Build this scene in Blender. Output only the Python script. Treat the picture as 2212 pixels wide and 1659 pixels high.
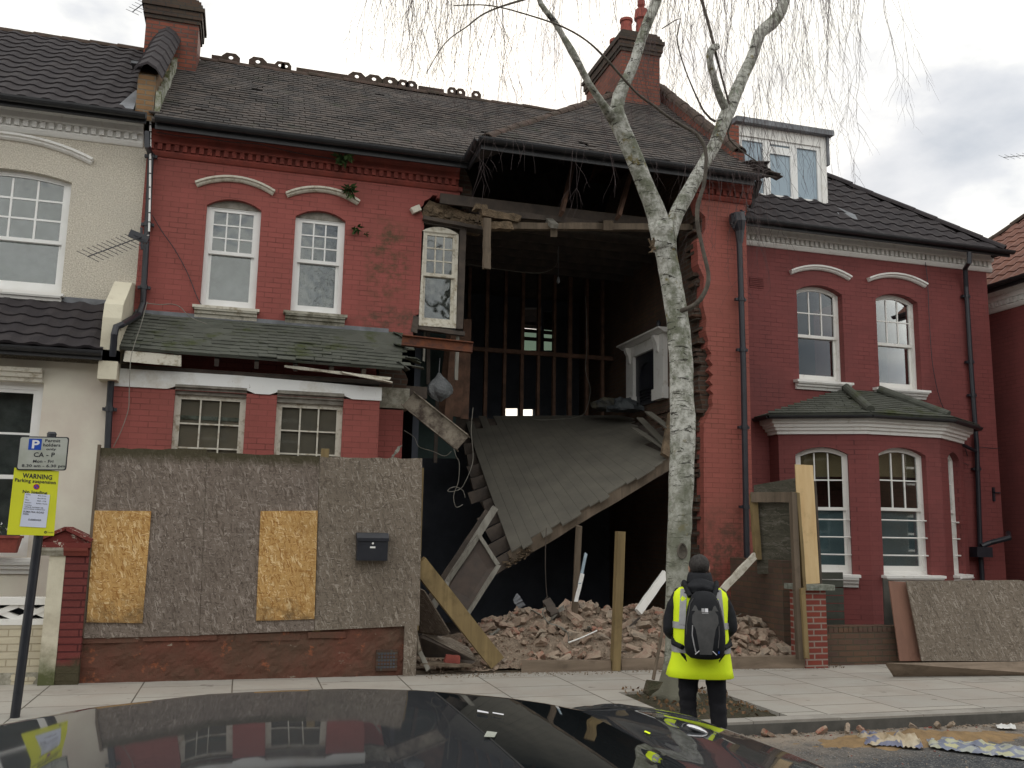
import bpy, math, random
from mathutils import Vector, Matrix, noise
from mathutils.geometry import tessellate_polygon
for o in list(bpy.data.objects): bpy.data.objects.remove(o)
S = bpy.context.scene; COL = S.collection; V = Vector; R = random.Random(7)
PI = math.pi

# ---------------------------------------------------------------- camera
F_PX, PITCH, YAW, ROLL, EYE = 2000.0, math.radians(9.15), math.radians(15.9), math.radians(1.02), 1.75
Fw = V((math.sin(YAW)*math.cos(PITCH), math.cos(YAW)*math.cos(PITCH), math.sin(PITCH)))
_R0 = V((math.cos(YAW), -math.sin(YAW), 0)); _U0 = _R0.cross(Fw)
Rt = math.cos(ROLL)*_R0 + math.sin(ROLL)*_U0; Up = -math.sin(ROLL)*_R0 + math.cos(ROLL)*_U0
CP = V((0, 0, EYE))
cd = bpy.data.cameras.new('camera'); cam = bpy.data.objects.new('camera', cd); COL.objects.link(cam)
cam.matrix_world = Matrix(((Rt.x, Up.x, -Fw.x, 0), (Rt.y, Up.y, -Fw.y, 0), (Rt.z, Up.z, -Fw.z, EYE), (0, 0, 0, 1)))
cd.sensor_width = 36; cd.lens = 36*F_PX/2212; cd.clip_start = .05; cd.clip_end = 3000
S.camera = cam
S.view_settings.view_transform = 'Standard'; S.view_settings.look = 'None'
S.view_settings.exposure = 0.62; S.view_settings.gamma = 1
S.render.engine = 'CYCLES'

# survey helpers: sight lines from the camera station met with real planes
def ray(x, y): return (x-1106)*Rt - (y-829.5)*Up + F_PX*Fw
def aY(x, y, Y): d = ray(x, y); return CP + d*(Y/d.y)
def aZ(x, y, Z): d = ray(x, y); return CP + d*((Z-EYE)/d.z)
def aX(x, y, X): d = ray(x, y); return CP + d*(X/d.x)

# ---------------------------------------------------------------- sky and sun
SUN_EL, SUN_AZ = math.radians(24), math.radians(17)     # low, behind the roofs
w = bpy.data.worlds.new('World'); S.world = w; w.use_nodes = True
nt = w.node_tree; nt.nodes.clear()
def N(nt, t, **k):
    n = nt.nodes.new(t)
    for a, b in k.items():
        if a.startswith('i_'): n.inputs[a[2:].replace('_', ' ')].default_value = b
        else: setattr(n, a, b)
    return n
def L(nt, a, b): nt.links.new(a, b)
sky = N(nt, 'ShaderNodeTexSky'); sky.sky_type = 'NISHITA'; sky.sun_disc = False
sky.sun_elevation = SUN_EL; sky.sun_rotation = SUN_AZ; sky.dust_density = 2
b1 = N(nt, 'ShaderNodeBackground'); b1.inputs[1].default_value = .09; L(nt, sky.outputs[0], b1.inputs[0])
tc = N(nt, 'ShaderNodeTexCoord'); mp = N(nt, 'ShaderNodeMapping'); mp.inputs['Scale'].default_value = (1.0, 1.0, 2.0)
L(nt, tc.outputs['Generated'], mp.inputs[0])
n1 = N(nt, 'ShaderNodeTexNoise'); n1.inputs['Scale'].default_value = 3.1; n1.inputs['Detail'].default_value = 7; n1.inputs['Roughness'].default_value = .52
mp.inputs['Location'].default_value = (.35, .1, .8)
L(nt, mp.outputs[0], n1.inputs[0])
cr = N(nt, 'ShaderNodeValToRGB'); L(nt, n1.outputs[0], cr.inputs[0])
e = cr.color_ramp.elements; e[0].position = .30; e[0].color = (.37, .405, .45, 1); e[1].position = .50; e[1].color = (.90, .885, .82, 1)
x_ = e.new(.40); x_.color = (.55, .565, .585, 1); x_ = e.new(.70); x_.color = (1.04, 1.02, .97, 1)
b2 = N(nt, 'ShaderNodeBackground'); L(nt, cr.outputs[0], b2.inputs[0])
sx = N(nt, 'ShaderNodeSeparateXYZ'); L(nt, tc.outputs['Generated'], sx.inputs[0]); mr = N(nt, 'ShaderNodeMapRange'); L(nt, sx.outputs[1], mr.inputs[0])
mr.inputs[1].default_value = -.6; mr.inputs[2].default_value = .6; mr.inputs[3].default_value = 1.35; mr.inputs[4].default_value = .92; L(nt, mr.outputs[0], b2.inputs[1])  # added boost: sky is stronger behind the camera to light the house fronts
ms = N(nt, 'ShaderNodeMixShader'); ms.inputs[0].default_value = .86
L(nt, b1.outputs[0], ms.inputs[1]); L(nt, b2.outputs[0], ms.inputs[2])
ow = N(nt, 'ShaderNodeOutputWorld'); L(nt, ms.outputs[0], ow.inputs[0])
sl = bpy.data.lights.new('sun', 'SUN'); sl.energy = .7; sl.angle = math.radians(12); sl.color = (1, .95, .86)
so = bpy.data.objects.new('sun', sl); COL.objects.link(so)
sd = V((math.sin(SUN_AZ)*math.cos(SUN_EL), math.cos(SUN_AZ)*math.cos(SUN_EL), math.sin(SUN_EL)))
so.rotation_euler = (-sd).to_track_quat('-Z', 'Y').to_euler()

# ---------------------------------------------------------------- materials
MT = {}
class G:
    """small node-graph helper for one material"""
    def __init__(s, name, rough=.8, spec=.3):
        s.m = bpy.data.materials.new(name); s.m.use_nodes = True; s.t = s.m.node_tree
        s.b = s.t.nodes['Principled BSDF']; s.b.inputs['Roughness'].default_value = rough
        s.b.inputs['Specular IOR Level'].default_value = spec
        s.tc = N(s.t, 'ShaderNodeTexCoord'); s.co = s.tc.outputs['Object']; MT[name] = s.m
    def wall(s):                                   # (x+y, z) so upright faces of any bearing get level courses
        p = N(s.t, 'ShaderNodeSeparateXYZ'); L(s.t, s.co, p.inputs[0])
        a = N(s.t, 'ShaderNodeMath', operation='ADD'); L(s.t, p.outputs[0], a.inputs[0]); L(s.t, p.outputs[1], a.inputs[1])
        c = N(s.t, 'ShaderNodeCombineXYZ'); L(s.t, a.outputs[0], c.inputs[0]); L(s.t, p.outputs[2], c.inputs[1]); s.co2 = c.outputs[0]; return c.outputs[0]
    def map(s, sc=(1, 1, 1), rot=(0, 0, 0), co=None, loc=(0, 0, 0)):
        m = N(s.t, 'ShaderNodeMapping'); m.inputs['Scale'].default_value = sc; m.inputs['Rotation'].default_value = rot; m.inputs['Location'].default_value = loc
        L(s.t, co or s.co, m.inputs[0]); return m.outputs[0]
    def noise(s, sc, det=4, rough=.55, co=None, dist=0):
        n = N(s.t, 'ShaderNodeTexNoise'); n.inputs['Scale'].default_value = sc; n.inputs['Detail'].default_value = det
        n.inputs['Roughness'].default_value = rough; n.inputs['Distortion'].default_value = dist
        L(s.t, co or s.co, n.inputs[0]); return n.outputs[0]
    def voro(s, sc, co=None, feat='F1', out='Color'):
        n = N(s.t, 'ShaderNodeTexVoronoi', feature=feat); n.inputs['Scale'].default_value = sc; L(s.t, co or s.co, n.inputs[0]); return n.outputs[out]
    def ramp(s, fac, stops):
        r = N(s.t, 'ShaderNodeValToRGB'); L(s.t, fac, r.inputs[0]); e = r.color_ramp.elements
        for i, (p, c) in enumerate(stops):
            if not isinstance(c, (tuple, list)): c = (c, c, c)
            el = e[i] if i < 2 else e.new(p)
            el.position = p; el.color = (*c, 1)
        return r.outputs[0]
    def mix(s, f, a, b, mode='MIX'):
        m = N(s.t, 'ShaderNodeMix', data_type='RGBA', blend_type=mode)
        for i, v in ((0, f), (6, a), (7, b)):
            if isinstance(v, (int, float)): m.inputs[i].default_value = v if i == 0 else (v, v, v, 1)
            elif isinstance(v, (tuple, list)): m.inputs[i].default_value = (*v, 1)
            else: L(s.t, v, m.inputs[i])
        return m.outputs[2]
    def mth(s, op, a, b=0):
        m = N(s.t, 'ShaderNodeMath', operation=op)
        for i, v in ((0, a), (1, b)):
            if isinstance(v, (int, float)): m.inputs[i].default_value = v
            else: L(s.t, v, m.inputs[i])
        return m.outputs[0]
    def col(s, c):
        if isinstance(c, (tuple, list)): s.b.inputs['Base Color'].default_value = (*c, 1)
        else: L(s.t, c, s.b.inputs['Base Color'])
        return s
    def bump(s, h, st=.5, d=.01):
        n = N(s.t, 'ShaderNodeBump'); n.inputs['Strength'].default_value = st; n.inputs['Distance'].default_value = d
        L(s.t, h, n.inputs['Height']); L(s.t, n.outputs[0], s.b.inputs['Normal']); return s
    def brick(s, c1, c2, mo, co=None, bw=.225, rh=.075, ms=.008, bias=0.):
        n = N(s.t, 'ShaderNodeTexBrick'); n.inputs['Scale'].default_value = 1; n.inputs['Brick Width'].default_value = bw
        n.inputs['Row Height'].default_value = rh; n.inputs['Mortar Size'].default_value = ms; n.inputs['Mortar Smooth'].default_value = .2; n.inputs['Bias'].default_value = bias
        for i, c in (('Color1', c1), ('Color2', c2), ('Mortar', mo)): n.inputs[i].default_value = (*c, 1)
        L(s.t, co or s.co2, n.inputs[0]); return n.outputs[0], n.outputs[1]

def simple(name, c1, c2=None, sc=6, rough=.8, bump=.3, bs=40, bd=.004, spec=.3, metal=0):
    g = G(name, rough, spec); c2 = c2 or tuple(x*.7 for x in c1)
    f = g.noise(sc, 6, .6); g.col(g.mix(g.ramp(f, [(.35, 0.), (.65, 1.)]), c1, c2))
    if bump: g.bump(g.noise(bs, 5, .6), bump, bd)
    g.b.inputs['Metallic'].default_value = metal
    return g.m

def painted_brick(name, base, dark, stain=(.10, .085, .06), stain_amt=.5, ms=.006, moss=False, zs=None):
    g = G(name, .75, .35); g.wall()
    wob = g.mix(.035, g.co2, g.noise(9, 3), 'LINEAR_LIGHT')
    c, f = g.brick(base, tuple(b*.88 for b in base), tuple(b*.8 for b in base), ms=ms)
    big = g.noise(1.1, 6, .62); fine = g.noise(26, 5, .65)
    # mortar joints only partly open under the paint
    op = g.mth('MULTIPLY', f, g.ramp(g.noise(2.6, 5, .6), [(.44, .10), (.68, .85)]))
    c = g.mix(op, c, dark)
    c = g.mix(g.mth('MULTIPLY', g.ramp(big, [(.45, 0.), (.75, 1.)]), stain_amt), c, stain)
    c = g.mix(g.mth('MULTIPLY', fine, .18), c, tuple(min(1, b*1.5+.03) for b in base))
    strk = g.noise(3, 5, .6, g.map((3, 3, .35)))
    c = g.mix(g.ramp(strk, [(.62, 0.), (.82, .45)]), c, stain)
    if zs:       # mossy patches in given world places
        p = N(g.t, 'ShaderNodeSeparateXYZ'); L(g.t, g.co, p.inputs[0])
        for (x0, x1, z0, z1, cc) in zs:
            def band(o, a, b_):
                m = g.mth('SUBTRACT', 1, g.mth('ABSOLUTE', g.mth('DIVIDE', g.mth('SUBTRACT', o, (a+b_)/2), (b_-a)/2)))
                return g.mth('MAXIMUM', m, 0)
            k = g.mth('MULTIPLY', band(p.outputs[0], x0, x1), band(p.outputs[2], z0, z1))
            k = g.mth('MULTIPLY', g.ramp(k, [(0., 0.), (.35, 1.)]), g.ramp(g.noise(6, 8, .75, g.map((1, 1, 1.4))), [(.44, 0.), (.62, .75)]))
            c = g.mix(k, c, cc)
    g.col(c)
    h = g.mth('SUBTRACT', g.mth('MULTIPLY', fine, .25), op)
    g.bump(h, .8, .006); return g.m

def raw_brick(name, c1, c2, mo, ms=.010, soot=(.03, .03, .03), sa=.6, sc=1.6, rough=.9):
    g = G(name, rough, .2); g.wall()
    c, f = g.brick(c1, c2, mo, ms=ms)
    c = g.mix(g.mth('MULTIPLY', g.ramp(g.noise(sc, 6, .65), [(.4, 0.), (.7, 1.)]), sa), c, soot)
    fine = g.noise(30, 5, .7); c = g.mix(g.mth('MULTIPLY', fine, .35), c, tuple(x*.5 for x in c1))
    g.col(c); g.bump(g.mth('SUBTRACT', g.mth('MULTIPLY', fine, .4), f), .9, .008); return g.m

def osb(name, cols, moss=.0):
    g = G(name, .85, .2); g.wall(); co = g.co2; c = None; hs = []
    for i, (a, s1, s2) in enumerate(((.25, 13, 85), (-.6, 15, 95), (1.35, 13, 80), (.8, 16, 110), (-1.25, 14, 90), (-.1, 17, 100), (1.9, 15, 90))):
        n1 = N(g.t, 'ShaderNodeMapping', vector_type='TEXTURE'); n1.inputs['Rotation'].default_value = (0, 0, a); n1.inputs['Scale'].default_value = (1/s1, 1/s2, 1); n1.inputs['Location'].default_value = (i*3.3, i*1.7, 0)
        L(g.t, g.mix(.028, co, g.noise(3+i*1.7, 3), 'LINEAR_LIGHT'), n1.inputs[0])
        vc = g.voro(1, n1.outputs[0]); sp = N(g.t, 'ShaderNodeSeparateColor'); L(g.t, vc, sp.inputs[0])
        colr = g.ramp(sp.outputs[0], [(0., cols[0]), (1., cols[2]), (.45, cols[1]), (.8, cols[1]), (.93, cols[2])])
        msk = g.ramp(sp.outputs[1], [(.62, 0.), (.64, 1.)])
        c = colr if c is None else g.mix(msk, c, colr); hs.append(sp.outputs[2])
    c = g.mix(g.mth('MULTIPLY', g.ramp(g.noise(1.6, 5, .65), [(.4, 0.), (.72, 1.)]), .45), c, tuple(x*.55 for x in cols[1]))
    c = g.mix(g.ramp(g.noise(14, 4, .7), [(.62, 0.), (.72, .7)]), c, tuple(x*.4 for x in cols[0]))
    if moss:
        z = N(g.t, 'ShaderNodeSeparateXYZ'); L(g.t, g.co, z.inputs[0])
        k = g.mth('ADD', z.outputs[2], g.mth('MULTIPLY', g.noise(8, 4, .7), .16))
        k = g.ramp(g.mth('MULTIPLY', k, .3), [(moss*.3-.012, 0.), (moss*.3+.022, .85)])
        c = g.mix(k, c, (.045, .04, .018))
    if name == 'osb_fresh':
        z = N(g.t, 'ShaderNodeSeparateXYZ'); L(g.t, g.co, z.inputs[0]); k = g.mth('SUBTRACT', g.mth('MULTIPLY', g.noise(4.5, 6, .7), 1.5), g.mth('MULTIPLY', g.mth('SUBTRACT', z.outputs[2], .75), .9))
        c = g.mix(g.ramp(k, [(.50, 0.), (.85, .75)]), c, (.09, .06, .035))
    g.col(c); g.bump(g.mix(.5, hs[0], hs[2]), .5, .003); return g.m

def glass(name, refl=.10, tint=(.8, .85, .85), rough=.015, wav=.0):
    m = bpy.data.materials.new(name); m.use_nodes = True; t = m.node_tree; t.nodes.clear()
    fr = N(t, 'ShaderNodeFresnel'); fr.inputs[0].default_value = 1.5
    ad = N(t, 'ShaderNodeMath', operation='ADD'); ad.inputs[1].default_value = refl; L(t, fr.outputs[0], ad.inputs[0]); ad.use_clamp = True
    tr = N(t, 'ShaderNodeBsdfTransparent'); tr.inputs[0].default_value = (*tint, 1)
    gl = N(t, 'ShaderNodeBsdfGlossy'); gl.inputs['Roughness'].default_value = rough
    if wav:
        c = N(t, 'ShaderNodeTexCoord'); n = N(t, 'ShaderNodeTexNoise'); n.inputs['Scale'].default_value = 3; L(t, c.outputs['Object'], n.inputs[0])
        bu = N(t, 'ShaderNodeBump'); bu.inputs['Strength'].default_value = .6; bu.inputs['Distance'].default_value = wav; L(t, n.outputs[0], bu.inputs['Height']); L(t, bu.outputs[0], gl.inputs['Normal'])
    mx = N(t, 'ShaderNodeMixShader'); L(t, ad.outputs[0], mx.inputs[0]); L(t, tr.outputs[0], mx.inputs[1]); L(t, gl.outputs[0], mx.inputs[2])
    o = N(t, 'ShaderNodeOutputMaterial'); L(t, mx.outputs[0], o.inputs[0]); MT[name] = m; return m

RED = (.285, .075, .063); DRED = (.195, .050, .047)
painted_brick('red_paint', RED, (.09, .025, .02), stain=(.13, .05, .035), stain_amt=.4, zs=[
    (1.45, 2.25, 5.0, 6.5, (.045, .05, .02)), (1.3, 2.7, 4.5, 5.1, (.06, .05, .03)), (-.7, 2.4, 6.95, 7.5, (.07, .03, .025))])
painted_brick('red_paint_pier', (.29, .082, .064), (.10, .03, .02), stain=(.16, .07, .045), stain_amt=.35, zs=[(6.0, 8.0, -1.0, 2.2, (.10, .055, .035)), (6, 8, -.5, 2.4, (.09, .05, .035))])
painted_brick('dark_red_paint', DRED, (.06, .015, .015), stain=(.09, .03, .03), stain_amt=.5, ms=.005)
simple('red_trim', (.26, .06, .045), (.17, .045, .035), 5, .8, .4, 60)
simple('terracotta_red', (.32, .085, .065), (.20, .05, .04), 9, .8, .4, 60)
raw_brick('chimney_brick', (.27, .085, .055), (.17, .065, .05), (.10, .09, .08), sa=.55, sc=2.0)
raw_brick('chimney_top_brick', (.09, .055, .04), (.07, .06, .045), (.06, .055, .05), sa=.6)
raw_brick('stock_brick', (.30, .18, .09), (.22, .12, .06), (.20, .18, .14), sa=.4)
raw_brick('sooty_brick', (.11, .06, .04), (.075, .05, .04), (.10, .09, .075), sa=.45, ms=.012)
raw_brick('new_red_brick', (.27, .065, .045), (.22, .055, .045), (.34, .28, .24), sa=.15, ms=.011)
raw_brick('brown_brick', (.15, .09, .06), (.12, .075, .06), (.10, .085, .06), sa=.5, ms=.009)
raw_brick('cream_brick', (.62, .56, .42), (.58, .52, .40), (.42, .36, .26), sa=.12, soot=(.2, .17, .1), ms=.006)
g = G('pebbledash', .95, .1); f = g.noise(55, 3, .7); k = g.voro(70, out='Distance')
c = g.mix(g.ramp(f, [(.38, 0.), (.62, 1.)]), (.44, .395, .32), (.70, .655, .57)); c = g.mix(g.mth('MULTIPLY', g.ramp(g.noise(.9, 5, .6), [(.45, 0.), (.7, 1.)]), .3), c, (.42, .40, .36))
g.col(c); g.bump(g.mix(.5, f, k), 1, .012)
g = G('cream_render', .9, .2); c = g.mix(g.ramp(g.noise(1.2, 6, .6), [(.4, 0.), (.68, 1.)]), (.70, .66, .56), (.60, .53, .46)); c = g.mix(g.ramp(g.noise(.7, 8, .7, g.map((2.5, 2.5, .5))), [(.6, 0.), (.8, .4)]), c, (.3, .26, .2)); g.col(c); g.bump(g.noise(70, 4), .3, .003)
g = G('white_paint', .6, .4); c = g.mix(g.ramp(g.noise(7, 8, .7), [(.55, 0.), (.74, 1.)]), (.78, .77, .74), (.58, .54, .48)); g.col(c); g.bump(g.noise(50, 5), .25, .003)
g = G('old_white_paint', .7, .3); c = g.mix(g.ramp(g.noise(9, 8, .75), [(.5, 0.), (.66, 1.)]), (.60, .57, .49), (.30, .25, .17)); c = g.mix(g.ramp(g.noise(4, 6, .7), [(.62, 0.), (.75, .9)]), c, (.10, .085, .05)); g.col(c); g.bump(g.noise(40, 5), .5, .005)
g = G('band_paint', .7, .3); c = g.mix(g.ramp(g.noise(2.2, 8, .7), [(.5, 0.), (.75, 1.)]), (.80, .81, .80), (.56, .52, .44)); c = g.mix(g.ramp(g.noise(11, 6, .75, g.map((1, 1, .3))), [(.65, 0.), (.74, .8)]), c, (.14, .11, .07)); g.col(c); g.bump(g.noise(30, 5), .35, .004)
g = G('old_stone', .9, .2); c = g.mix(g.ramp(g.noise(6, 8, .75), [(.42, 0.), (.66, 1.)]), (.40, .38, .32), (.13, .12, .08)); g.col(c); g.bump(g.noise(30, 6, .7), .7, .01)
g = G('mossy_stone', .95, .1); c = g.mix(g.ramp(g.noise(7, 8, .75), [(.4, 0.), (.6, 1.)]), (.42, .42, .38), (.12, .13, .06)); g.col(c); g.bump(g.noise(30, 6, .7), .8, .012)
simple('upvc', (.80, .80, .79), (.74, .74, .72), 4, .35, 0, spec=.5)
def tilem(name, a, b, mossc, mk, rough=.85):
    g = G(name, rough, .25); v = g.voro(5.5, out='Color'); sp = N(g.t, 'ShaderNodeSeparateColor'); L(g.t, v, sp.inputs[0])
    c = g.mix(sp.outputs[0], a, b); c = g.mix(g.ramp(g.noise(2.3, 8, .7), [(mk, 0.), (mk+.14, 1.)]), c, mossc)
    c = g.mix(g.ramp(g.noise(45, 4, .7), [(.62, 0.), (.72, .5)]), c, tuple(x*2.2 for x in a)); g.col(c); g.bump(g.noise(60, 5), .5, .004); return g.m
tilem('clay_tile', (.098, .082, .074), (.05, .046, .045), (.05, .052, .036), .57)
tilem('slate_mossy', (.072, .076, .064), (.095, .10, .085), (.05, .06, .022), .53)
tilem('concrete_tile', (.030, .026, .029), (.042, .036, .038), (.06, .055, .05), .62)
tilem('brown_tile', (.20, .095, .07), (.15, .075, .06), (.10, .06, .05), .6)
simple('ridge_clay', (.085, .055, .045), (.045, .035, .025), 7, .9, .5, 40)
simple('lead', (.20, .21, .23), (.12, .125, .135), 5, .6, .4, 30)
simple('black_gutter', (.014, .015, .018), (.022, .023, .026), 8, .45, .2, 50, spec=.5)
simple('black_iron', (.012, .014, .020), (.02, .022, .03), 8, .4, .15, 60, spec=.5)
simple('dark_void', (.085, .095, .115), (.065, .072, .088), 3, 1, 0)  # blue-grey lift in the colour imitates lens flare over the dark interior
simple('dark_wood', (.10, .08, .066), (.062, .052, .046), 5, .9, .5, 40)
simple('stud_wood', (.17, .095, .065), (.09, .055, .04), 6, .9, .4, 50)
simple('interior_plaster', (.06, .055, .048), (.03, .028, .025), 2, .95, .5, 14, .02)
simple('teal_wall', (.05, .075, .07), (.03, .045, .042), 2, .9, .2, 20)
simple('rubble_core', (.20, .145, .095), (.10, .075, .05), 7, 1, 1, 18, .05)
def wood(name, a, b, ang=(1, 1, .08), sc=9, rough=.8):
    g = G(name, rough, .3); n = g.noise(sc, 7, .65, g.map(ang), .4); c = g.mix(g.ramp(n, [(.35, 0.), (.65, 1.)]), a, b)
    c = g.mix(g.ramp(g.noise(3, 5, .7), [(.55, 0.), (.75, .6)]), c, tuple(x*.45 for x in b)); g.col(c); g.bump(n, .4, .004); return g.m
wood('timber_green', (.26, .19, .09), (.16, .115, .055)); wood('timber_old', (.17, .13, .095), (.09, .07, .05)); wood('timber_grey', (.26, .25, .22), (.14, .13, .11))
simple('floor_boards', (.140, .130, .108), (.105, .098, .083), 2.2, .8, .3, 30)
wood('fascia_dusty', (.26, .20, .15), (.15, .115, .085), (.12, 1, 1), 9)
wood('plywood_new', (.66, .49, .27), (.58, .40, .20), (2, 2, .25), 5, .7); wood('plywood_red', (.27, .145, .105), (.21, .115, .085), (2, 2, .4), 4, .8)
wood('board_grey_green', (.075, .08, .065), (.05, .052, .042), (.3, 1, 1), 6)
osb('osb_old', [(.10, .078, .062), (.205, .168, .142), (.335, .29, .255)], 2.545)
osb('osb_brown', [(.11, .088, .068), (.21, .175, .14), (.34, .30, .255)])
osb('osb_fresh', [(.30, .14, .04), (.54, .33, .125), (.74, .55, .30)])
osb('osb_mossy', [(.05, .05, .035), (.085, .078, .06), (.13, .12, .10)])
g = G('rust', .85, .3); c = g.mix(g.ramp(g.noise(8, 8, .75), [(.4, 0.), (.62, 1.)]), (.085, .04, .03), (.19, .065, .03)); g.col(c); g.bump(g.noise(40, 6), .6, .004)
g = G('dusty_iron', .9, .3); c = g.mix(g.ramp(g.noise(5, 8, .75), [(.38, 0.), (.6, 1.)]), (.055, .04, .032), (.22, .19, .15)); g.col(c); g.bump(g.noise(40, 6), .7, .006)
g = G('scabby_render', .95, .15); g.wall()
c = g.mix(g.ramp(g.noise(1.5, 8, .7), [(.36, 0.), (.66, 1.)]), (.15, .062, .045), (.105, .07, .05)); c = g.mix(g.ramp(g.noise(4.5, 8, .75), [(.60, 0.), (.645, 1.)]), c, (.27, .10, .055))
c = g.mix(g.ramp(g.noise(5.5, 8, .7, g.map(loc=(3, 1, 0), sc=(.6, 1, 1.6))), [(.65, 0.), (.68, 1.)]), c, (.30, .26, .21)); c = g.mix(g.ramp(g.noise(3.2, 8, .7, g.map(loc=(9, 1, 4))), [(.60, 0.), (.70, .85)]), c, (.05, .045, .028))
g.col(c); g.bump(g.noise(9, 8, .7), 1, .02)
g = G('mossy_white', .9, .2); c = g.mix(g.ramp(g.noise(3, 7, .7), [(.5, 0.), (.7, .6)]), (.62, .58, .46), (.42, .37, .28)); z = N(g.t, 'ShaderNodeSeparateXYZ'); L(g.t, g.co, z.inputs[0])
k = g.ramp(g.mth('ADD', z.outputs[2], g.mth('MULTIPLY', g.noise(5, 6, .7), .5)), [(.45, 1.), (.75, 0.)]); c = g.mix(k, c, (.10, .11, .05)); g.col(c); g.bump(g.noise(25, 5), .6, .006)
g = G('mossy_red', .85, .25); g.wall(); c, f = g.brick((.17, .042, .038), (.15, .04, .036), (.08, .02, .02), bw=.5); z = N(g.t, 'ShaderNodeSeparateXYZ'); L(g.t, g.co, z.inputs[0])
k = g.ramp(g.mth('ADD', z.outputs[2], g.mth('MULTIPLY', g.noise(5, 6, .7), .4)), [(.50, 1.), (.62, 0.)]); c = g.mix(k, c, (.07, .06, .035)); g.col(c); g.bump(g.mth('SUBTRACT', g.noise(25, 5), f), .9, .01)
g = G('flaking_red', .85, .25); c = g.mix(g.ramp(g.noise(9, 7, .75), [(.56, 0.), (.60, 1.)]), (.16, .035, .03), (.55, .5, .42)); g.col(c); g.bump(g.noise(12, 6), .8, .01)
g = G('lichen_slab', .9, .2); c = g.mix(g.ramp(g.noise(14, 6, .7), [(.42, 0.), (.62, 1.)]), (.24, .25, .22), (.13, .14, .11)); g.col(c); g.bump(g.noise(40, 5), .6, .005)
# ground surfaces
g = G('slab_paving', .85, .25)
br = N(g.t, 'ShaderNodeTexBrick'); br.inputs['Scale'].default_value = 1; br.inputs['Brick Width'].default_value = .62; br.inputs['Row Height'].default_value = .9; br.inputs['Mortar Size'].default_value = .007; br.offset = .45; br.inputs['Mortar Smooth'].default_value = .1
for i, c_ in (('Color1', (.40, .375, .335)), ('Color2', (.345, .33, .30)), ('Mortar', (.085, .075, .06))): br.inputs[i].default_value = (*c_, 1)
mm = g.map(rot=(0, 0, PI/2)); L(g.t, mm, br.inputs[0])
c = g.mix(g.mth('MULTIPLY', g.ramp(g.noise(1.3, 7, .65), [(.4, 0.), (.7, 1.)]), .4), br.outputs[0], (.30, .24, .20)); c = g.mix(g.ramp(g.noise(38, 4, .7), [(.60, 0.), (.75, .35)]), c, (.16, .14, .12)); c = g.mix(g.ramp(g.noise(6, 3, .5), [(.68, 0.), (.73, .55)]), c, (.12, .10, .085)); c = g.mix(g.ramp(g.noise(.9, 8, .7, g.map(loc=(4, 2, 0))), [(.50, 0.), (.72, .45)]), c, (.19, .165, .14)); g.col(c)
g.bump(g.mth('SUBTRACT', g.mth('MULTIPLY', g.noise(60, 4), .3), br.outputs[1]), .8, .006)
g = G('kerb_stone', .85, .25); c = g.mix(g.ramp(g.noise(3, 7, .65), [(.4, 0.), (.7, 1.)]), (.33, .31, .28), (.24, .225, .20)); c = g.mix(g.ramp(g.noise(60, 3), [(.6, 0.), (.7, .4)]), c, (.5, .48, .44)); g.col(c); g.bump(g.noise(60, 4), .4, .003)
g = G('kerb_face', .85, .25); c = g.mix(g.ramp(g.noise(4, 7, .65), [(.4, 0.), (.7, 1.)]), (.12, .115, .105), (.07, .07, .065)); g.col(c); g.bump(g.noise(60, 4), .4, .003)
g = G('asphalt', .9, .3); v = g.voro(95, out='Color'); sp = N(g.t, 'ShaderNodeSeparateColor'); L(g.t, v, sp.inputs[0])
c = g.ramp(sp.outputs[0], [(0., (.032, .036, .042)), (1., (.26, .255, .24)), (.7, (.062, .066, .072)), (.9, (.13, .13, .128))])
c = g.mix(g.ramp(g.noise(1.1, 9, .72, g.map(sc=(1, 1.6, 1), loc=(2.4, .7, 0))), [(.52, 0.), (.72, .6)]), c, (.24, .215, .185))
p = N(g.t, 'ShaderNodeSeparateXYZ'); L(g.t, g.co, p.inputs[0]); kk = g.mth('MULTIPLY', g.ramp(g.mth('MULTIPLY', p.outputs[1], .1), [(.66, 0.), (.76, 1.)]), g.ramp(g.noise(3, 9, .75), [(.30, 0.), (.56, .9)])); c = g.mix(kk, c, (.30, .25, .20))
c = g.mix(g.ramp(g.noise(7, 5, .7, g.map(loc=(5, 5, 0))), [(.70, 0.), (.73, .8)]), c, (.30, .08, .05)); g.col(c); g.bump(g.noise(90, 4, .7), .7, .006)
simple('soil', (.075, .06, .042), (.045, .045, .025), 12, 1, 1, 30, .03); simple('garden_dirt', (.17, .135, .10), (.10, .08, .06), 6, 1, 1, 25, .03)
simple('dust', (.30, .235, .18), (.20, .155, .115), 9, 1, 1, 40, .03); simple('sand', (.30, .20, .10), (.20, .135, .075), 8, 1, .8, 50, .01)
def rb(name, a, b, dusty):
    g = G(name, .95, .15); oi = N(g.t, 'ShaderNodeObjectInfo'); c = g.mix(oi.outputs['Random'], a, b)
    c = g.mix(g.ramp(g.noise(9, 7, .7), [(dusty-.08, 0.), (dusty+.12, .9)]), c, (.36, .285, .22)); g.col(c); g.bump(g.noise(30, 6, .7), .9, .008)
rb('rubble_brick', (.235, .13, .10), (.28, .185, .145), .40); rb('rubble_red', (.30, .11, .075), (.24, .12, .085), .45); rb('rubble_grey', (.15, .135, .12), (.22, .19, .15), .42)
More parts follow.
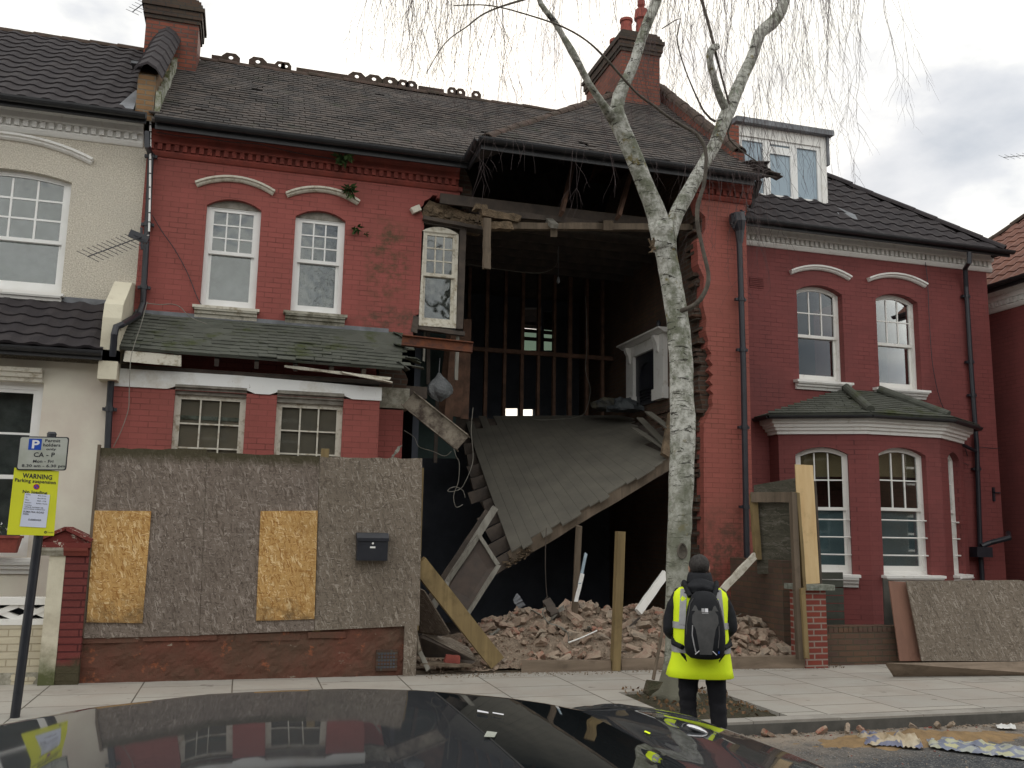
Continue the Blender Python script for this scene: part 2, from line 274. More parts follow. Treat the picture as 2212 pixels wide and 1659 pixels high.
# birch
g = G('birch_bark', .8, .25)
a = g.noise(5, 6, .7, g.map((1, 1, 4.2)), 1.0); b_ = g.noise(3.2, 7, .7); c = g.mix(g.ramp(g.noise(14, 6, .75), [(.42, 0.), (.6, 1.)]), (.53, .53, .49), (.25, .25, .215))
c = g.mix(g.ramp(b_, [(.48, 0.), (.60, .9)]), c, (.13, .14, .095)); c = g.mix(g.ramp(a, [(.565, 0.), (.60, .95)]), c, (.03, .027, .022)); c = g.mix(g.ramp(g.noise(9, 4, .8, g.map((.8, .8, 3.2))), [(.66, 0.), (.69, .8)]), c, (.035, .032, .026)); c = g.mix(g.ramp(g.noise(4.6, 6, .7, g.map(loc=(7, 3, 1))), [(.60, 0.), (.66, .8)]), c, (.17, .135, .03))
c = g.mix(g.ramp(g.noise(6.6, 6, .7, g.map(loc=(1, 9, 1))), [(.62, 0.), (.66, .8)]), c, (.17, .22, .15))
z = N(g.t, 'ShaderNodeSeparateXYZ'); L(g.t, g.co, z.inputs[0]); zz = g.ramp(g.mth('ADD', z.outputs[2], g.noise(8, 5)), [(.85, 1.), (1.0, 0.)]); c = g.mix(zz, c, (.085, .07, .05)); c = g.mix(g.ramp(g.mth('ADD', g.mth('MULTIPLY', z.outputs[2], .25), g.mth('MULTIPLY', g.noise(2.2, 5, .7), .6)), [(.75, .55), (1.25, 0.)]), c, (.20, .205, .16))
g.col(c); g.bump(g.mix(.5, a, g.noise(22, 6, .7)), .9, .012)
simple('twig', (.10, .075, .075), (.06, .045, .045), 30, .9, 0); simple('branch_bark', (.13, .115, .095), (.07, .06, .05), 14, .9, .6, 40)
glass('window_glass', -.02, (.7, .74, .74)); glass('window_glass_old', .05, (.75, .8, .8), .04, .01); glass('window_glass_bright', .06, (.75, .8, .8), .01, .012)
simple('curtain_or_shade', (.22, .21, .20), (.13, .13, .125), 8, 1, 0); simple('curtain_grey', (.10, .105, .10), (.05, .052, .05), 8, 1, 0)
simple('blind_brown', (.50, .36, .27), (.36, .28, .23), 2, 1, 0); simple('blind_tan', (.46, .32, .18), (.40, .28, .16), 3, 1, 0)
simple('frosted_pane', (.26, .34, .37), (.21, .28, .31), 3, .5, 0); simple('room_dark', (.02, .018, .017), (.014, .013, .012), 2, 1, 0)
simple('pane_blue', (.32, .40, .46), (.27, .35, .42), 1.2, .15, 0, spec=.6)
raw_brick('interior_brick', (.16,.095,.06), (.12,.075,.05), (.12,.10,.08), sa=.4)

glass('frosted_glass', .0, (.27, .33, .30), .3); simple('moulding_grey', (.30, .285, .25), (.17, .155, .13), 8, .85, .5, 30)

# ---------------------------------------------------------------- mesh tools
class MB:
    def __init__(s): s.v = []; s.f = []; s.m = []
    def add(s, vs, fs, m=0):
        k = len(s.v); s.v += [tuple(p) for p in vs]; s.f += [tuple(i+k for i in f) for f in fs]; s.m += [m]*len(fs); return s
    def box(s, x0, x1, y0, y1, z0, z1, m=0):
        return s.add([(x, y, z) for x in (x0, x1) for y in (y0, y1) for z in (z0, z1)],
                     [(0, 1, 3, 2), (4, 6, 7, 5), (0, 4, 5, 1), (2, 3, 7, 6), (0, 2, 6, 4), (1, 5, 7, 3)], m)
    def beam(s, p, q, w, h, up=(0, 0, 1), m=0, n=1, jit=0, rr=None):
        p, q = V(p), V(q); d = (q-p); l = d.length; d.normalize(); u = V(up); a = d.cross(u)
        if a.length < 1e-3: a = d.cross(V((0, 1, 0)))
        a.normalize(); b = a.cross(d).normalized(); vs = []; rr = rr or R
        for i in range(n+1):
            c = p+d*l*i/n
            for sx, sy in ((-1, -1), (1, -1), (1, 1), (-1, 1)):
                vs.append(c+a*(sx*w/2+rr.uniform(-jit, jit))+b*(sy*h/2+rr.uniform(-jit, jit))+(d*rr.uniform(-jit, jit)*4 if i in (0, n) else V()))
        fs = [(3, 2, 1, 0), (4*n, 4*n+1, 4*n+2, 4*n+3)]
        for i in range(n):
            for j in range(4): fs.append((4*i+j, 4*i+(j+1) % 4, 4*i+4+(j+1) % 4, 4*i+4+j))
        return s.add(vs, fs, m)
    def tube(s, pts, rad, k=8, m=0, cap=True, smooth=False):
        pts = [V(p) for p in pts]; n = len(pts); rad = rad if isinstance(rad, (list, tuple)) else [rad]*n; vs = []; a = None
        for i, p in enumerate(pts):
            d = (pts[min(i+1, n-1)]-pts[max(i-1, 0)]).normalized()
            if a is None:
                a = d.cross(V((0, 0, 1)));
                if a.length < .05: a = d.cross(V((0, 1, 0)))
            a = (a-d*a.dot(d)).normalized(); b = d.cross(a)
            for j in range(k):
                t = 2*PI*j/k; vs.append(p+(a*math.cos(t)+b*math.sin(t))*rad[i])
        fs = [(i*k+j, i*k+(j+1) % k, (i+1)*k+(j+1) % k, (i+1)*k+j) for i in range(n-1) for j in range(k)]
        if cap: fs += [tuple(range(k-1, -1, -1)), tuple((n-1)*k+j for j in range(k))]
        return s.add(vs, fs, m)
    def slab(s, outl, holes, P0, P1, m=0, me=None):
        """polygon with holes, front face mapped by P0(a,z), back by P1(a,z)"""
        me = m if me is None else me
        loops = [outl]+list(holes); flat = [q for l in loops for q in l]
        tri = tessellate_polygon([[V((a, z, 0)) for a, z in l] for l in loops]); k = len(flat)
        s.add([P0(*q) for q in flat], [t for t in tri], m); s.add([P1(*q) for q in flat], [tuple(reversed(t)) for t in tri], m)
        for l in loops:
            n = len(l); s.add([P0(*q) for q in l]+[P1(*q) for q in l], [(i, (i+1) % n, n+(i+1) % n, n+i) for i in range(n)], me)
        return s
    def build(s, name, mats, parent=None, smooth=False, weld=False, **kw):
        me = bpy.data.meshes.new(name); me.from_pydata(s.v, [], s.f)
        mats = mats if isinstance(mats, (list, tuple)) else [mats]
        for q in mats: me.materials.append(MT[q] if isinstance(q, str) else q)
        if len(mats) > 1: me.polygons.foreach_set('material_index', s.m)
        if smooth: me.polygons.foreach_set('use_smooth', [True]*len(me.polygons))
        me.update()
        import bmesh
        bm = bmesh.new(); bm.from_mesh(me)
        if weld: bmesh.ops.remove_doubles(bm, verts=bm.verts, dist=1e-4)
        bmesh.ops.recalc_face_normals(bm, faces=bm.faces); bm.to_mesh(me); bm.free()
        o = bpy.data.objects.new(name, me); COL.objects.link(o)
        if parent:
            o.parent = parent
            if parent.type == 'EMPTY': o.matrix_parent_inverse = Matrix.Translation(-parent.location)
        return tag(o, **kw)
def tag(o, label=None, cat=None, group=None, kind=None):
    if label: o['label'] = label
    if cat: o['category'] = cat
    if group: o['group'] = group
    if kind: o['kind'] = kind
    return o
def thing(name, loc, label, cat, group=None):
    o = bpy.data.objects.new(name, None); COL.objects.link(o); o.location = loc; o.empty_display_size = .2
    return tag(o, label, cat, group)
class Fr:
    """an upright working plane: u along, n outward, z up"""
    def __init__(s, O, u=(1, 0, 0)):
        s.O = V(O); s.O.z = 0; s.u = V(u).normalized(); s.n = V((s.u.y, -s.u.x, 0))
    def P(s, a, d, z): return s.O+s.u*a+s.n*d+V((0, 0, z))
    def px(s, x, y, d=0):
        r = ray(x, y); o = s.O+s.n*d; t = (o-CP).dot(s.n)/r.dot(s.n); p = CP+r*t; return (p-s.O).dot(s.u), p.z
    def slab(s, mb, outl, holes=(), d0=0, d1=-.23, m=0, me=None): return mb.slab(outl, holes, lambda a, z: s.P(a, d0, z), lambda a, z: s.P(a, d1, z), m, me)
    def box(s, mb, a0, a1, d0, d1, z0, z1, m=0): return s.slab(mb, [(a0, z0), (a1, z0), (a1, z1), (a0, z1)], (), d0, d1, m)
def arch(a0, a1, z0, z1, rise=.12, n=9):
    """opening outline: z1 springing, segmental head"""
    if rise <= 0: return [(a0, z0), (a1, z0), (a1, z1), (a0, z1)]
    w = (a1-a0)/2; r = (w*w+rise*rise)/(2*rise); c = (a0+a1)/2; t = math.asin(w/r)
    return [(a0, z0), (a1, z0)]+[(c+r*math.sin(t-2*t*i/n), z1+rise-r+r*math.cos(t-2*t*i/n)) for i in range(n+1)]
def band(mb, fr, a0, a1, z0, z1, d0, d1, m=0): fr.box(mb, a0, a1, d0, d1, z0, z1, m)
def moulding(mb, fr, a0, a1, prof, m=0):
    """prof: list of (d, z) from wall up and round, extruded a0..a1"""
    n = len(prof); vs = [fr.P(a0, d, z) for d, z in prof]+[fr.P(a1, d, z) for d, z in prof]
    fs = [(i, (i+1) % n, n+(i+1) % n, n+i) for i in range(n)]+[tuple(range(n)), tuple(range(2*n-1, n-1, -1))]
    mb.add(vs, fs, m)
def cornice(root, name, fr, a0, a1, zt, mat, zb, proj=.16, dent=.062, gap=.05):
    """stepped cornice with a dentil course, zt top, zb bottom"""
    h = zt-zb; z = [zb, zb+.20*h, zb+.30*h, zb+.50*h, zb+.78*h, zt]; mb = MB()
    moulding(mb, fr, a0, a1, [(0, z[0]), (.02, z[0]), (.035, z[0]+.04*h), (.06, z[0]+.14*h), (.065, z[1]), (0, z[1])])
    band(mb, fr, a0, a1, z[1], z[3]+.02*h, .0, .035)
    moulding(mb, fr, a0, a1, [(0, z[3]), (.085, z[3]), (.095, z[3]+.05*h), (.09, z[4]), (.0, z[4])])
    moulding(mb, fr, a0, a1, [(0, z[4]), (.10, z[4]), (proj*.8, z[4]+.08*h), (proj, z[4]+.16*h), (proj, zt), (0, zt)])
    a = a0+.01
    while a+dent < a1:
        fr.box(mb, a, a+dent, .036, .078, z[1]+.04*h, z[3]-.01*h); a += dent+gap
    return mb.build(name, mat, root)
def hood(mb, fr, a0, a1, zs, rise, t=.075, proj=.09, n=14, m=0):
    w = (a1-a0)/2; r = (w*w+rise*rise)/(2*rise); c = (a0+a1)/2; th = math.asin(w/r); zc = zs+rise-r
    prof = [(0, 0), (.03, 0), (proj*.6, t*.25), (proj*.62, t*.5), (proj, t*.62), (proj, t), (0, t)]; k = len(prof); vs = []
    for i in range(n+1):
        a = th-2*th*i/n
        for d, q in prof: vs.append(fr.P(c+(r+q)*math.sin(a), d, zc+(r+q)*math.cos(a)))
    fs = [(i*k+j, i*k+(j+1) % k, (i+1)*k+(j+1) % k, (i+1)*k+j) for i in range(n) for j in range(k)]+[tuple(range(k)), tuple(n*k+j for j in range(k))]
    mb.add(vs, fs, m)
def sill(mb, fr, a0, a1, zt, h=.15, proj=.14, m=0):
    moulding(mb, fr, a0, a1, [(-.1, zt-.04), (0, zt-.05), (proj, zt-.05), (proj, zt-.012), (-.1, zt)], m)
    moulding(mb, fr, a0+.03, a1-.03, [(0, zt-h), (.03, zt-h), (.045, zt-h*.75), (.075, zt-h*.70), (.085, zt-h*.5), (.115, zt-h*.45), (.125, zt-.051), (0, zt-.051)], m)

def window(root, fr, a0, a1, z0, z1, rise=.12, mat='white_paint', rec=.10, fw=.055, meet=.5, up=(3, 2), lo=(1, 1), gl='window_glass', back='curtain_grey',
           back2=None, sillp=None, hoodp=None, infill=None, bars=0, sash=True, blind=None, bmat='blind_tan', label=None, sill_mat=None, hood_mat=None, bar_w=.022, back_d=.22):
    """a0..a1 x z0..z1(springing) opening in plane fr; frame is set back by rec"""
    zt = z1+rise; d = -rec; f = MB()
    outer = arch(a0, a1, z0, z1, rise if infill is None else 0); inn = arch(a0+fw, a1-fw, z0+fw*1.2, z1-fw*.2 if rise > 0 else z1-fw, rise*.72 if (rise > 0 and infill is None) else 0)
    fr.slab(f, outer, [inn], d, d-.09)
    w = f.build('window', mat, root, label=label)
    ia0, ia1 = a0+fw, a1-fw; ib = z0+fw*1.2; it = z1-fw*.2 if rise > 0 else z1-fw; zm = ib+(it-ib)*(1-meet)
    top = it+(rise*.72 if (rise > 0 and infill is None) else 0)
    def sashbox(name, b0, b1, dd, nx, nz, arched, bot):
        s = MB(); sw = .042
        o = arch(ia0, ia1, b0, b1, rise*.72 if arched else 0); i = [(ia0+sw, b0+bot), (ia1-sw, b0+bot)]+([(ia1-sw, b1-(0 if arched else sw)), (ia0+sw, b1-(0 if arched else sw))] if not arched else arch(ia0+sw, ia1-sw, b0+bot, b1-sw*.3, rise*.6)[2:])
        fr.slab(s, o, [i], dd, dd-.04)
        tb = b1-sw+(rise*.66 if arched else 0)
        for k in range(1, nx):
            x = ia0+sw+(ia1-ia0-2*sw)*k/nx; fr.box(s, x-bar_w/2, x+bar_w/2, dd-.004, dd-.034, b0+bot*.9, tb)
        for k in range(1, nz):
            z = b0+bot+(tb-b0-bot)*k/nz; fr.box(s, ia0+sw*.9, ia1-sw*.9, dd-.007, dd-.031, z-bar_w/2, z+bar_w/2)
        return s.build(name, mat, w)
    if sash:
        sashbox('upper_sash', zm-.02, it, d-.012, up[0], up[1], rise > 0 and infill is None, .05)
        sashbox('lower_sash', ib, zm+.02, d-.055, lo[0], lo[1], False, .085)
    else: sashbox('sash', ib, it, d-.012, up[0], up[1], rise > 0 and infill is None, .05)
    p = MB()
    if sash:
        fr.slab(p, arch(ia0+.02, ia1-.02, zm, it-.01, rise*.68 if rise > 0 and infill is None else 0), (), d-.030, d-.034)
        fr.box(p, ia0+.02, ia1-.02, d-.072, d-.076, ib+.03, zm)
    else: fr.slab(p, arch(ia0+.02, ia1-.02, ib+.03, it-.01, rise*.68 if rise > 0 and infill is None else 0), (), d-.030, d-.034)
    p.build('pane', gl, w)
    if infill is not None:
        q = MB(); fr.slab(q, arch(a0, a1, z1+.001, z1+.001, rise)[2:], (), d+.01, d-.08); q.build('head_panel', infill, w)
    c = MB(); bz = zm if back2 else ib
    fr.box(c, a0-.12, a1+.12, d-back_d, d-back_d-.01, bz, zt+.1); c.build('curtain_or_shade', back, w)  # sheet behind the glass; in room_dark it stands in for the unlit room
    if back2: c = MB(); fr.box(c, ia0, ia1, d-.085, d-.09, ib, zm); c.build('frosted_film', back2, w)
    if blind:
        c = MB(); fr.box(c, ia0, ia1, d-.09, d-.095, top-blind, top+.02); c.build('blind', bmat, w)
    if sillp:
        s = MB(); sill(s, fr, sillp[0], sillp[1], sillp[2], *(sillp[3:] or ())); s.build('sill', sill_mat or mat, w)
    if hoodp:
        s = MB(); hood(s, fr, *hoodp); s.build('hood_moulding', hood_mat or mat, w)
    if bars:
        s = MB()
        for k in range(bars):
            z = ib+.10+(zm-ib-.05)*(k+.55)/(bars+.35)*1.0
            s.tube([fr.P(a0-.02, d+.045, z), fr.P(a1+.02, d+.045, z)], .011, 8)
            for a in (a0+.005, a1-.005): s.tube([fr.P(a, d-.0, z), fr.P(a, d+.05, z)], .014, 6)
        s.build('safety_bars', mat, w)
    return w

def tiles(mb, O, u, s, poly, tw, g, th=.014, lift=.02, jit=.004, wob=.0, drop=0., seed=1, roll=0, m=0, slip=0.):
    """courses of separate tiles over poly (a along u, b up s)"""
    rr = random.Random(seed); O, u, s = V(O), V(u).normalized(), V(s).normalized(); n = u.cross(s).normalized()
    if n.z < 0: n = -n
    def inside(a, b):
        c = False; k = len(poly)
        for i in range(k):
            (x0, y0), (x1, y1) = poly[i], poly[(i+1) % k]
            if (y0 > b) != (y1 > b) and a < (x1-x0)*(b-y0)/(y1-y0)+x0: c = not c
        return c
    bs = [q[1] for q in poly]; as_ = [q[0] for q in poly]; j = 0; b = min(bs)
    while b < max(bs)-.3*g:
        a = min(as_)-(tw/2 if j % 2 and not roll else 0)
        while a < max(as_):
            ca, cb = a+tw/2, b+g/2
            if inside(ca, cb) and rr.random() >= drop:
                sl = rr.uniform(.3, .9)*g if rr.random() < slip else 0
                ja, jb, jc = rr.uniform(-jit, jit), rr.uniform(-jit, jit)-sl, rr.uniform(-jit, jit)*.6
                wz = wob*noise.noise(V((a*.7, b*.9, seed)))
                def Q(x, y, z): return O+u*(x)+s*(y)+n*(z+wz)
                x0, x1, y0, y1 = a+.003+ja, a+tw-.003+ja, b+jb, b+jb+g*1.12
                l0, l1 = lift+th+jc, th*.9
                if not roll:
                    mb.add([Q(x0, y0, l0), Q(x1, y0, l0+rr.uniform(-jit, jit)*.5), Q(x1, y1, l1), Q(x0, y1, l1), Q(x0, y0, l0-th), Q(x1, y0, l0-th), Q(x1, y1, 0), Q(x0, y1, 0)],
                           [(0, 1, 2, 3), (4, 5, 1, 0), (4, 0, 3, 7), (5, 6, 2, 1)], m)
                else:
                    k = 6; pr = [(0, 0), (.12, .3), (.3, 1), (.5, 1), (.68, .3), (.8, 0), (1, 0)]
                    vs = [];
                    for x, h in pr: vs.append(Q(a+x*tw, y0, l0+h*roll)); vs.append(Q(a+x*tw, y1, l1+h*roll)); vs.append(Q(a+x*tw, y0, l0-th*1.6+h*roll*.6))
                    mb.add(vs, [(3*i, 3*i+3, 3*i+4, 3*i+1) for i in range(k)]+[(3*i+2, 3*i+5, 3*i+3, 3*i) for i in range(k)], m)
            a += tw
        b += g; j += 1
def poly_plane(mb, pts, t=.04, m=0):
    pts = [V(p) for p in pts]; n = (pts[1]-pts[0]).cross(pts[2]-pts[0]).normalized()
    if n.z < 0: n = -n
    k = len(pts); mb.add(pts+[p-n*t for p in pts], [tuple(range(k)), tuple(range(2*k-1, k-1, -1))]+[(i, (i+1) % k, k+(i+1) % k, k+i) for i in range(k)], m)
def ridge(mb, p, q, r=.11, l=.3, seed=1, m=0, lift=.0):
    rr = random.Random(seed); p, q = V(p), V(q); d = q-p; n = max(1, int(d.length/l)); d = d/n; a = d.cross(V((0, 0, 1))).normalized(); up = a.cross(d).normalized()
    for i in range(n):
        j = V((0, 0, lift+rr.uniform(-.008, .012))); s0 = p+d*i+j; s1 = p+d*(i+1.04)+j; vs = []
        for c, sc in ((s0, 1.07), (s1, .98)):
            for k in range(7):
                t = PI*k/6; vs.append(c+a*math.cos(t)*r*sc+up*(math.sin(t)*r*sc*.8-.03))
            for k in range(6, -1, -1):
                t = PI*k/6; vs.append(c+a*math.cos(t)*(r*sc-.018)+up*(math.sin(t)*(r*sc-.018)*.8-.03))
        mb.add(vs, [(k, k+1, 14+k+1, 14+k) for k in range(13)]+[tuple(range(14)), tuple(range(27, 13, -1))], m)
def gutter(mb, p, q, r=.065, m=0):
    p, q = V(p), V(q); d = (q-p).normalized(); a = d.cross(V((0, 0, 1))).normalized(); vs = []
    for c in (p, q):
        for k in range(9): t = PI+PI*k/8; vs.append(c+a*math.cos(t)*r+V((0, 0, math.sin(t)*r)))
        for k in range(8, -1, -1): t = PI+PI*k/8; vs.append(c+a*math.cos(t)*(r-.008)+V((0, 0, math.sin(t)*(r-.008))))
    mb.add(vs, [(k, (k+1) % 18, 18+(k+1) % 18, 18+k) for k in range(18)]+[tuple(range(18)), tuple(range(35, 17, -1))], m)
def interp(l, n):
    out = []
    for i in range(n):
        t = i/(n-1)*(len(l)-1); k = min(int(t), len(l)-2); f = t-k; out.append(tuple(l[k][j]*(1-f)+l[k+1][j]*f for j in range(len(l[0]))))
    return out
def pipe(mb, pts, r=.038, clips=(), m=0):
    mb.tube(pts, r, 10, m)
    for z in clips:
        for i in range(len(pts)-1):
            a, b = V(pts[i]), V(pts[i+1])
            if min(a.z, b.z) <= z <= max(a.z, b.z) and abs(a.z-b.z) > .01:
                c = a.lerp(b, (z-a.z)/(b.z-a.z)); mb.tube([c-V((0, 0, .03)), c+V((0, 0, .03))], r*1.25, 10, m); mb.box(c.x-r*2, c.x+r*2, c.y, c.y+.06, z-.02, z+.02, m); break
def jag(rr, a0, z0, a1, z1, step=.075, amp=.11):
    """toothed broken-brick edge from (a0,z0) to (a1,z1)"""
    n = max(1, int(abs(z1-z0)/step)); out = []
    for i in range(n):
        z = z0+(z1-z0)*i/n; zz = z0+(z1-z0)*(i+1)/n; a = a0+(a1-a0)*(i+.5)/n+rr.choice((-.5, -.2, .2, .5))*amp
        out += [(a, z), (a, zz)]
    return out
def brickbox(c, sz, rr, rough=.012, cut=.0):
    """one broken brick, centred at origin, as verts+faces (3x2x2 grid shell)"""
    nx, ny, nz = 4, 3, 2; idx = {}; vs = []; fs = []
    def vid(i, j, k):
        if (i, j, k) not in idx:
            p = V(((i/nx-.5)*sz[0], (j/ny-.5)*sz[1], (k/nz-.5)*sz[2]))
            e = sum((i in (0, nx), j in (0, ny), k in (0, nz)))
            if e >= 2: p *= 1-.06*rr.random()
            if e == 3: p *= 1-.12*rr.random()
            p += V([rr.uniform(-rough, rough) for _ in range(3)])*(.6 if e < 2 else 1)
            idx[(i, j, k)] = len(vs); vs.append(p)
        return idx[(i, j, k)]
    for i in range(nx):
        for j in range(ny):
            for k in (0, nz): fs.append((vid(i, j, k), vid(i+1, j, k), vid(i+1, j+1, k), vid(i, j+1, k)))
    for i in range(nx):
        for k in range(nz):
            for j in (0, ny): fs.append((vid(i, j, k), vid(i+1, j, k), vid(i+1, j, k+1), vid(i, j, k+1)))
    for j in range(ny):
        for k in range(nz):
            for i in (0, nx): fs.append((vid(i, j, k), vid(i, j+1, k), vid(i, j+1, k+1), vid(i, j, k+1)))
    return vs, fs

# ================================================================ THE SETTING: road, kerb, pavement
def sheet(name, pts, z, mat, sub=1, kind='structure'):
    mb = MB(); mb.add([(x, y, z) for x, y in pts], [tuple(range(len(pts)))]); return mb.build(name, mat, kind=kind)
sheet('ground', [(-900, 10.9), (900, 10.9), (900, 900), (-900, 900)], .02, 'garden_dirt')
sheet('road', [(-900, -6), (900, -6), (900, 7.76), (-900, 7.76)], 0, 'asphalt')
sheet('far_pavement', [(-900, -900), (900, -900), (900, -6), (-900, -6)], .1, 'slab_paving')
PX0, PX1, PY0, PY1 = 3.90, 4.98, 8.0, 9.42      # tree pit
mb = MB()
for x0, x1, y0, y1 in ((-60, 60, PY1, 10.92), (-60, PX0, 7.92, PY1), (PX1, 60, 7.92, PY1)): mb.box(x0, x1, y0, y1, -.1, .12)
mb.build('pavement', 'slab_paving', kind='structure')
mb = MB(); x = -24.6
while x < 30:
    mb.box(x+.004, x+.906, 7.75, 7.917, -.1, .118+R.uniform(-.004, .006)); x += .91
mb.build('kerb', 'kerb_stone', kind='structure')
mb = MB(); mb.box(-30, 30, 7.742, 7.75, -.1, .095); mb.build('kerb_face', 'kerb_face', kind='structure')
mb = MB()
nx, ny = 60, 50
vs = []
for j in range(ny+1):
    for i in range(nx+1):
        x = PX0-.02+(PX1-PX0+.04)*i/nx; y = 7.9+(PY1+.02-7.9)*j/ny; vs.append((x, y, .075+.035*noise.noise(V((x*2, y*2, 0)))+.03*noise.noise(V((x*11, y*11, 3)))+.06*math.exp(-((x-4.4)**2+(y-9.0)**2)*6)))
mb.add(vs, [(j*(nx+1)+i, j*(nx+1)+i+1, (j+1)*(nx+1)+i+1, (j+1)*(nx+1)+i) for j in range(ny) for i in range(nx)]); mb.build('tree_pit_soil', 'soil', smooth=True, kind='structure')
mb = MB(); mb.box(-60, 2.2, 10.95, 12.6, -.05, .16); mb.box(2.2, 60, 10.95, 13.4, -.05, .14); mb.build('front_garden_ground', 'garden_dirt', kind='structure')

YM, YB = 13.4, 12.6
FA, FB = Fr((0, YM, 0)), Fr((0, YB, 0))
ax = lambda fr, x, y, d=0: fr.px(x, y, d)

# ================================================================ CREAM HOUSE (left)
H1 = thing('terraced_house', (-4, 13.4, 0), 'cream pebbledashed terraced house with white windows and black tiled roofs at the left edge', 'house', 'terraced houses along the street')
XB = -1.62                                          # party line
mb = MB(); FA.slab(mb, [(-9, 3.6), (XB, 3.6), (XB, 7.3), (-9, 7.3)], [arch(-4.05, -2.55, 4.83, 6.42, .10)]); mb.build('wall', 'pebbledash', H1)
mb = MB(); FB.slab(mb, [(-9, .05), (XB-.08, .05), (XB-.08, 3.78), (-9, 3.78)], [arch(-4.35, -2.49, 1.36, 3.50, 0)]); mb.build('bay_wall', 'cream_render', H1)
cornice(H1, 'cornice', FA, -9, XB-.06, 7.40, 'white_paint', 7.04, .17, .062, .045)
window(H1, FA, -4.05, -2.55, 4.83, 6.42, .10, 'upvc', .10, .07, .56, (4, 3), (1, 1), 'window_glass_bright', 'curtain_or_shade', sillp=(-4.2, -2.50, 4.83, .17, .12), hoodp=(-4.42, -2.33, 6.70, .22, .085, .10, 16), sill_mat='white_paint', hood_mat='white_paint', bar_w=.026,
       label='large white plastic upstairs window of the cream house')
w = window(H1, FB, -4.35, -2.49, 1.36, 3.50, 0, 'upvc', .10, .085, .56, (3, 2), (1, 1), 'window_glass', 'curtain_or_shade', sillp=(-4.5, -2.40, 1.36, .2, .12), sill_mat='white_paint', bar_w=.026)
mb = MB(); moulding(mb, FB, -4.4, -2.50, [(0, 3.50), (.05, 3.50), (.06, 3.54), (.09, 3.55), (.10, 3.60), (.13, 3.61), (.14, 3.66), (0, 3.66)]); mb.build('lintel_moulding', 'old_white_paint', H1)
# roofs
s_ = V((0, 2.9, 2.36)); mb = MB()
poly_plane(mb, [(-9, 13.02, 7.36), (-1.75, 13.02, 7.36), (-1.75, 16, 9.73), (-9, 16, 9.73)]); poly_plane(mb, [(-9, 16, 9.73), (-1.6, 16, 9.73), (-1.6, 20, 6.6), (-9, 20, 6.6)])
tiles(mb, (-9, 13.0, 7.36), (1, 0, 0), s_, [(0, 0), (7.25, 0), (7.25, 3.8), (0, 3.8)], .30, .30, .016, .02, .003, roll=.028, seed=3)
mb.build('roof', 'concrete_tile', H1)
mb = MB(); ridge(mb, (-9, 16, 9.77), (-2.1, 16, 9.77), .13, .42, 2); mb.build('ridge_tiles', 'ridge_clay', H1)
mb = MB(); sb = V((0, 1.1, .80))
poly_plane(mb, [(-9, 12.3, 3.90), (-1.78, 12.3, 3.90), (-1.78, 13.4, 4.70), (-9, 13.4, 4.70)])
tiles(mb, (-9, 12.28, 3.90), (1, 0, 0), sb, [(0, 0), (7.2, 0), (7.2, 1.36), (0, 1.36)], .30, .27, .016, .02, .003, roll=.028, seed=4)
mb.build('bay_roof', 'concrete_tile', H1)
mb = MB(); mb.box(-9, -1.8, 13.385, 13.40, 4.66, 4.80); mb.build('lead_flashing', 'lead', H1)
mb = MB(); gutter(mb, (-9, 12.96, 7.38), (-1.62, 12.96, 7.36), .07); mb.box(-9, -1.62, 13.03, 13.07, 7.26, 7.42)
gutter(mb, (-9, 12.22, 3.90), (-1.80, 12.22, 3.88), .06); mb.box(-9, -1.8, 12.26, 12.30, 3.78, 3.9); mb.build('gutter', 'black_gutter', H1)
mb = MB(); mb.box(-9.2, -9, 12.6, 20, 0, 7.3); mb.box(-9, 13.2, 19.9, 20.1, 0, 6.6)
# ================================================================ COLLAPSED RED HOUSE
H2 = thing('terraced_house', (2.9, 13.4, 0), 'red painted brick house with a two-storey hole where its front wall has collapsed', 'house', 'terraced houses along the street')
rr = random.Random(5)
# upper wall with its torn right edge
E = [FA.px(*q) for q in ((893, 726), (889, 702), (895, 700), (896, 682), (904, 679), (906, 660), (916, 489), (914, 470), (908, 448), (914, 444), (917, 434), (929, 428), (935, 421), (955, 424), (958, 418), (975, 421), (976, 405), (985, 404), (990, 360))]
W1 = (FA.px(439, 555)[0], FA.px(558, 560)[0], FA.px(490, 668)[1], FA.px(505, 448)[1]); W2 = (FA.px(633, 570)[0], FA.px(742, 580)[0], FA.px(680, 680)[1], FA.px(693, 472)[1])
mb = MB(); FA.slab(mb, [(XB, 3.6), (1.9, 3.6), (1.9, 4.55)]+E+[(E[-1][0], 7.2), (XB, 7.2)], [arch(*W1, .12), arch(*W2, .12)]); mb.build('upper_wall', 'red_paint', H2)
for k, (W, hd, sl, slm) in enumerate(((W1, (427, 588, 402, 388), (415, 560, 665), 'old_white_paint'), (W2, (622, 771, 424, 409), (612, 750, 682), 'old_stone'))):
    c = (FA.px(hd[0], hd[2]), FA.px(hd[1], hd[2]+24)); zs = (c[0][1]+c[1][1])/2
    s0 = FA.px(sl[0], sl[2], .12)[0]; s1 = FA.px(sl[1], sl[2]+14, .12)[0]
    wd = window(H2, FA, *W, .12, 'upvc', .09, .06, .46, (3, 3), (1, 1), 'window_glass_bright', 'curtain_or_shade', sillp=(s0, s1, W[2]+.02, .17, .13), hoodp=(c[0][0], c[1][0], zs, .14, .075, .085, 14), infill='moulding_grey', sill_mat=slm, hood_mat='old_white_paint', bar_w=.02,
                label='white framed upstairs window above an intact sill' if k == 0 else 'white framed upstairs window above a rotten mossy sill')
c2 = cornice(H2, 'cornice', FA, XB+.02, FA.px(990, 380)[0], 7.30, 'red_trim', 6.94, .14)
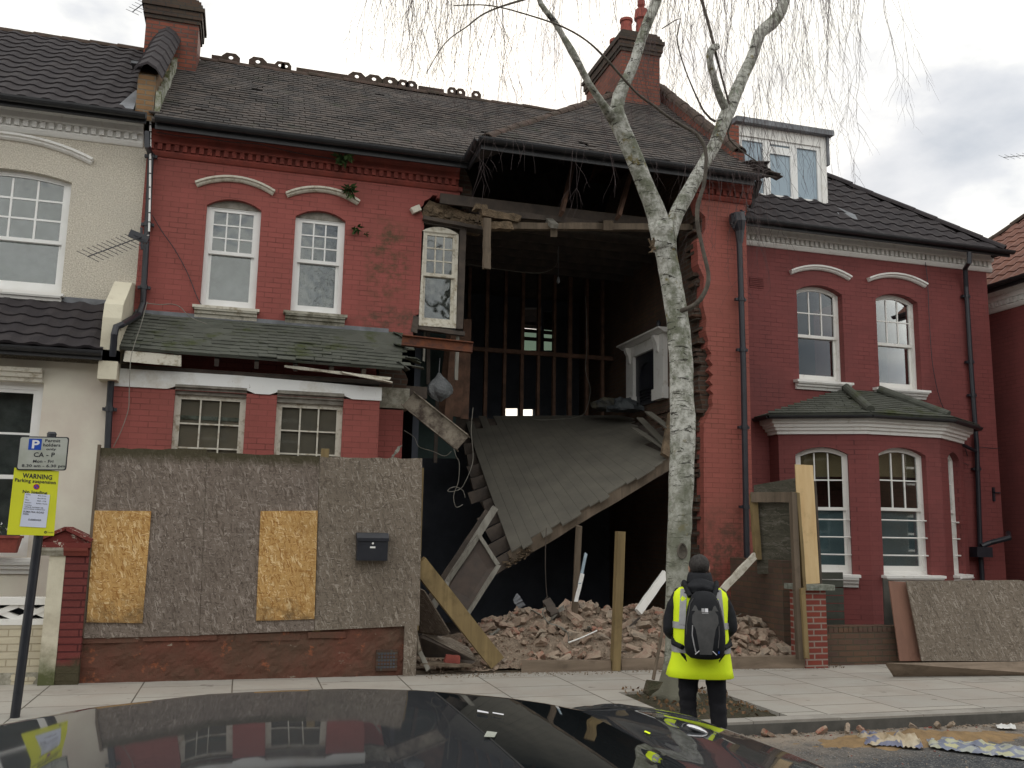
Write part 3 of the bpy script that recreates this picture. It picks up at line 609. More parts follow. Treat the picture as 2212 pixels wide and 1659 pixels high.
# toothed loose bricks at the tear
mb = MB()
for (x, y) in ((980, 418), (958, 425), (973, 430), (985, 408), (968, 411)):
    a, z = FA.px(x, y); FA.box(mb, a-.1, a+.1, -.01+rr.uniform(-.03, .02), -.2, z-.033, z+.033)
mb.build('hanging_brick', 'red_paint', H2, kind=None)
mb = MB()   # dark return of brick under the eave
FA.slab(mb, [FA.px(*q) for q in ((975, 425), (1000, 440), (1012, 458), (1022, 440), (1024, 400), (1018, 380), (1003, 345), (985, 350))], (), -.12, -.36); mb.build('broken_return_wall', 'sooty_brick', H2)
mb = MB()
pts = [(916, 446), (929, 430), (948, 438), (965, 440), (985, 448), (1010, 458), (1040, 462), (1056, 466), (1060, 478), (1052, 492), (1040, 499), (1015, 494), (975, 484), (940, 474), (912, 468)]
FA.slab(mb, [FA.px(*q) for q in pts], (), -.05, -.30)
for i in range(60):
    t = rr.random(); x = 925+125*t; y = 448+36*t+rr.uniform(-8, 14); a, z = FA.px(x, y); s = rr.uniform(.015, .05); FA.box(mb, a-s, a+s, -.06+rr.uniform(.0, .05), -.2, z-s*.6, z+s*.6)
mb.build('exposed_arch_bricks', 'rubble_core', H2)
def bpx(mb, p, q, w, h, Y0, Y1=None, **k):
    P, Q = aY(*p, Y0), aY(*q, Y1 or Y0); mb.beam(P, Q, w, h, n=6, jit=.004, **k)
mb = MB(); bpx(mb, (912, 474), (1055, 500), .22, .055, 13.42); mb.build('lintel_timber', 'dark_wood', H2)
mb = MB(); bpx(mb, (1000, 492), (992, 712), .10, .075, 13.42, up=(0, 1, 0)); bpx(mb, (885, 706), (1003, 722), .10, .06, 13.46); bpx(mb, (898, 684), (893, 720), .09, .1, 13.44, up=(0, 1, 0))
bpx(mb, (914, 480), (1003, 496), .10, .05, 13.44); mb.build('window_lining', 'dark_wood', H2)
# the hanging narrow window
W3 = (FA.px(908, 600)[0], FA.px(988, 610)[0], FA.px(945, 706)[1], FA.px(950, 503)[1])
window(H2, FA, *W3, .09, 'old_white_paint', .0, .045, .47, (3, 3), (1, 1), 'window_glass_old', 'curtain_grey', infill='old_white_paint', bar_w=.02, back_d=.5, label='narrow peeling white sash window left hanging beside the hole')

# --- ground-floor bay, left of the hole
G1 = (FB.px(374, 900)[0], FB.px(529, 910)[0], 1.1, FB.px(450, 850)[1]); G2 = (FB.px(596, 905)[0], FB.px(740, 920)[0], 1.1, FB.px(670, 868)[1])
xr = FB.px(819, 900)[0]; zb = FB.px(247, 834)[1]
mb = MB(); FB.slab(mb, [(XB-.075, .05), (xr, .05), (xr, zb), (XB-.075, zb)], [arch(G1[0], G1[1], G1[2], zb-.004, 0), arch(G2[0], G2[1], G2[2], zb-.004, 0)]); mb.build('bay_wall', 'red_paint', H2)
ztop = 3.74; hz = FB.px(450, 834)[1]; sh = .075
def notch(a0, a1): return [(a0-.10, zb), (a0-.02, zb+.03), (a0+.0, hz-.03), (a0+.04, hz), (a1-.05, hz), (a1+.0, hz-.03), (a1+.03, zb+.03), (a1+.11, zb)]
mb = MB(); FB.slab(mb, [(XB-.06, zb)]+notch(G1[0], G1[1])+notch(G2[0], G2[1])+[(xr+.02, zb), (xr+.02, 3.69), (.9, 3.715), (-.2, ztop), (XB-.06, ztop)], (), .025, -.2); mb.build('white_band', 'band_paint', H2)
for G_, in ((G1,), (G2,)):
    mb = MB(); z0 = G_[3]-.0
    moulding(mb, FB, G_[0]+.0, G_[1]+.0, [(-.12, z0-.02), (-.05, z0-.02), (-.04, z0+(hz-z0)*.25), (-.01, z0+(hz-z0)*.3), (.0, z0+(hz-z0)*.6), (.04, z0+(hz-z0)*.65), (.045, hz-.005), (-.12, hz-.005)]); mb.build('lintel_moulding', 'moulding_grey', H2)
window(H2, FB, *G1, 0, 'old_white_paint', .09, .035, .62, (3, 7), (1, 1), 'window_glass', 'blind_brown', bar_w=.020, sash=False, back_d=.06, label='boarded up ground floor window with aged white glazing bars, left of the pair')
window(H2, FB, *G2, 0, 'old_white_paint', .09, .035, .62, (3, 7), (1, 1), 'window_glass', 'blind_brown', bar_w=.020, sash=False, back_d=.06, label='ground floor window with a dark brown board behind the glass, right of the pair')
mb = MB(); z = FB.px(450, 903, -.14)[1]; FB.box(mb, G1[0]+.05, G1[1]-.05, -.135, -.148, z-.03, z+.02); mb.build('pelmet_rail', 'old_stone', H2)
FC = Fr((0, 13.0, 0)); c0 = FC.px(819, 900)[0]; c1 = FC.px(884, 860)[0]; c3 = FC.px(870, 920)[0]
mb = MB(); FC.slab(mb, [(c0-.1, .05), (c3, .05), (c3, FC.px(850, 885)[1]), (c0-.1, FC.px(850, 885)[1])], ()); mb.build('doorway_pier', 'red_paint', H2, label='dark red brick pier at the lost doorway')
mb = MB(); FC.box(mb, c0-.1, c1, .02, -.3, FC.px(850, 882)[1], FC.px(850, 838)[1]); mb.build('stone_block', 'old_stone', H2)
mb = MB(); FC.slab(mb, [FC.px(*q) for q in ((819, 838), (878, 838), (882, 820), (876, 806), (868, 796), (858, 792), (819, 780))], (), -.02, -.3); mb.build('broken_bay_corner', 'sooty_brick', H2)
# bay roof, rafters, fascia
sb = V((0, 1.05, .68)); mb = MB(); e0 = (-1.62, 12.33, 3.965)
poly_plane(mb, [e0, (1.95, 12.33, 3.93), (2.12, 13.4, 4.66), (-1.62, 13.4, 4.66)], .03)
tiles(mb, e0, (1, -.00, -.010), sb, [(0, 0), (3.62, 0), (3.72, .25), (3.6, .3), (3.75, .8), (3.7, 1.27), (0, 1.27)], .24, .115, .012, .012, .006, wob=.02, drop=.008, slip=.02, seed=9)
for i in range(9): # slates askew at the broken end
    x = 1.95+rr.uniform(-.05, .18); t = rr.random(); c = V((x, 12.36+1.0*t, 3.97+.68*t)); mb.beam(c, c+V((rr.uniform(.1, .22), rr.uniform(-.1, .1), rr.uniform(-.12, -.02))), .16, .012)
mb.build('bay_roof', 'slate_mossy', H2)
mb = MB(); mb.box(-1.6, 1.9, 13.37, 13.399, 4.60, 4.70); mb.build('lead_flashing', 'lead', H2)
for x in (-.95, -.45, .05, .55, 1.02, 1.45):
    mb = MB(); mb.beam((x, 12.40, 3.86), (x, 13.3, 4.44), .055, .10); mb.build('rafter_end', 'dark_wood', H2)
mb = MB(); mb.beam(FB.P(FB.px(274, 782)[0], .24, 3.865), FB.P(FB.px(393, 790)[0], .22, 3.85), .02, .14, m=0, n=5, jit=.003); mb.build('fascia_board', 'old_white_paint', H2)
mb = MB(); mb.beam((1.15, 12.36, 3.83), (1.85, 12.4, 3.74), .09, .02, n=4, jit=.006); mb.beam((.4, 12.40, 3.87), (1.8, 12.42, 3.80), .03, .035, n=6, jit=.008); mb.build('broken_soffit', 'old_white_paint', H2)
mb = MB(); mb.box(XB, 1.7, 12.62, 12.8, 3.74, 3.80); mb.build('wall_plate', 'dark_wood', H2)
# main roof
mb = MB(); OZ = 7.38; sv = V((0, 2.9, 2.38))
poly_plane(mb, [(-1.55, 13.05, OZ-.03), (3.0, 13.05, OZ-.03), (5.9, 16, 9.76), (-1.55, 16, 9.76)], .05); poly_plane(mb, [(-1.6, 16, 9.76), (7.4, 16, 9.76), (7.4, 20.2, 6.5), (-1.6, 20.2, 6.5)], .05)
tiles(mb, (-1.52, 13.02, OZ-.02), (1, 0, 0), sv, [(0, 0), (4.55, 0), (7.5, 3.80), (0, 3.80)], .165, .125, .024, .012, .005, wob=.03, slip=.006, drop=.002, seed=12)
TP = .82; L1 = math.sqrt(1+TP*TP)
poly_plane(mb, [(3.01, 12.3, OZ-.03), (7.45, 12.3, OZ-.03), (7.45, 15.75, OZ+3.45*TP-.03), (6.46, 15.75, OZ+3.45*TP-.03)], .05)
tiles(mb, (3.01, 12.28, OZ-.02), (1, 0, 0), (0, 1, TP), [(0, 0), (4.75, 0), (4.62, .3), (4.52, .5), (4.44, .7), (4.42, 3.45*L1), (3.45, 3.45*L1)], .165, .125, .024, .012, .005, wob=.03, slip=.008, drop=.003, seed=13)
poly_plane(mb, [(3.01, 12.3, OZ-.03), (6.46, 15.75, OZ+3.45*TP-.03), (6.46, 16.5, OZ+3.45*TP-.03), (3.01, 13.1, OZ-.03)], .05)
tiles(mb, (2.99, 13.1, OZ-.02), (0, -1, 0), (1, 0, TP), [(0, 0), (.8, 0), (.8-3.45, 3.45*L1), (-3.4, 3.45*L1)], .165, .125, .017, .012, .005, seed=14)
for i in range(14): # slipped tiles on the right-hand corner
    c = V((7.30+rr.uniform(0, .42), 12.25+rr.uniform(0, .5), OZ+.05)); c.z += (c.y-12.28)*TP; mb.beam(c, c+V((rr.uniform(.12, .26), rr.uniform(-.05, .12), rr.uniform(-.08, .03))), .17, .014)
mb.build('roof', 'clay_tile', H2)
mb = MB(); ridge(mb, (3.05, 12.33, OZ+.03), (6.46, 15.75, OZ+3.45*TP+.03), .10, .32, 5); ridge(mb, (7.52, 12.9, OZ+.65), (7.48, 15.9, OZ+3.45*TP+.42), .12, .36, 6); ridge(mb, (6.3, 15.8, OZ+3.45*TP+.02), (7.5, 15.8, OZ+3.45*TP+.02), .1, .3, 7)
ridge(mb, (-1.2, 16, 9.79), (6.2, 16, 9.79), .11, .30, 8); mb.build('ridge_tiles', 'ridge_clay', H2)
mb = MB(); mb.box(7.40, 7.62, 12.9, 15.9, 7.0, 7.4); vs = [(x, y, z) for x in (7.40, 7.60) for y, z in ((12.9, 7.2), (12.9, OZ+.62), (15.9, OZ+3.6*TP+.35), (15.9, 7.2))]; mb.add(vs, [(0, 1, 2, 3), (4, 5, 6, 7), (1, 5, 6, 2), (0, 4, 5, 1), (3, 2, 6, 7)]); mb.build('party_parapet', 'chimney_brick', H2)
# pierced crest tiles along the ridge
cr_px = [(498, 138, 1), (556, 150, 1), (604, 158, .6), (617, 160, .6), (770, 186, 1), (807, 191, 1), (842, 199, 1), (870, 205, .7), (888, 209, .7), (976, 225, .6), (994, 227, .6), (1028, 231, .6)]
mb = MB()
for x, y, sc in cr_px:
    mb = MB(); a = aY(x, y, 16.0).x; wv = .155*sc; hh = .15*(.75+.25*sc); z = 9.86; pts = [(a-wv, z), (a+wv, z), (a+wv, z+hh*.55), (a+wv*.5, z+hh), (a-wv*.5, z+hh), (a-wv, z+hh*.55)]
    r_ = .036*(.6+.4*sc); hole = [(a+r_*1.1*math.cos(t*PI/6), z+hh*.45+r_*math.sin(t*PI/6)) for t in range(12)]; Fr((0, 16, 0)).slab(mb, pts, [hole], .012, -.012); mb.build('crest_tile', 'ridge_clay', H2)
mb = MB()
for x0, x1 in ((455, 490), (575, 595), (905, 960), (640, 760)): mb = MB(); a0, a1 = aY(x0, 150, 16).x, aY(x1, 160, 16).x; mb.box(a0, a1, 15.99, 16.01, 9.82, 9.93); mb.build('ridge_upstand', 'ridge_clay', H2)
mb = MB(); gutter(mb, (-1.5, 12.96, 7.34), (2.95, 12.96, 7.33), .07); gutter(mb, (2.92, 13.0, 7.33), (2.92, 12.2, 7.34), .065); gutter(mb, (2.9, 12.2, 7.34), (7.45, 12.2, 7.34), .07)
mb.box(-1.5, 2.95, 13.03, 13.06, 7.2, 7.36); mb.box(3.0, 7.4, 12.27, 12.30, 7.2, 7.36); mb.box(2.97, 3.0, 12.27, 13.1, 7.2, 7.36); mb.build('gutter', 'black_gutter', H2)
for i, (q, p) in enumerate((((1213, 462), (1240, 345)), ((1335, 470), (1370, 350)))):
    mb = MB(); b_ = aY(*q, 13.5); t_ = V((b_.x+.12, 13.5, 7.4)); mb.beam((b_.x, 12.6, 7.3), (b_.x, 15.4, 9.55), .05, .12) if i == 2 else mb.beam(aY(*q, 13.0), aY(*p, 13.6), .05, .13, (0, 1, 0)); mb.build('rafter', 'stud_wood', H2)
# pier right of the hole
FP = Fr((0, 12.6, 0))
e = [FP.px(*q) for q in ((1521, 1200), (1521, 1116), (1520, 916), (1528, 900), (1532, 890), (1540, 877), (1538, 862), (1541, 850), (1533, 842), (1540, 832), (1532, 822), (1541, 810), (1531, 800), (1540, 788), (1531, 776), (1537, 764), (1528, 750), (1530, 735), (1524, 715), (1526, 690), (1519, 660), (1521, 600), (1508, 570), (1507, 540), (1505, 520), (1511, 512), (1517, 507), (1524, 495), (1524, 468), (1511, 455), (1505, 430), (1503, 405), (1506, 390))]
mb = MB(); FP.slab(mb, [(7.42, .05), (7.42, 7.25), (e[-1][0], 7.25)]+list(reversed(e))[1:]+[(e[0][0], .05)], ()); mb.build('pier', 'red_paint_pier', H2, label='bright red brick pier standing right of the hole')
mb = MB(); FP.slab(mb, [(6.75, .05), (7.40, .05), (7.40, 7.2), (6.62, 7.2), (6.66, 5.6), (6.72, 4.6), (6.60, 4.1), (6.70, 3.5)], (), -.13, -.8)
for i in range(110):
    z = rr.uniform(.8, 6.9); a = 6.68+rr.uniform(-.08, .14); s = rr.uniform(.03, .06); FP.box(mb, a-s*1.8, a+s*1.8, -.1-rr.uniform(0, .05), -.4, z-s*.6, z+s*.6)
mb.build('broken_core', 'sooty_brick', H2)
cornice(H2, 'pier_cornice', FP, 6.52, 7.50, 7.33, 'red_trim', 7.0, .16)
# party walls, back and inner walls, floors and ceilings
mb = MB(); vs = [(x, y, z) for x in (6.95, 7.35) for y, z in ((12.9, 0), (12.9, 7.3), (15.7, 9.7), (16.6, 9.2), (20, 6.5), (20, 0))]; mb.add(vs, [tuple(range(6)), tuple(range(11, 5, -1))]+[(i, (i+1) % 6, 6+(i+1) % 6, 6+i) for i in range(6)]); mb.build('party_wall', 'interior_brick', H2)
mb = MB(); mb.box(XB-.1, XB+.1, 13.65, 20, 0, 7.3); mb.build('party_wall', 'interior_brick', H2)
mb = MB()
FR_ = Fr((0, 19.0, 0)); hole = [[FR_.px(*q) for q in q4] for q4 in (((1132, 757), (1170, 757), (1170, 664), (1132, 664)), ((1175, 757), (1200, 757), (1200, 672), (1175, 672)), ((1092, 903), (1123, 904), (1123, 880), (1092, 880)), ((1127, 904), (1156, 905), (1156, 882), (1127, 882)))]
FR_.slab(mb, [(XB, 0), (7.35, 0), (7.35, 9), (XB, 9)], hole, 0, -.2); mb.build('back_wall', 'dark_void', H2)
mb = MB()
for q4, ys in ((hole[0], (.28, .46, .62)), (hole[1], (.28, .46, .62))):
    (x0, z0), (x1, _), (_, z1), _ = q4
    for t in ys: FR_.box(mb, x0-.02, x1+.02, -.02, -.08, z0+(z1-z0)*t-.035, z0+(z1-z0)*t+.035)
mb.build('rear_window_bars', 'dark_wood', H2)
mb = MB(); (x0, z0), (x1, _), (_, z1), _ = hole[0]; FR_.box(mb, x0, x1, -.1, -.105, z0, z0+(z1-z0)*.45); (x0, z0), (x1, _), (_, z1), _ = hole[1]; FR_.box(mb, x0, x1, -.1, -.105, z0, z1*1); mb.build('rear_window_pane', 'frosted_glass', H2)
mb = MB(); mb.box(XB+.1, 6.95, 17.0, 19.0, 3.72, 3.9); mb.box(XB+.1, 2.55, 13.6, 17.0, 3.72, 3.9); mb.box(XB+.1, 6.95, 13.6, 20.9, 0, .1); mb.box(XB+.1, 6.95, 14.2, 19, 6.86, 6.92); mb.box(XB+.1, 2.6, 13.63, 19, 6.86, 6.92); mb.build('floor', 'dark_wood', H2)
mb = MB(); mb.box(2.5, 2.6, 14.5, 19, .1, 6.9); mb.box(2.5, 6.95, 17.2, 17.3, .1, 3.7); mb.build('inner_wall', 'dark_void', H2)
mb = MB()
for i in range(8): mb.box(2.6, 6.95, 13.3+i*.45, 13.35+i*.45, 6.70, 6.86)
mb.build('ceiling_joists', 'dark_wood', H2)
FS = Fr((0, 16.9, 0))
for x in (957, 1010, 1050, 1090, 1128, 1163, 1197, 1232, 1268, 1302, 1336):
    a = FS.px(x, 800)[0]; mb = MB(); FS.box(mb, a-.03+rr.uniform(-.01, .01), a+.035, 0, -.1, 3.9, 6.86); mb.build('stud', 'stud_wood', H2)
z = FS.px(1200, 766)[1]; mb = MB(); FS.box(mb, 3.7, 6.9, .01, -.08, z-.04, z+.04); mb.build('noggin_rail', 'stud_wood', H2)
# brown boards standing in the left of the hole
for i, (p, q, y) in enumerate((((968, 910), (985, 690), 14.6), ((952, 905), (975, 700), 15.2), ((1003, 905), (1010, 690), 15.0), ((985, 900), (1003, 720), 14.9), ((925, 830), (925, 705), 14.4), ((940, 1000), (945, 850), 15.0))):
    mb = MB(); mb.beam(aY(*p, y), aY(*q, y), .14 if i < 4 else .06, .03, (0, 1, 0)); mb.build('partition_stud', 'stud_wood' if i < 4 else 'dark_wood', H2)
mb = MB(); mb.beam(aY(938, 990, 15.6), aY(940, 720, 15.6), .75, .03, (0, 1, 0)); mb.build('plaster_panel', 'teal_wall', H2)
mb = MB(); bpx(mb, (989, 722), (985, 820), .05, .05, 13.5, up=(0, 1, 0)); mb.build('splintered_batten', 'timber_grey', H2); mb = MB(); bpx(mb, (918, 712), (915, 780), .03, .03, 13.6, up=(0, 1, 0)); mb.build('splintered_batten', 'timber_grey', H2)
# chimney breast and fireplace on the party wall
XF = 6.92
mb = MB(); a = aX(1369, 890, XF).y; mb.box(XF, 7.1, 13.2, a, 3.0, 6.9)
for i in range(150): y = rr.uniform(13.0, 16); z = rr.uniform(3.3, 3.95); s = rr.uniform(.02, .07); mb.box(XF-rr.uniform(0, .06), XF+.05, y-s*1.5, y+s*1.5, z-s*.6, z+s*.6)
mb.build('chimney_breast', 'brown_brick', H2)
FX = Fr((XF, 0, 0), (0, -1, 0))        # outward normal -X, u = -Y
def fx(x, y, d=0): return FX.px(x, y, d)
fp = MB(); y0, y1 = fx(1362, 880)[0], fx(1443, 850)[0]; zb_ = fx(1362, 885)[1]; zm_ = fx(1352, 752)[1]; wv = (y1-y0)
FX.box(fp, y0, y0+.2*wv, .09, 0, zb_+.201, zm_-.082); FX.box(fp, y1-.24*wv, y1, .09, 0, zb_+.201, zm_-.082); FX.box(fp, y0+.2*wv-.01, y1-.24*wv+.01, .084, 0, zm_-.28, zm_-.081); FX.box(fp, y0-.02, y0+.22*wv, .12, 0, zb_, zb_+.2); FX.box(fp, y1-.26*wv, y1+.02, .12, 0, zb_, zb_+.2)
moulding(fp, FX, y0-.12, y1+.12, [(0, zm_-.08), (.12, zm_-.08), (.20, zm_-.03), (.24, zm_-.03), (.24, zm_), (0, zm_)])
for c in (y0+.1*wv, y1-.13*wv): moulding(fp, FX, c-.05, c+.05, [(.09, zm_-.40), (.12, zm_-.36), (.13, zm_-.25), (.18, zm_-.16), (.19, zm_-.09), (.09, zm_-.09)])
fo = fp.build('fireplace', 'white_paint', H2)
mb = MB(); o = [(y0+.2*wv, zb_), (y1-.24*wv, zb_), (y1-.24*wv, zm_-.28), (y0+.2*wv, zm_-.28)]; cxx = (o[0][0]+o[1][0])/2; hw = (o[1][0]-o[0][0])*.32
FX.slab(mb, o, [arch(cxx-hw, cxx+hw, zb_+.02, zm_-.75, hw*.98, 12)], .03, 0); FX.box(mb, o[0][0], o[1][0], .001, -.05, zb_, zm_-.3)
for k in range(4): FX.box(mb, cxx-hw, cxx+hw, .04, .02, zb_+.10+k*.06, zb_+.12+k*.06)
mb.build('iron_grate', 'black_iron', fo)
# chimney stacks
def stack(x0, x1, y0, y1, z0, z1, root, pots, corb=.05):
    mb = MB(); mb.box(x0, x1, y0, y1, z0, z1-.42); ch = mb.build('chimney', 'chimney_brick', root)
    mb = MB(); z = z1-.42
    for i, c in enumerate((corb*.5, corb, corb, corb*1.6, corb*.8, corb*.2)): mb.box(x0-c, x1+c, y0-c, y1+c, z+.001, z+.07); z += .07
    mb.box(x0+.03, x1-.03, y0+.03, y1-.03, z, z+.05); mb.build('chimney_cap', 'chimney_top_brick', ch)
    for (px_, py_, h, r) in pots:
        mb = MB(); mb.tube([(px_, py_, z), (px_, py_, z+.06), (px_, py_, z+.07), (px_, py_, z+h*.85), (px_, py_, z+h*.87), (px_, py_, z+h)], [r*1.15, r*1.15, r*.95, r*.82, r, r], 16); mb.build('chimney_pot', 'terracotta_red', ch)
    return ch
stack(-2.02, -1.20, 15.2, 15.9, 8.6, 10.42, H2, [(-1.75, 15.5, .5, .14), (-1.42, 15.6, .55, .13)])
c = aY(1340, 75, 15.3); stack(c.x+.02, aY(1425, 130, 15.3).x, 15.3, 17.2, 8.9, c.z+.1, H2, [(c.x+.25, 15.6, .42, .13), (c.x+.55, 15.55, .50, .12), (c.x+.4, 16.5, .5, .13)])
mb = MB(); zc = c.z+.13; mb.tube([(c.x+.55, 15.55, zc+.42), (c.x+.55, 15.55, zc+.62), (c.x+.55, 15.55, zc+.66), (c.x+.55, 15.55, zc+.72), (c.x+.55, 15.55, zc+.82), (c.x+.55, 15.55, zc+.9)], [.14, .12, .04, .075, .075, .01], 14); mb.build('pot_finial', 'terracotta_red', H2)
# left rake parapet with angled coping tiles
mb = MB(); vs = [(x, y, z) for x in (-1.79, -1.55) for y, z in ((13.15, 7.35), (13.15, 8.02), (15.25, 9.72), (15.25, 7.35))]; mb.add(vs, [(0, 1, 2, 3), (4, 5, 6, 7), (1, 5, 6, 2), (0, 4, 5, 1), (3, 2, 6, 7)]); mb.build('rake_parapet', 'stock_brick', H2)
mb = MB()
for i in range(7):
    p = V((-1.67, 13.05+i*.31, 8.06+i*.251)); q = p+V((0, .40, .325)); dz = V((0, 0, .035)); k = 5; vs = []
    for c, l in ((p+dz, 1.), (q, .96)):
        for t, h in ((-.21, -.12), (-.12, .02), (0, .09), (.12, .02), (.21, -.12)): vs.append(c+V((t*l, 0, h)))
        for t, h in ((.21, -.15), (.12, -.02), (0, .05), (-.12, -.02), (-.21, -.15)): vs.append(c+V((t*l, 0, h)))
    mb.add(vs, [(j, (j+1) % 10, 10+(j+1) % 10, 10+j) for j in range(10)]+[tuple(range(10)), tuple(range(19, 9, -1))])
mb.build('coping_tiles', 'concrete_tile', H2)
mb = MB(); rr2 = random.Random(2)
for i in range(16):
    t = i/15; c = V((-1.53, 13.15+2*t, 7.5+1.62*t)); mb.box(c.x-.01, c.x+.03+rr2.random()*.03, c.y, c.y+.16, c.z-.08, c.z+.22+rr2.random()*.1)
mb.build('cement_fillet', 'mossy_stone', H2)
mb = MB(); vs = [(-2.02, 13.05, 7.45), (-1.8, 13.05, 7.45), (-1.8, 13.55, 7.98), (-1.86, 13.5, 7.93)]; poly_plane(mb, vs, .01); mb.build('lead_flashing', 'lead', H1); mb = MB(); mb.box(-2.12, -1.80, 14.7, 14.95, 8.93, 8.97); mb.build('lead_flashing', 'lead', H1)
# small white parapet between the bay roofs
mb = MB(); P0 = [(12.30, 3.55), (12.30, 4.33), (12.36, 4.52), (13.02, 4.98), (13.4, 5.05), (13.4, 3.55)]; vs = [(x, y, z) for x in (-1.84, -1.62) for y, z in P0]; n = len(P0)
mb.add(vs, [tuple(range(n)), tuple(range(2*n-1, n-1, -1))]+[(i, (i+1) % n, n+(i+1) % n, n+i) for i in range(n)]); mb.build('bay_parapet', 'mossy_white', H1)
# downpipe between the cream and red houses, with its hopper
mb = MB(); q = lambda x, y, Y: aY(x, y, Y)
pipe(mb, [q(318, 285, 13.0), q(318, 315, 13.0), q(326, 335, 13.30), q(322, 420, 13.30), q(309, 655, 13.30), q(300, 680, 13.2), q(262, 702, 12.3), q(251, 706, 12.24), q(247, 722, 12.22), q(243, 770, 12.3)], .042, (6.9, 5.9, 5.0)); pipe(mb, [q(243, 770, 12.45), q(237, 870, 12.5), q(232, 975, 12.5), V((-1.69, 12.5, .1))], .042, (3.2, 2.4))
mb.box(-1.86, -1.62, 12.3, 12.5, 3.78, 3.92); mb.build('downpipe', 'black_iron', H2)
mb = MB(); mb.tube([q(325, 262, 13.2), q(324, 420, 13.2), q(322, 500, 13.2)], .014, 8); mb.build('cable_conduit', 'upvc', H2)
mb = MB()
for (x, y) in ((325, 270), (325, 285), (324.5, 300), (324.5, 320), (324, 345), (324, 375), (323.5, 405), (323, 430), (323, 460), (322.5, 480)): c = q(x, y, 13.2); mb.tube([c-V((0, 0, .008)), c+V((0, 0, .008))], .017, 8)
mb.build('conduit_clips', 'black_iron', H2)
# downpipe on the pier
mb = MB(); pipe(mb, [q(1597, 520, 12.48), q(1606, 800, 12.48), q(1613, 1190, 12.48), V((7.32, 12.48, .1))], .045, (5.4, 4.6, 3.4, 2.2)); mb.build('downpipe', 'black_iron', H2)
mb = MB(); mb.tube([q(1592, 462, 12.48), q(1594, 480, 12.48), q(1598, 500, 12.48), q(1598, 525, 12.48)], [.12, .13, .075, .05], 9)
for i in range(26): c = q(1593+rr.uniform(-14, 18), 465+rr.uniform(-12, 24), 12.46); mb.beam(c, c+V([rr.uniform(-.06, .06) for _ in range(3)]), .03, .02)
mb.build('broken_hopper', 'black_iron', H2)
mb = MB(); mb.beam(q(1628, 425, 12.7), q(1640, 390, 12.5), .07, .10, (0, 1, 0)); mb.beam(q(1628, 425, 12.7), q(1622, 450, 12.75), .05, .07, (0, 1, 0)); mb.build('dangling_gutter_end', 'black_gutter', H2)
# wires on the left wall
def wire(pxs, Y, r=.004, mat='black_iron', root=None, name='wire', sub=5):
    mb = MB(); pts = [aY(x, y, Y) for x, y in pxs]; out = []
    for i in range(len(pts)-1):
        for k in range(sub):
            t = k/sub; p0, p1, p2, p3 = pts[max(i-1, 0)], pts[i], pts[i+1], pts[min(i+2, len(pts)-1)]
            out.append(.5*((2*p1)+(p2-p0)*t+(2*p0-5*p1+4*p2-p3)*t*t+(3*p1-p0-3*p2+p3)*t**3))
    out.append(pts[-1]); mb.tube(out, r, 5); return mb.build(name, mat, root)
wire([(329, 465), (350, 500), (378, 540), (405, 590), (425, 640), (437, 662)], 13.36, .006, root=H2)
wire([(317, 655), (345, 658), (372, 657), (390, 664), (405, 680), (425, 692), (448, 700)], 12.95, .006, 'timber_grey', H2)
wire([(318, 652), (305, 700), (290, 745), (282, 780), (279, 850), (277, 885), (262, 930), (245, 965)], 12.2, .005, 'timber_grey', H2)
wire([(338, 285), (400, 296), (440, 298), (500, 307), (560, 312), (640, 330), (730, 345)], 13.23, .006, root=H2)
# ================================================================ DARK RED HOUSE (right)
H3 = thing('terraced_house', (10, 13.4, 0), 'dark red house with white cornice, canted bay and white dormer, right of the hole', 'house', 'terraced houses along the street')
R1 = (FA.px(1723.5, 720)[0], FA.px(1823, 735)[0], FA.px(1775, 825)[1], FA.px(1770, 632)[1]); R2 = (FA.px(1896, 745)[0], FA.px(1987, 745)[0], FA.px(1945, 842)[1], FA.px(1940, 650)[1])
CX = 12.81
mb = MB(); FA.slab(mb, [(7.40, .05), (CX, .05), (CX, 7.0), (7.40, 7.0)], [arch(*R1, .13), arch(*R2, .13)], 0, -.25); mb.box(CX-.25, CX, 13.65, 20, .05, 7.0); mb.box(7.4, CX, 19.8, 20, 0, 7); mb.build('wall', 'dark_red_paint', H3)
for k, (W, hd, sl) in enumerate(((R1, (1711, 590, 1836, 607, 577), (1721, 821, 1843, 832)), (R2, (1879, 607, 2000, 622, 596), (1893, 834, 2009, 841)))):
    h0, h1 = FA.px(hd[0], hd[1], .05), FA.px(hd[2], hd[3], .05)
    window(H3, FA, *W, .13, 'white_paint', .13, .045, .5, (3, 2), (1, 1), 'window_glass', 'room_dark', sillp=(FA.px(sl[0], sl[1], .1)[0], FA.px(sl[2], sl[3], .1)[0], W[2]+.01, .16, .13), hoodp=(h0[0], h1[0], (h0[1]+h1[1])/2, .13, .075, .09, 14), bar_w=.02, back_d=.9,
           label='upstairs sash window of the dark red house, '+('nearer the pier' if k == 0 else 'nearer the corner downpipe'))
cornice(H3, 'cornice', FA, 7.46, CX+.10, 6.98, 'white_paint', 6.62, .17, .055, .04)
mb = MB(); E_ = V((12.92, 13.05, 6.93)); tp = .9; AP = E_+V((-3.9, 3.9, 3.9*tp)); sl3 = V((0, 1, tp)); l3 = math.sqrt(1+tp*tp)
poly_plane(mb, [(7.45, 13.05, 6.90), tuple(E_-V((0, 0, .03))), tuple(AP-V((0, 0, .03))), (7.45, 16.95, AP.z-.03)], .05); poly_plane(mb, [tuple(E_-V((0, 0, .03))), (12.92, 20.5, 6.9), (AP.x, 20.5, AP.z-.03), tuple(AP-V((0, 0, .03)))], .05)
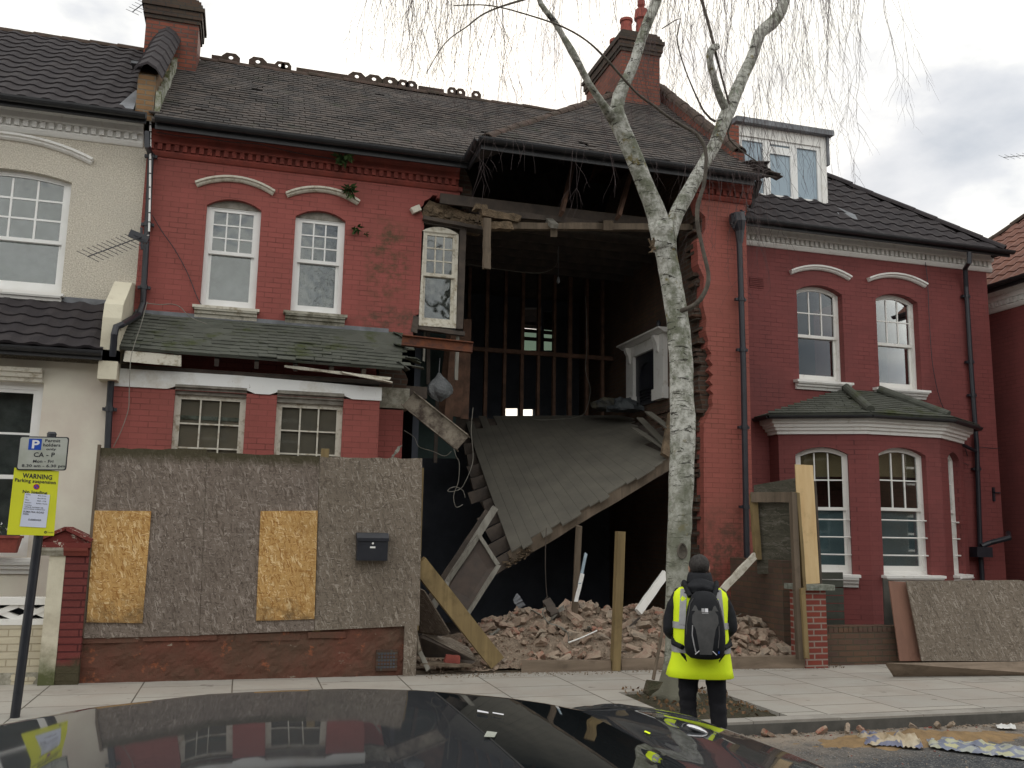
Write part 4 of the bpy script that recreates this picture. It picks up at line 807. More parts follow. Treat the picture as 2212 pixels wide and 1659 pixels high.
tiles(mb, (7.45, 13.02, 6.90), (1, 0, 0), sl3, [(0, 0), (5.47, 0), (5.47-3.9, 3.9*l3), (0, 3.9*l3)], .30, .30, .016, .02, .003, roll=.028, seed=21)
mb.build('roof', 'concrete_tile', H3)
mb = MB(); ridge(mb, E_+V((0, 0, .04)), AP+V((0, 0, .04)), .12, .42, 3); mb.build('hip_tiles', 'concrete_tile', H3)
mb = MB(); gutter(mb, (7.6, 12.96, 6.93), (13.02, 12.96, 6.91), .06); mb.box(7.6, 13.0, 13.02, 13.05, 6.82, 6.96); mb.build('gutter', 'black_gutter', H3)
# dormer
FD = Fr((0, 13.95, 0)); d0, d1 = FD.px(1592, 350)[0], FD.px(1780, 370)[0]; dz0, dz1 = FD.px(1590, 420)[1]-.05, FD.px(1590, 290)[1]
dm = MB(); FD.slab(dm, [(d0, dz0), (d1+.06, dz0), (d1+.06, dz1+.22), (d0, dz1+.22)], [[(d0+.06, dz0+.08), (d1-.05, dz0+.08), (d1-.05, dz1), (d0+.06, dz1)]], 0, -.08); dm.box(d1-.02, d1+.055, 14.03, 15.6, dz0, dz1+.2)
dm.box(d0+.001, d0+.05, 14.03, 15.6, dz0, dz1+.2)
dorm = dm.build('dormer', 'old_white_paint' if 0 else 'white_paint', H3)
mb = MB(); n3 = 3; w3 = (d1-.05-d0-.06)/3
for k in range(3):
    a = d0+.06+w3*k; hole = [(a+.07, dz0+.15), (a+w3-.07, dz0+.15), (a+w3-.07, dz1-.07), (a+.07, dz1-.07)]
    FD.slab(mb, [(a, dz0+.08), (a+w3, dz0+.08), (a+w3, dz1), (a, dz1)], [hole] if k != 1 else [[(hole[0][0], hole[0][1]), (hole[1][0], hole[1][1]), (hole[1][0], dz0+.93), (hole[0][0], dz0+.93)], [(hole[0][0], dz0+1.07), (hole[1][0], dz0+1.07), hole[2], hole[3]]], -.03+.001*k, -.10)
mb.build('dormer_window', 'upvc', dorm)
mb = MB(); FD.box(mb, d0+.08, d1-.07, -.06, -.065, dz0+.1, dz1-.02); mb.build('dormer_pane', 'pane_blue', dorm)
mb = MB(); mb.box(d0-.06, d1+.16, 13.83, 15.8, dz1+.2, dz1+.30); mb.box(d1+.06, d1+.10, 13.9, 14.06, dz1-.35, dz1+.2); mb.build('dormer_lead_roof', 'lead', dorm)
mb = MB(); mb.box(d0-.32, d0-.005, 13.85, 14.3, dz0-.1, dz1+.12); mb.build('dormer_cheek_brick', 'chimney_brick', H3)
mb = MB(); poly_plane(mb, [(d1+.02, 13.6, 7.46), (d1+.3, 13.45, 7.34), (d1+.38, 13.62, 7.50), (d1+.1, 13.9, 7.75)], .012); mb.build('lead_flashing', 'lead', H3)
# canted bay
B0, B1, B2, B3 = V((8.22, 13.12, 0)), V((9.40, 12.5, 0)), V((10.80, 12.5, 0)), V((11.80, 13.12, 0))
KL, KF, KR = Fr(B0, B1-B0), Fr(B1, B2-B1), Fr(B2, B3-B2); lL, lF, lR = (B1-B0).length, (B2-B1).length, (B3-B2).length; zc0, zc1 = 3.40, 3.68
l0, l1 = KL.px(1722, 1100)[0], KL.px(1837, 1100)[0]; f0, f1 = KF.px(1903, 1100)[0], KF.px(2006, 1100)[0]
zs_, zt_ = KF.px(1960, 1243)[1], KF.px(1960, 983)[1]; zsl = zs_
mb = MB(); KL.slab(mb, [(0, .05), (lL, .05), (lL, zc0+.1), (0, zc0+.1)], [arch(l0, l1, zsl, zt_-.02, .12)]); KF.slab(mb, [(0.001, .05), (lF-.001, .05), (lF-.001, zc0+.1), (0.001, zc0+.1)], [arch(f0, f1, zs_, zt_, .12)])
KR.slab(mb, [(0, .05), (lR, .05), (lR, zc0+.1), (0, zc0+.1)], [arch(.36, .96, zs_, zt_, .12)]); Fr((8.22, 13.4, 0), (0, -1, 0)).slab(mb, [(0, .05), (.279, .05), (.279, zc0+.1), (0, zc0+.1)], ()); mb.box(11.55, 11.8, 13.13, 13.39, .05, zc0+.1)
mb.build('bay_wall', 'dark_red_paint', H3)
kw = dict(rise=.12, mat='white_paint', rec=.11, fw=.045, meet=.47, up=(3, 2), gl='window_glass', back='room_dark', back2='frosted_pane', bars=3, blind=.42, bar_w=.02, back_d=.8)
window(H3, KL, l0, l1, zsl, zt_-.02, sillp=(l0-.12, l1+.1, zsl+.01, .2, .13), label='barred bay window facing left, partly hidden by the plywood strip', **kw)
window(H3, KF, f0, f1, zs_, zt_, sillp=(f0-.05, f1+.16, zs_+.01, .16, .13), label='barred bay window in the middle of the bay', **kw)
window(H3, KR, .36, .96, zs_, zt_, sillp=(.3, 1.02, zs_+.01, .16, .10), label='narrow looking bay window on the far cant of the bay', **kw)
def ring(off, z):   # outline of the bay offset outward
    a, b, c, d = Fr(B0, B1-B0), Fr(B1, B2-B1), Fr(B2, B3-B2), 0
    def meet(F1, F2, P): # intersection of offset lines near P
        n1, n2 = F1.n, F2.n; dt = n1.x*n2.y-n1.y*n2.x; r1 = n1.dot(P)+off; r2 = n2.dot(P)+off; return V(((r1*n2.y-r2*n1.y)/dt, (n1.x*r2-n2.x*r1)/dt, z))
    p0 = V((B0.x-off, B0.y, z)); sL = Fr((8.22, 13.4, 0), (0, -1, 0)); return [V((8.22-off, 13.4, z)), meet(sL, a, B0), meet(a, b, B1), meet(b, c, B2), B3+c.n*off*1.0+V((off*.4, off*.2, z)), V((11.8+off, 13.4, z))]
mb = MB(); prof = [(0, zc0), (.03, zc0), (.035, zc0+.05), (.07, zc0+.06), (.075, zc0+.10), (.11, zc0+.11), (.115, zc0+.15), (.16, zc0+.17), (.17, zc0+.27), (0, zc0+.27)]; rs = [ring(o, z) for o, z in prof]; k = len(prof)
for i in range(5): mb.add([r[i] for r in rs]+[r[i+1] for r in rs], [(j, (j+1) % k, k+(j+1) % k, k+j) for j in range(k)])
mb.build('bay_cornice', 'white_paint', H3)
g0 = ring(.27, zc0+.30); mb = MB(); T0, T1 = V((9.66, 13.38, 4.24)), V((10.32, 13.38, 4.24))
poly_plane(mb, [g0[1], g0[2], T0], .03); poly_plane(mb, [g0[2], g0[3], T1, T0], .03); poly_plane(mb, [g0[3], g0[4], T1], .03); poly_plane(mb, [g0[0], g0[1], T0], .03); poly_plane(mb, [g0[4], g0[5], T1], .03)
def face_tiles(mb, A, B, top, seed, tw=.22, g=.11):
    u = (B-A).normalized(); c = top[0]; s = (c-A)-u*(c-A).dot(u); s.normalize(); pl = [(0, 0), ((B-A).length, 0)]+[((t-A).dot(u), (t-A).dot(s)) for t in reversed(top)]
    tiles(mb, A, u, s, pl, tw, g, .012, .01, .003, seed=seed)
face_tiles(mb, g0[1], g0[2], [T0], 31); face_tiles(mb, g0[2], g0[3], [T0, T1], 32); face_tiles(mb, g0[3], g0[4], [T1], 33); mb.build('bay_roof', 'slate_mossy', H3)
mb = MB(); mb.tube([g0[2]+V((.02, .06, .06)), T0+V((0, -.06, .05))], .07, 12); mb.tube([g0[3]+V((-.02, .1, .06)), T1+V((0, -.06, .05))], .07, 12); mb.build('bay_hip_tiles', 'slate_mossy', H3)
mb = MB(); gg = ring(.26, zc0+.27)
for i in range(5): gutter(mb, gg[i], gg[i+1], .05)
mb.build('bay_gutter', 'black_gutter', H3)
# downpipes on the right house
mb = MB(); pipe(mb, [q(2094, 545, 12.95), q(2094, 566, 12.95), q(2085, 580, 13.25), q(2087, 620, 13.32), q(2098, 800, 13.32), q(2110, 965, 13.32), q(2117, 1175, 13.32), V((aY(2117, 1175, 13.32).x, 13.32, .1))], .042, (6.1, 4.9, 4.3, 3.0)); mb.build('downpipe', 'black_iron', H3)
mb = MB(); pipe(mb, [q(2068, 955, 13.2), q(2108, 975, 13.3)], .03); mb.build('waste_pipe', 'black_iron', H3); mb = MB(); pipe(mb, [q(2120, 1180, 13.25), q(2140, 1172, 13.2), q(2180, 1162, 13.0), q(2178, 1152, 13.3)], .045)
hz0 = q(2118, 1188, 13.25); mb.box(hz0.x-.16, hz0.x+.16, 13.15, 13.33, hz0.z-.12, hz0.z+.05); mb.build('waste_pipe', 'black_iron', H3)
wire([(1995, 545), (2003, 600), (2008, 700), (2015, 790), (2033, 870), (2060, 915), (2078, 950), (2090, 985)], 13.35, .006, root=H3)
wire([(2078, 1245), (2075, 1150), (2072, 1050), (2068, 1010), (2080, 1000), (2092, 1005)], 13.35, .006, root=H3); wire([(2110, 965), (2140, 968), (2160, 968)], 13.34, .006, root=H3)
for (x, y, w_, h_) in ((1634, 610, .26, .19), (1631, 1085, .1, .17), (2070, 1000, .24, .19)):
    a, z = FA.px(x, y); mb = MB()
    for i in range(6): FA.box(mb, a-w_/2, a+w_/2, .012, .0, z-h_/2+i*h_/6, z-h_/2+(i+.5)*h_/6)
    mb.build('air_brick', 'dark_red_paint', H3)
mb = MB(); c = FA.px(2145, 1068); FA.box(mb, c[0]-.02, c[0]+.02, .03, 0, c[1]-.12, c[1]+.12); FA.box(mb, c[0]-.02, c[0]+.14, .03, .01, c[1]+.02, c[1]+.04); mb.build('wall_bracket', 'black_iron', H3)
# ================================================================ FAR RIGHT HOUSE
H4 = thing('terraced_house', (15.5, 13, 0), 'far right house with brown pantiled roof and white cornice on its dark red side wall', 'house', 'terraced houses along the street')
X4 = 13.62; F4 = Fr((X4, 0, 0), (0, -1, 0))
mb = MB(); F4.slab(mb, [(-20, .05), (-10.9, .05), (-10.9, 6.5), (-20, 6.5)], (), 0, -.25); mb.box(X4+.25, X4+9, 10.9, 11.15, .05, 6.5); mb.build('wall', 'dark_red_paint', H4)
cornice(H4, 'cornice', F4, -20, -10.8, 6.46, 'white_paint', 6.08, .17, .055, .04)
mb = MB(); poly_plane(mb, [(X4-.3, 10.6, 6.5), (X4-.3, 17.2, 6.5), (X4+3.4, 13.5, 9.9), (X4+3.4, 10.6, 9.9)], .05); sv4 = V((1, 0, .92))
tiles(mb, (X4-.32, 10.6, 6.5), (0, 1, 0), sv4, [(0, 0), (6.6, 0), (2.9, 5.0), (0, 5.0)], .26, .30, .016, .02, .003, roll=.03, seed=41); mb.build('roof', 'brown_tile', H4)
mb = MB(); ridge(mb, (X4-.3, 17.2, 6.58), (X4+3.4, 13.5, 9.95), .11, .4, 9); mb.build('hip_tiles', 'ridge_clay', H4)
mb = MB(); gutter(mb, (X4-.36, 10.6, 6.52), (X4-.36, 20, 6.52), .065); mb.box(X4-.3, X4-.27, 10.6, 20, 6.4, 6.54); mb.build('gutter', 'black_gutter', H4)

# ================================================================ FRONT WALLS, HOARDING
def jbox(mb, x0, x1, y0, y1, z0, z1, j=.0, m=0):
    k = len(mb.v); mb.box(x0, x1, y0, y1, z0, z1, m)
    for i in range(k, len(mb.v)): mb.v[i] = tuple(c+R.uniform(-j, j) for c in mb.v[i])
def rough_wall(mb, x0, x1, y0, y1, z0, zt, nx, nz, amp, seed=0):
    """wall with an uneven face and top; zt(x) gives the top"""
    vs = []; 
    for i in range(nx+1):
        x = x0+(x1-x0)*i/nx; top = zt(x)+amp*noise.noise(V((x*9, seed, 1)))
        for j in range(nz+1):
            z = z0+(top-z0)*j/nz; vs.append((x, y0+amp*noise.noise(V((x*5, z*6, seed)))+amp*.5*noise.noise(V((x*17, z*19, seed))), z))
        vs.append((x, y1, top)); vs.append((x, y1, z0))
    k = nz+3; mb.add(vs, [(i*k+j, (i+1)*k+j, (i+1)*k+(j+1) % k, i*k+(j+1) % k) for i in range(nx) for j in range(k)]+[tuple(range(k)), tuple(nx*k+j for j in range(k-1, -1, -1))])
gw = thing('garden_wall', (.2, 11, .1), 'low crumbling brown rendered wall under the chipboard hoarding', 'garden wall')
mb = MB(); rough_wall(mb, -1.60, 2.02, 10.91, 11.14, .1, lambda x: .63+.02*x, 90, 14, .022, 3); mb.build('wall', 'scabby_render', gw)
mb = MB()
for (x0, x1, z) in ((-1.58, -1.0, .60), (-.95, -.2, .61), (.0, .7, .60), (.78, 1.2, .62)): jbox(mb, x0, x1, 10.895, 10.95, z-.07, z, .008)
mb.build('capping_course', 'scabby_render', gw, kind=None)
a = aY(835, 1425, 10.9); mb = MB(); mb.box(a.x-.12, a.x+.12, 10.875, 10.93, a.z-.12, a.z+.11)
mb.build('air_vent', 'sooty_brick', gw)
mb = MB()
for i in range(6):
    for j in range(5): mb.box(a.x-.10+i*.034, a.x-.08+i*.034, 10.872, 10.874, a.z-.09+j*.037, a.z-.07+j*.037)
ho = bpy.data.objects[-1] if 0 else None
mb.build('vent_holes', 'dark_void', [c for c in COL.objects if c.name.startswith('air_vent')][0])
hd = thing('hoarding', (.2, 10.88, .6), 'weathered chipboard hoarding of three tall sheets with two fresh orange patches', 'hoarding')
FH = Fr((0, 10.88, 0))
bo = [[(215, 967), (447, 971), (430, 1373), (180, 1379)], [(447.8, 977), (690, 986), (679, 1362), (430.8, 1372)], [(691, 986), (912, 990), (906, 1351), (680, 1362)]]
for i, b in enumerate(bo):
    mb = MB(); o = [FH.px(*b[3]), FH.px(*b[2]), FH.px(*b[1])]
    n = 14; (xa, za), (xb_, zb2) = FH.px(*b[1]), FH.px(*b[0])
    for k in range(1, n): t = k/n; o.append((xa+(xb_-xa)*t, za+(zb2-za)*t+rr.uniform(-.012, .010)))
    o.append(FH.px(*b[0])); FH.slab(mb, o, (), .002*i, -.018+.002*i); mb.build('board', 'osb_brown' if i == 2 else 'osb_old', hd)
for b in ([(205, 1103), (327, 1104), (308, 1346), (187, 1344)], [(563, 1104), (686, 1103), (679, 1337), (553, 1341)]):
    mb = MB(); FH.slab(mb, [FH.px(*q_) for q_ in reversed(b)], (), .020, .0041); mb.build('patch', 'osb_fresh', hd)
mb = MB(); mb.box(-1.56, -1.53, 10.86, 10.92, .6, 2.62); mb.build('edge_batten', 'timber_old', hd)
for x in (-.35, .87, 1.99):
    mb = MB(); mb.box(x-.045, x+.045, 10.905, 10.99, .62, 2.50 if x != .87 else 2.68); mb.build('post', 'timber_green', hd)
mb = MB(); b0, b1 = aY(872, 1400, 10.89).x, aY(899, 1400, 10.89).x; mb.box(b0, b1, 10.86, 10.9, .12, .70); mb.build('foot_board', 'osb_brown', hd)
# letter box
lb = aY(803, 1182, 10.84); lx = lb.x; lz = lb.z; LBX = thing('mailbox', (lx, 10.83, lz), 'black steel letter box screwed to the right-hand chipboard sheet', 'mailbox')
mb = MB(); w_, h_ = .175, .13
mb.box(lx-w_, lx+w_, 10.76, 10.868, lz-h_-.02, lz+h_-.03); mb.build('body', 'black_iron', LBX)
mb = MB(); vs = [(x, y, z) for x in (lx-w_-.008, lx+w_+.008) for y, z in ((10.745, lz+h_-.06), (10.745, lz+h_-.025), (10.80, lz+h_+.03), (10.87, lz+h_+.035), (10.87, lz+h_-.03))]; mb.add(vs, [(0, 1, 2, 3, 4), (9, 8, 7, 6, 5)]+[(i, (i+1) % 5, 5+(i+1) % 5, 5+i) for i in range(5)]); mb.build('lid', 'black_iron', LBX)
mb = MB(); mb.tube([(lx, 10.76, lz+.045), (lx, 10.752, lz+.045)], .012, 12); mb.build('lock', 'upvc', LBX)
mb = MB(); mb.box(lx-.03, lx+.03, 10.752, 10.76, lz-.01, lz+.01); mb.build('name_plate', 'upvc', LBX)
# gate pier, half white half red
gp = thing('gate_pier', (-1.85, 10.9, .12), 'gate pier painted half white and half red with a flaking little gable cap', 'gate pier')
x0, x1, x2 = aY(107, 1200, 10.82).x, aY(142, 1200, 10.82).x, aY(193, 1190, 10.82).x
mb = MB(); rough_wall(mb, x0, x1, 10.82, 11.15, .1, lambda x: 1.60, 8, 20, .008, 5); mb.build('white_half', 'mossy_white', gp)
mb = MB(); rough_wall(mb, x1+.002, x2, 10.825, 11.15, .1, lambda x: 1.60, 10, 30, .010, 6); mb.build('red_half', 'mossy_red', gp)
cz = aY(137, 1141, 10.76).z; lz_ = aY(137, 1183, 10.76).z; cx0, cx1 = aY(80, 1180, 10.76).x, aY(194, 1180, 10.76).x
mb = MB(); FG = Fr((0, 10.80, 0)); cm = (cx0+cx1)/2
FG.box(mb, cx0, cx1, .03, -.38, lz_, lz_+.055); FG.slab(mb, [(cx0+.01, lz_+.056), (cx1-.01, lz_+.056), (cm, cz-.03)], (), .0, -.36)
mb.beam(FG.P(cx0-.01, -.17, lz_+.075), FG.P(cm, -.17, cz), .42, .035); mb.beam(FG.P(cx1+.01, -.17, lz_+.075), FG.P(cm, -.17, cz), .42, .035)
mb.build('gable_cap', 'flaking_red', gp)
mb = MB(); moulding(mb, FG, cx0+.02, (cx0+cx1)/2, [(-.3, lz_-.085), (.0, lz_-.085), (.02, lz_-.05), (.04, lz_-.03), (.045, lz_), (-.3, lz_)]); mb.build('white_moulding', 'old_stone', gp)
mb = MB(); moulding(mb, FG, (cx0+cx1)/2+.001, cx1-.02, [(-.3, lz_-.085), (.0, lz_-.085), (.02, lz_-.05), (.04, lz_-.03), (.045, lz_), (-.3, lz_)]); mb.build('red_moulding', 'red_trim', gp)
# lattice-topped wall of the cream house
lw = thing('garden_wall', (-4, 10.95, .12), 'cream painted brick garden wall topped with diamond lattice blocks', 'garden wall')
zl0, zl1 = aY(60, 1344, 10.9).z, aY(60, 1292, 10.9).z; FL = Fr((0, 10.92, 0)); xe = x0-.0
mb = MB(); rough_wall(mb, -9, xe, 10.92, 11.12, .1, lambda x: zl0-.03, 60, 16, .007, 8); mb.build('brickwork', 'cream_brick', lw)
mb = MB(); FL.box(mb, -9, xe, -.0, -.18, .1, .24); mb.build('plinth', 'old_stone', lw)
mb = MB(); FL.box(mb, -9, xe, .01, -.22, zl1-.07, zl1); FL.box(mb, -9, xe, .008, -.2, zl0-.029, zl0+.03); mb.build('coping', 'white_paint', lw)
mb = MB(); pw = .34; x = xe-.10; zz0, zz1 = zl0+.03, zl1-.07
while x > -6:
    for s in (-1, 1): mb.beam(FL.P(x-pw/2*s, -.07+.004*s, zz0), FL.P(x+pw/2*s, -.07+.004*s, zz1), .055, .10, (0, 1, 0))
    x -= pw
mb.build('lattice', 'white_paint', lw)
mb = MB(); FL.box(mb, -9, xe, -.19, -.20, zl0, zl1); mb.build('lattice_shade_sheet', 'dark_void', lw)  # added dark sheet, stands in for the garden shade seen through the lattice
# plant trough on the cream window sill
pt = thing('plant_trough', (-2.8, 12.4, 1.4), 'terracotta trough with small white flowers on the cream house sill', 'planter'); c0_, c1_ = aY(42, 1170, 12.35).x, aY(-60, 1170, 12.35).x; zt_r = aY(20, 1157, 12.35).z
mb = MB(); vs = []
for z, g_ in ((zt_r-.2, .03), (zt_r-.03, 0), (zt_r-.03, -.015), (zt_r, -.015)): vs += [(c1_+g_, 12.28+g_, z), (c0_-g_, 12.28+g_, z), (c0_-g_, 12.48-g_, z), (c1_+g_, 12.48-g_, z)]
mb.add(vs, [(4*i+j, 4*i+(j+1) % 4, 4*i+4+(j+1) % 4, 4*i+4+j) for i in range(3) for j in range(4)]+[(3, 2, 1, 0), (12, 13, 14, 15)]); mb.build('trough', 'terracotta_red', pt)
mb = MB(); m2 = MB()
for i in range(150):
    b = V((rr.uniform(c1_, c0_), rr.uniform(12.30, 12.46), zt_r)); t = b+V((rr.uniform(-.05, .05), rr.uniform(-.04, .04), rr.uniform(.02, .16))); d_ = V([rr.uniform(-.025, .025) for _ in range(3)]); e_ = V([rr.uniform(-.025, .025) for _ in range(3)])
    (mb if i % 4 else m2).add([t, t+d_, t+d_+e_, t+e_], [(0, 1, 2, 3)])
simple('leaf', (.05, .09, .025), (.035, .06, .02), 10, .8, 0); mb.build('leaves', 'leaf', pt); m2.build('flowers', 'upvc', pt)

# ================================================================ PARKING SIGN
simple('sign_grey', (.44, .455, .42), (.34, .36, .31), 5, .5, 0, spec=.4); simple('sign_ink', (.03, .03, .035), (.03, .03, .035), 1, .6, 0); simple('sign_blue', (.015, .07, .42), (.012, .06, .38), 2, .5, 0)
simple('sign_white', (.62, .66, .80), (.58, .62, .75), 2, .6, 0); simple('sign_yellow', (.66, .68, .03), (.60, .62, .03), 3, .55, 0); simple('sign_red', (.45, .03, .03), (.4, .03, .03), 3, .5, 0); simple('sign_letter_white', (.75, .75, .78), (.7, .7, .74), 2, .5, 0)
def text_mesh(txt, bold=.0):
    cu = bpy.data.curves.new('t', 'FONT'); cu.body = txt; cu.size = 1; cu.offset = bold; cu.align_x = 'CENTER'; cu.align_y = 'CENTER'; cu.resolution_u = 3; cu.space_character = 1.06
    o = bpy.data.objects.new('t', cu); COL.objects.link(o); dg = bpy.context.evaluated_depsgraph_get(); me = bpy.data.meshes.new_from_object(o.evaluated_get(dg)); bpy.data.objects.remove(o)
    v = [tuple(q_.co) for q_ in me.vertices]; f = [tuple(p.vertices) for p in me.polygons]; bpy.data.meshes.remove(me); bpy.data.curves.remove(cu)
    ys = [p[1] for p in v]; xs = [p[0] for p in v]; return v, f, (min(xs), max(xs), min(ys), max(ys))
class Plate:
    def __init__(s, corners, Y, tilt=0):
        s.TL, s.TR, s.BR, s.BL = [aY(x, y, Y) for x, y in corners]; s.Y = Y
    def P(s, a, b, d=0):   # a,b in 0..1, d proud of the face
        p = (s.BL*(1-a)+s.BR*a)*(1-b)+(s.TL*(1-a)+s.TR*a)*b; return V((p.x, p.y-d, p.z))
    def rect(s, mb, a0, a1, b0, b1, d, t=.0012): mb.slab([(a0, b0), (a1, b0), (a1, b1), (a0, b1)], (), lambda a, b: s.P(a, b, d), lambda a, b: s.P(a, b, d-t))
    def text(s, mb, txt, a0, a1, b0, b1, d, bold=.02):
        v, f, (x0, x1, y0, y1) = text_mesh(txt, bold); mb.add([s.P(a0+(a1-a0)*(p[0]-x0)/(x1-x0), b0+(b1-b0)*(p[1]-y0)/(y1-y0), d) for p in v], f)
pole_b, pole_t = aZ(32, 1550, .12), aY(112, 938, 9.10)
sg = thing('sign_post', tuple(pole_b), 'leaning black post carrying a grey permit parking sign and a yellow suspension notice', 'parking sign')
mb = MB(); mb.tube([pole_b, pole_b.lerp(pole_t, .5), pole_t], .039, 20); mb.tube([pole_t, pole_t+V((0, 0, .02))], [.043, .03], 20); mb.build('post', 'black_iron', sg, smooth=False)
YS = 9.03; pl = Plate([(42.8, 942), (149.5, 944.2), (142.5, 1016.4), (34.6, 1015.3)], YS)
def rounded(a0, a1, b0, b1, r, ar): return [q_ for cx_, cy_, t0 in ((a1-r, b0+r*ar, -PI/2), (a1-r, b1-r*ar, 0), (a0+r, b1-r*ar, PI/2), (a0+r, b0+r*ar, PI)) for q_ in [(cx_+r*math.cos(t0+k*PI/8), cy_+r*ar*math.sin(t0+k*PI/8)) for k in range(5)]]
mb = MB(); mb.slab(rounded(0, 1, 0, 1, .05, 1.5), (), lambda a, b: pl.P(a, b, 0), lambda a, b: pl.P(a, b, -.012)); s1 = mb.build('sign_plate', 'sign_ink', sg)
mb = MB(); mb.slab(rounded(.022, .978, .03, .97, .045, 1.5), (), lambda a, b: pl.P(a, b, .002), lambda a, b: pl.P(a, b, -.001)); mb.build('plate_face', 'sign_grey', s1)
mb = MB(); pl.rect(mb, .195, .455, .60, .93, .0035); mb.build('blue_panel', 'sign_blue', s1)
mb = MB(); pl.text(mb, 'P', .265, .415, .64, .89, .0045, .03); mb.build('letter_p', 'sign_letter_white', s1)
mb = MB()
for txt, a0, a1, b0, b1 in (('Permit', .52, .83, .835, .925), ('holders', .49, .84, .705, .80), ('only', .56, .76, .575, .665), ('CA - P', .32, .745, .39, .53), ('Mon - Fri', .32, .73, .22, .31), ('8.30 am - 6.30 pm', .105, .975, .065, .175)): pl.text(mb, txt, a0, a1, b0, b1, .0035, .025)
mb.build('lettering', 'sign_ink', s1)
py_ = Plate([(31, 1010), (127.5, 1017.7), (116.3, 1157.4), (14.7, 1155)], YS+.012)
mb = MB(); py_.rect(mb, 0, 1, 0, 1, 0, .006); s2 = mb.build('notice', 'sign_yellow', sg)
mb = MB()
for txt, a0, a1, b0, b1, bo_ in (('WARNING', .20, .86, .855, .93, .03), ('Parking suspension', .045, .95, .775, .845, .025), ('No loading', .24, .78, .61, .675, .03)): py_.text(mb, txt, a0, a1, b0, b1, .002, bo_)
cx_, cy_ = .53, .735
mb.build('lettering', 'sign_ink', s2)
mb = MB(); mb.slab([(cx_+.068*math.cos(t*PI/10), cy_+.042*math.sin(t*PI/10)) for t in range(20)], (), lambda a, b: py_.P(a, b, .002), lambda a, b: py_.P(a, b, 0)); mb.build('no_stopping_ring', 'sign_red', s2)
mb = MB(); mb.slab([(cx_+.05*math.cos(t*PI/10), cy_+.031*math.sin(t*PI/10)) for t in range(20)], (), lambda a, b: py_.P(a, b, .0028), lambda a, b: py_.P(a, b, 0)); mb.build('no_stopping_disc', 'sign_blue', s2)
mb = MB(); mb.slab([(cx_-.045, cy_+.018), (cx_-.03, cy_+.028), (cx_+.045, cy_-.018), (cx_+.03, cy_-.028)], (), lambda a, b: py_.P(a, b, .0035), lambda a, b: py_.P(a, b, .001)); mb.build('no_stopping_bar', 'sign_red', s2)
pp = Plate([(54, 1065), (108, 1069), (99, 1140), (42.5, 1137)], YS+.008)
mb = MB(); pp.rect(mb, 0, 1, 0, 1, 0); mb.build('printed_sheet', 'sign_white', s2)
mb = MB()
for txt, a0, a1, b0, b1 in (('From:', .05, .24, .945, .975), ('Mon 23 Jan', .53, .86, .93, .965), ('To:', .05, .13, .865, .895), ('Mon 20 Feb', .53, .86, .855, .89), ('Time:', .05, .22, .785, .815), ('08:00 - 17:30', .52, .88, .775, .81), ('Reason:', .05, .31, .71, .74), ('Building Works', .50, .94, .69, .73), ('Location:', .05, .34, .635, .665),
                            ('1 SPACE OUTSIDE 180', .05, .80, .57, .605), ('(EXCLUDING WEEKENDS)', .05, .88, .51, .545), ('SUMATRA ROAD', .05, .86, .42, .475), ('NW6', .05, .27, .35, .405), ('CUS083445A', .28, .79, .19, .245)): pp.text(mb, txt, a0, a1, b0, b1, .001, .02)
mb.build('small_print', 'sign_ink', s2)
mb = MB(); c_ = (.815, .052)
mb.slab([(c_[0]+.028*math.cos(t*PI/6), c_[1]+.02*math.sin(t*PI/6)) for t in range(12)], [[(c_[0]+.012*math.cos(t*PI/6), c_[1]+.009*math.sin(t*PI/6)) for t in range(12)]], lambda a, b: py_.P(a, b, .002), lambda a, b: py_.P(a, b, .0005)); py_.text(mb, 'Camden', .855, .985, .04, .062, .002, 0); mb.build('council_mark', 'sign_ink', s2)
mb = MB(); mb.tube([pole_t.lerp(pole_b, .04)+V((-.06, -.04, 0)), pole_t.lerp(pole_b, .04)+V((.06, -.04, 0))], .012, 8); mb.build('bracket', 'black_iron', sg)

# ================================================================ THE HOLE: fallen floor, steel, timbers
fl = thing('fallen_floor', (5.2, 14.8, 2.6), 'grey timber floor of the upper room sagging steeply down to the left inside the hole', 'collapsed floor')
BL_, BR_, FL_, FR2 = V((3.86, 16.8, 3.90)), V((6.9, 16.6, 4.05)), aY(1105, 1190, 12.8), V((6.88, 12.8, 3.38))
def FP_(u, v, dz=0):    # u left..right, v back..front ; sagging sheet
    p = (BL_*(1-u)+BR_*u)*(1-v)+(FL_*(1-u)+FR2*u)*v; p = p.copy(); p.z += dz-.035*math.sin(PI*v)*(1-.3*u); return p
mb = MB(); nb = 22
for i in range(nb):
    u0, u1 = i/nb+.0005, (i+1)/nb-.0005; v1 = 1+rr.choice((0, 0, .012, -.01, .025)); v0 = 0
    if i >= 17: v1 = (.74, .62, .42, .30, .2)[i-17]
    if i < 4: v0 = (.05, .12, .0, .10)[i]
    if i in (0, 1): v1 = (1.0, 1.02)[i]
    n = 14; vs = []; dzz = rr.uniform(-.001, .001)
    for k in range(n+1):
        v = v0+(v1-v0)*k/n; vs += [FP_(u0, v, dzz), FP_(u1, v, dzz), FP_(u1, v, dzz-.022), FP_(u0, v, dzz-.022)]
    mb.add(vs, [(4*k+j, 4*k+(j+1) % 4, 4*k+4+(j+1) % 4, 4*k+4+j) for k in range(n) for j in range(4)]+[(3, 2, 1, 0), (4*n, 4*n+1, 4*n+2, 4*n+3)])
mb.build('floorboards', 'floor_boards', fl)
for k in range(12):
    v = .05+.085*k; mb = MB(); u0 = -.06+rr.uniform(-.04, .02); mb.beam(FP_(u0, v, -.13), FP_(.98, v, -.13), .05, .19, n=5, jit=.004); mb.build('joist', 'dark_wood', fl)
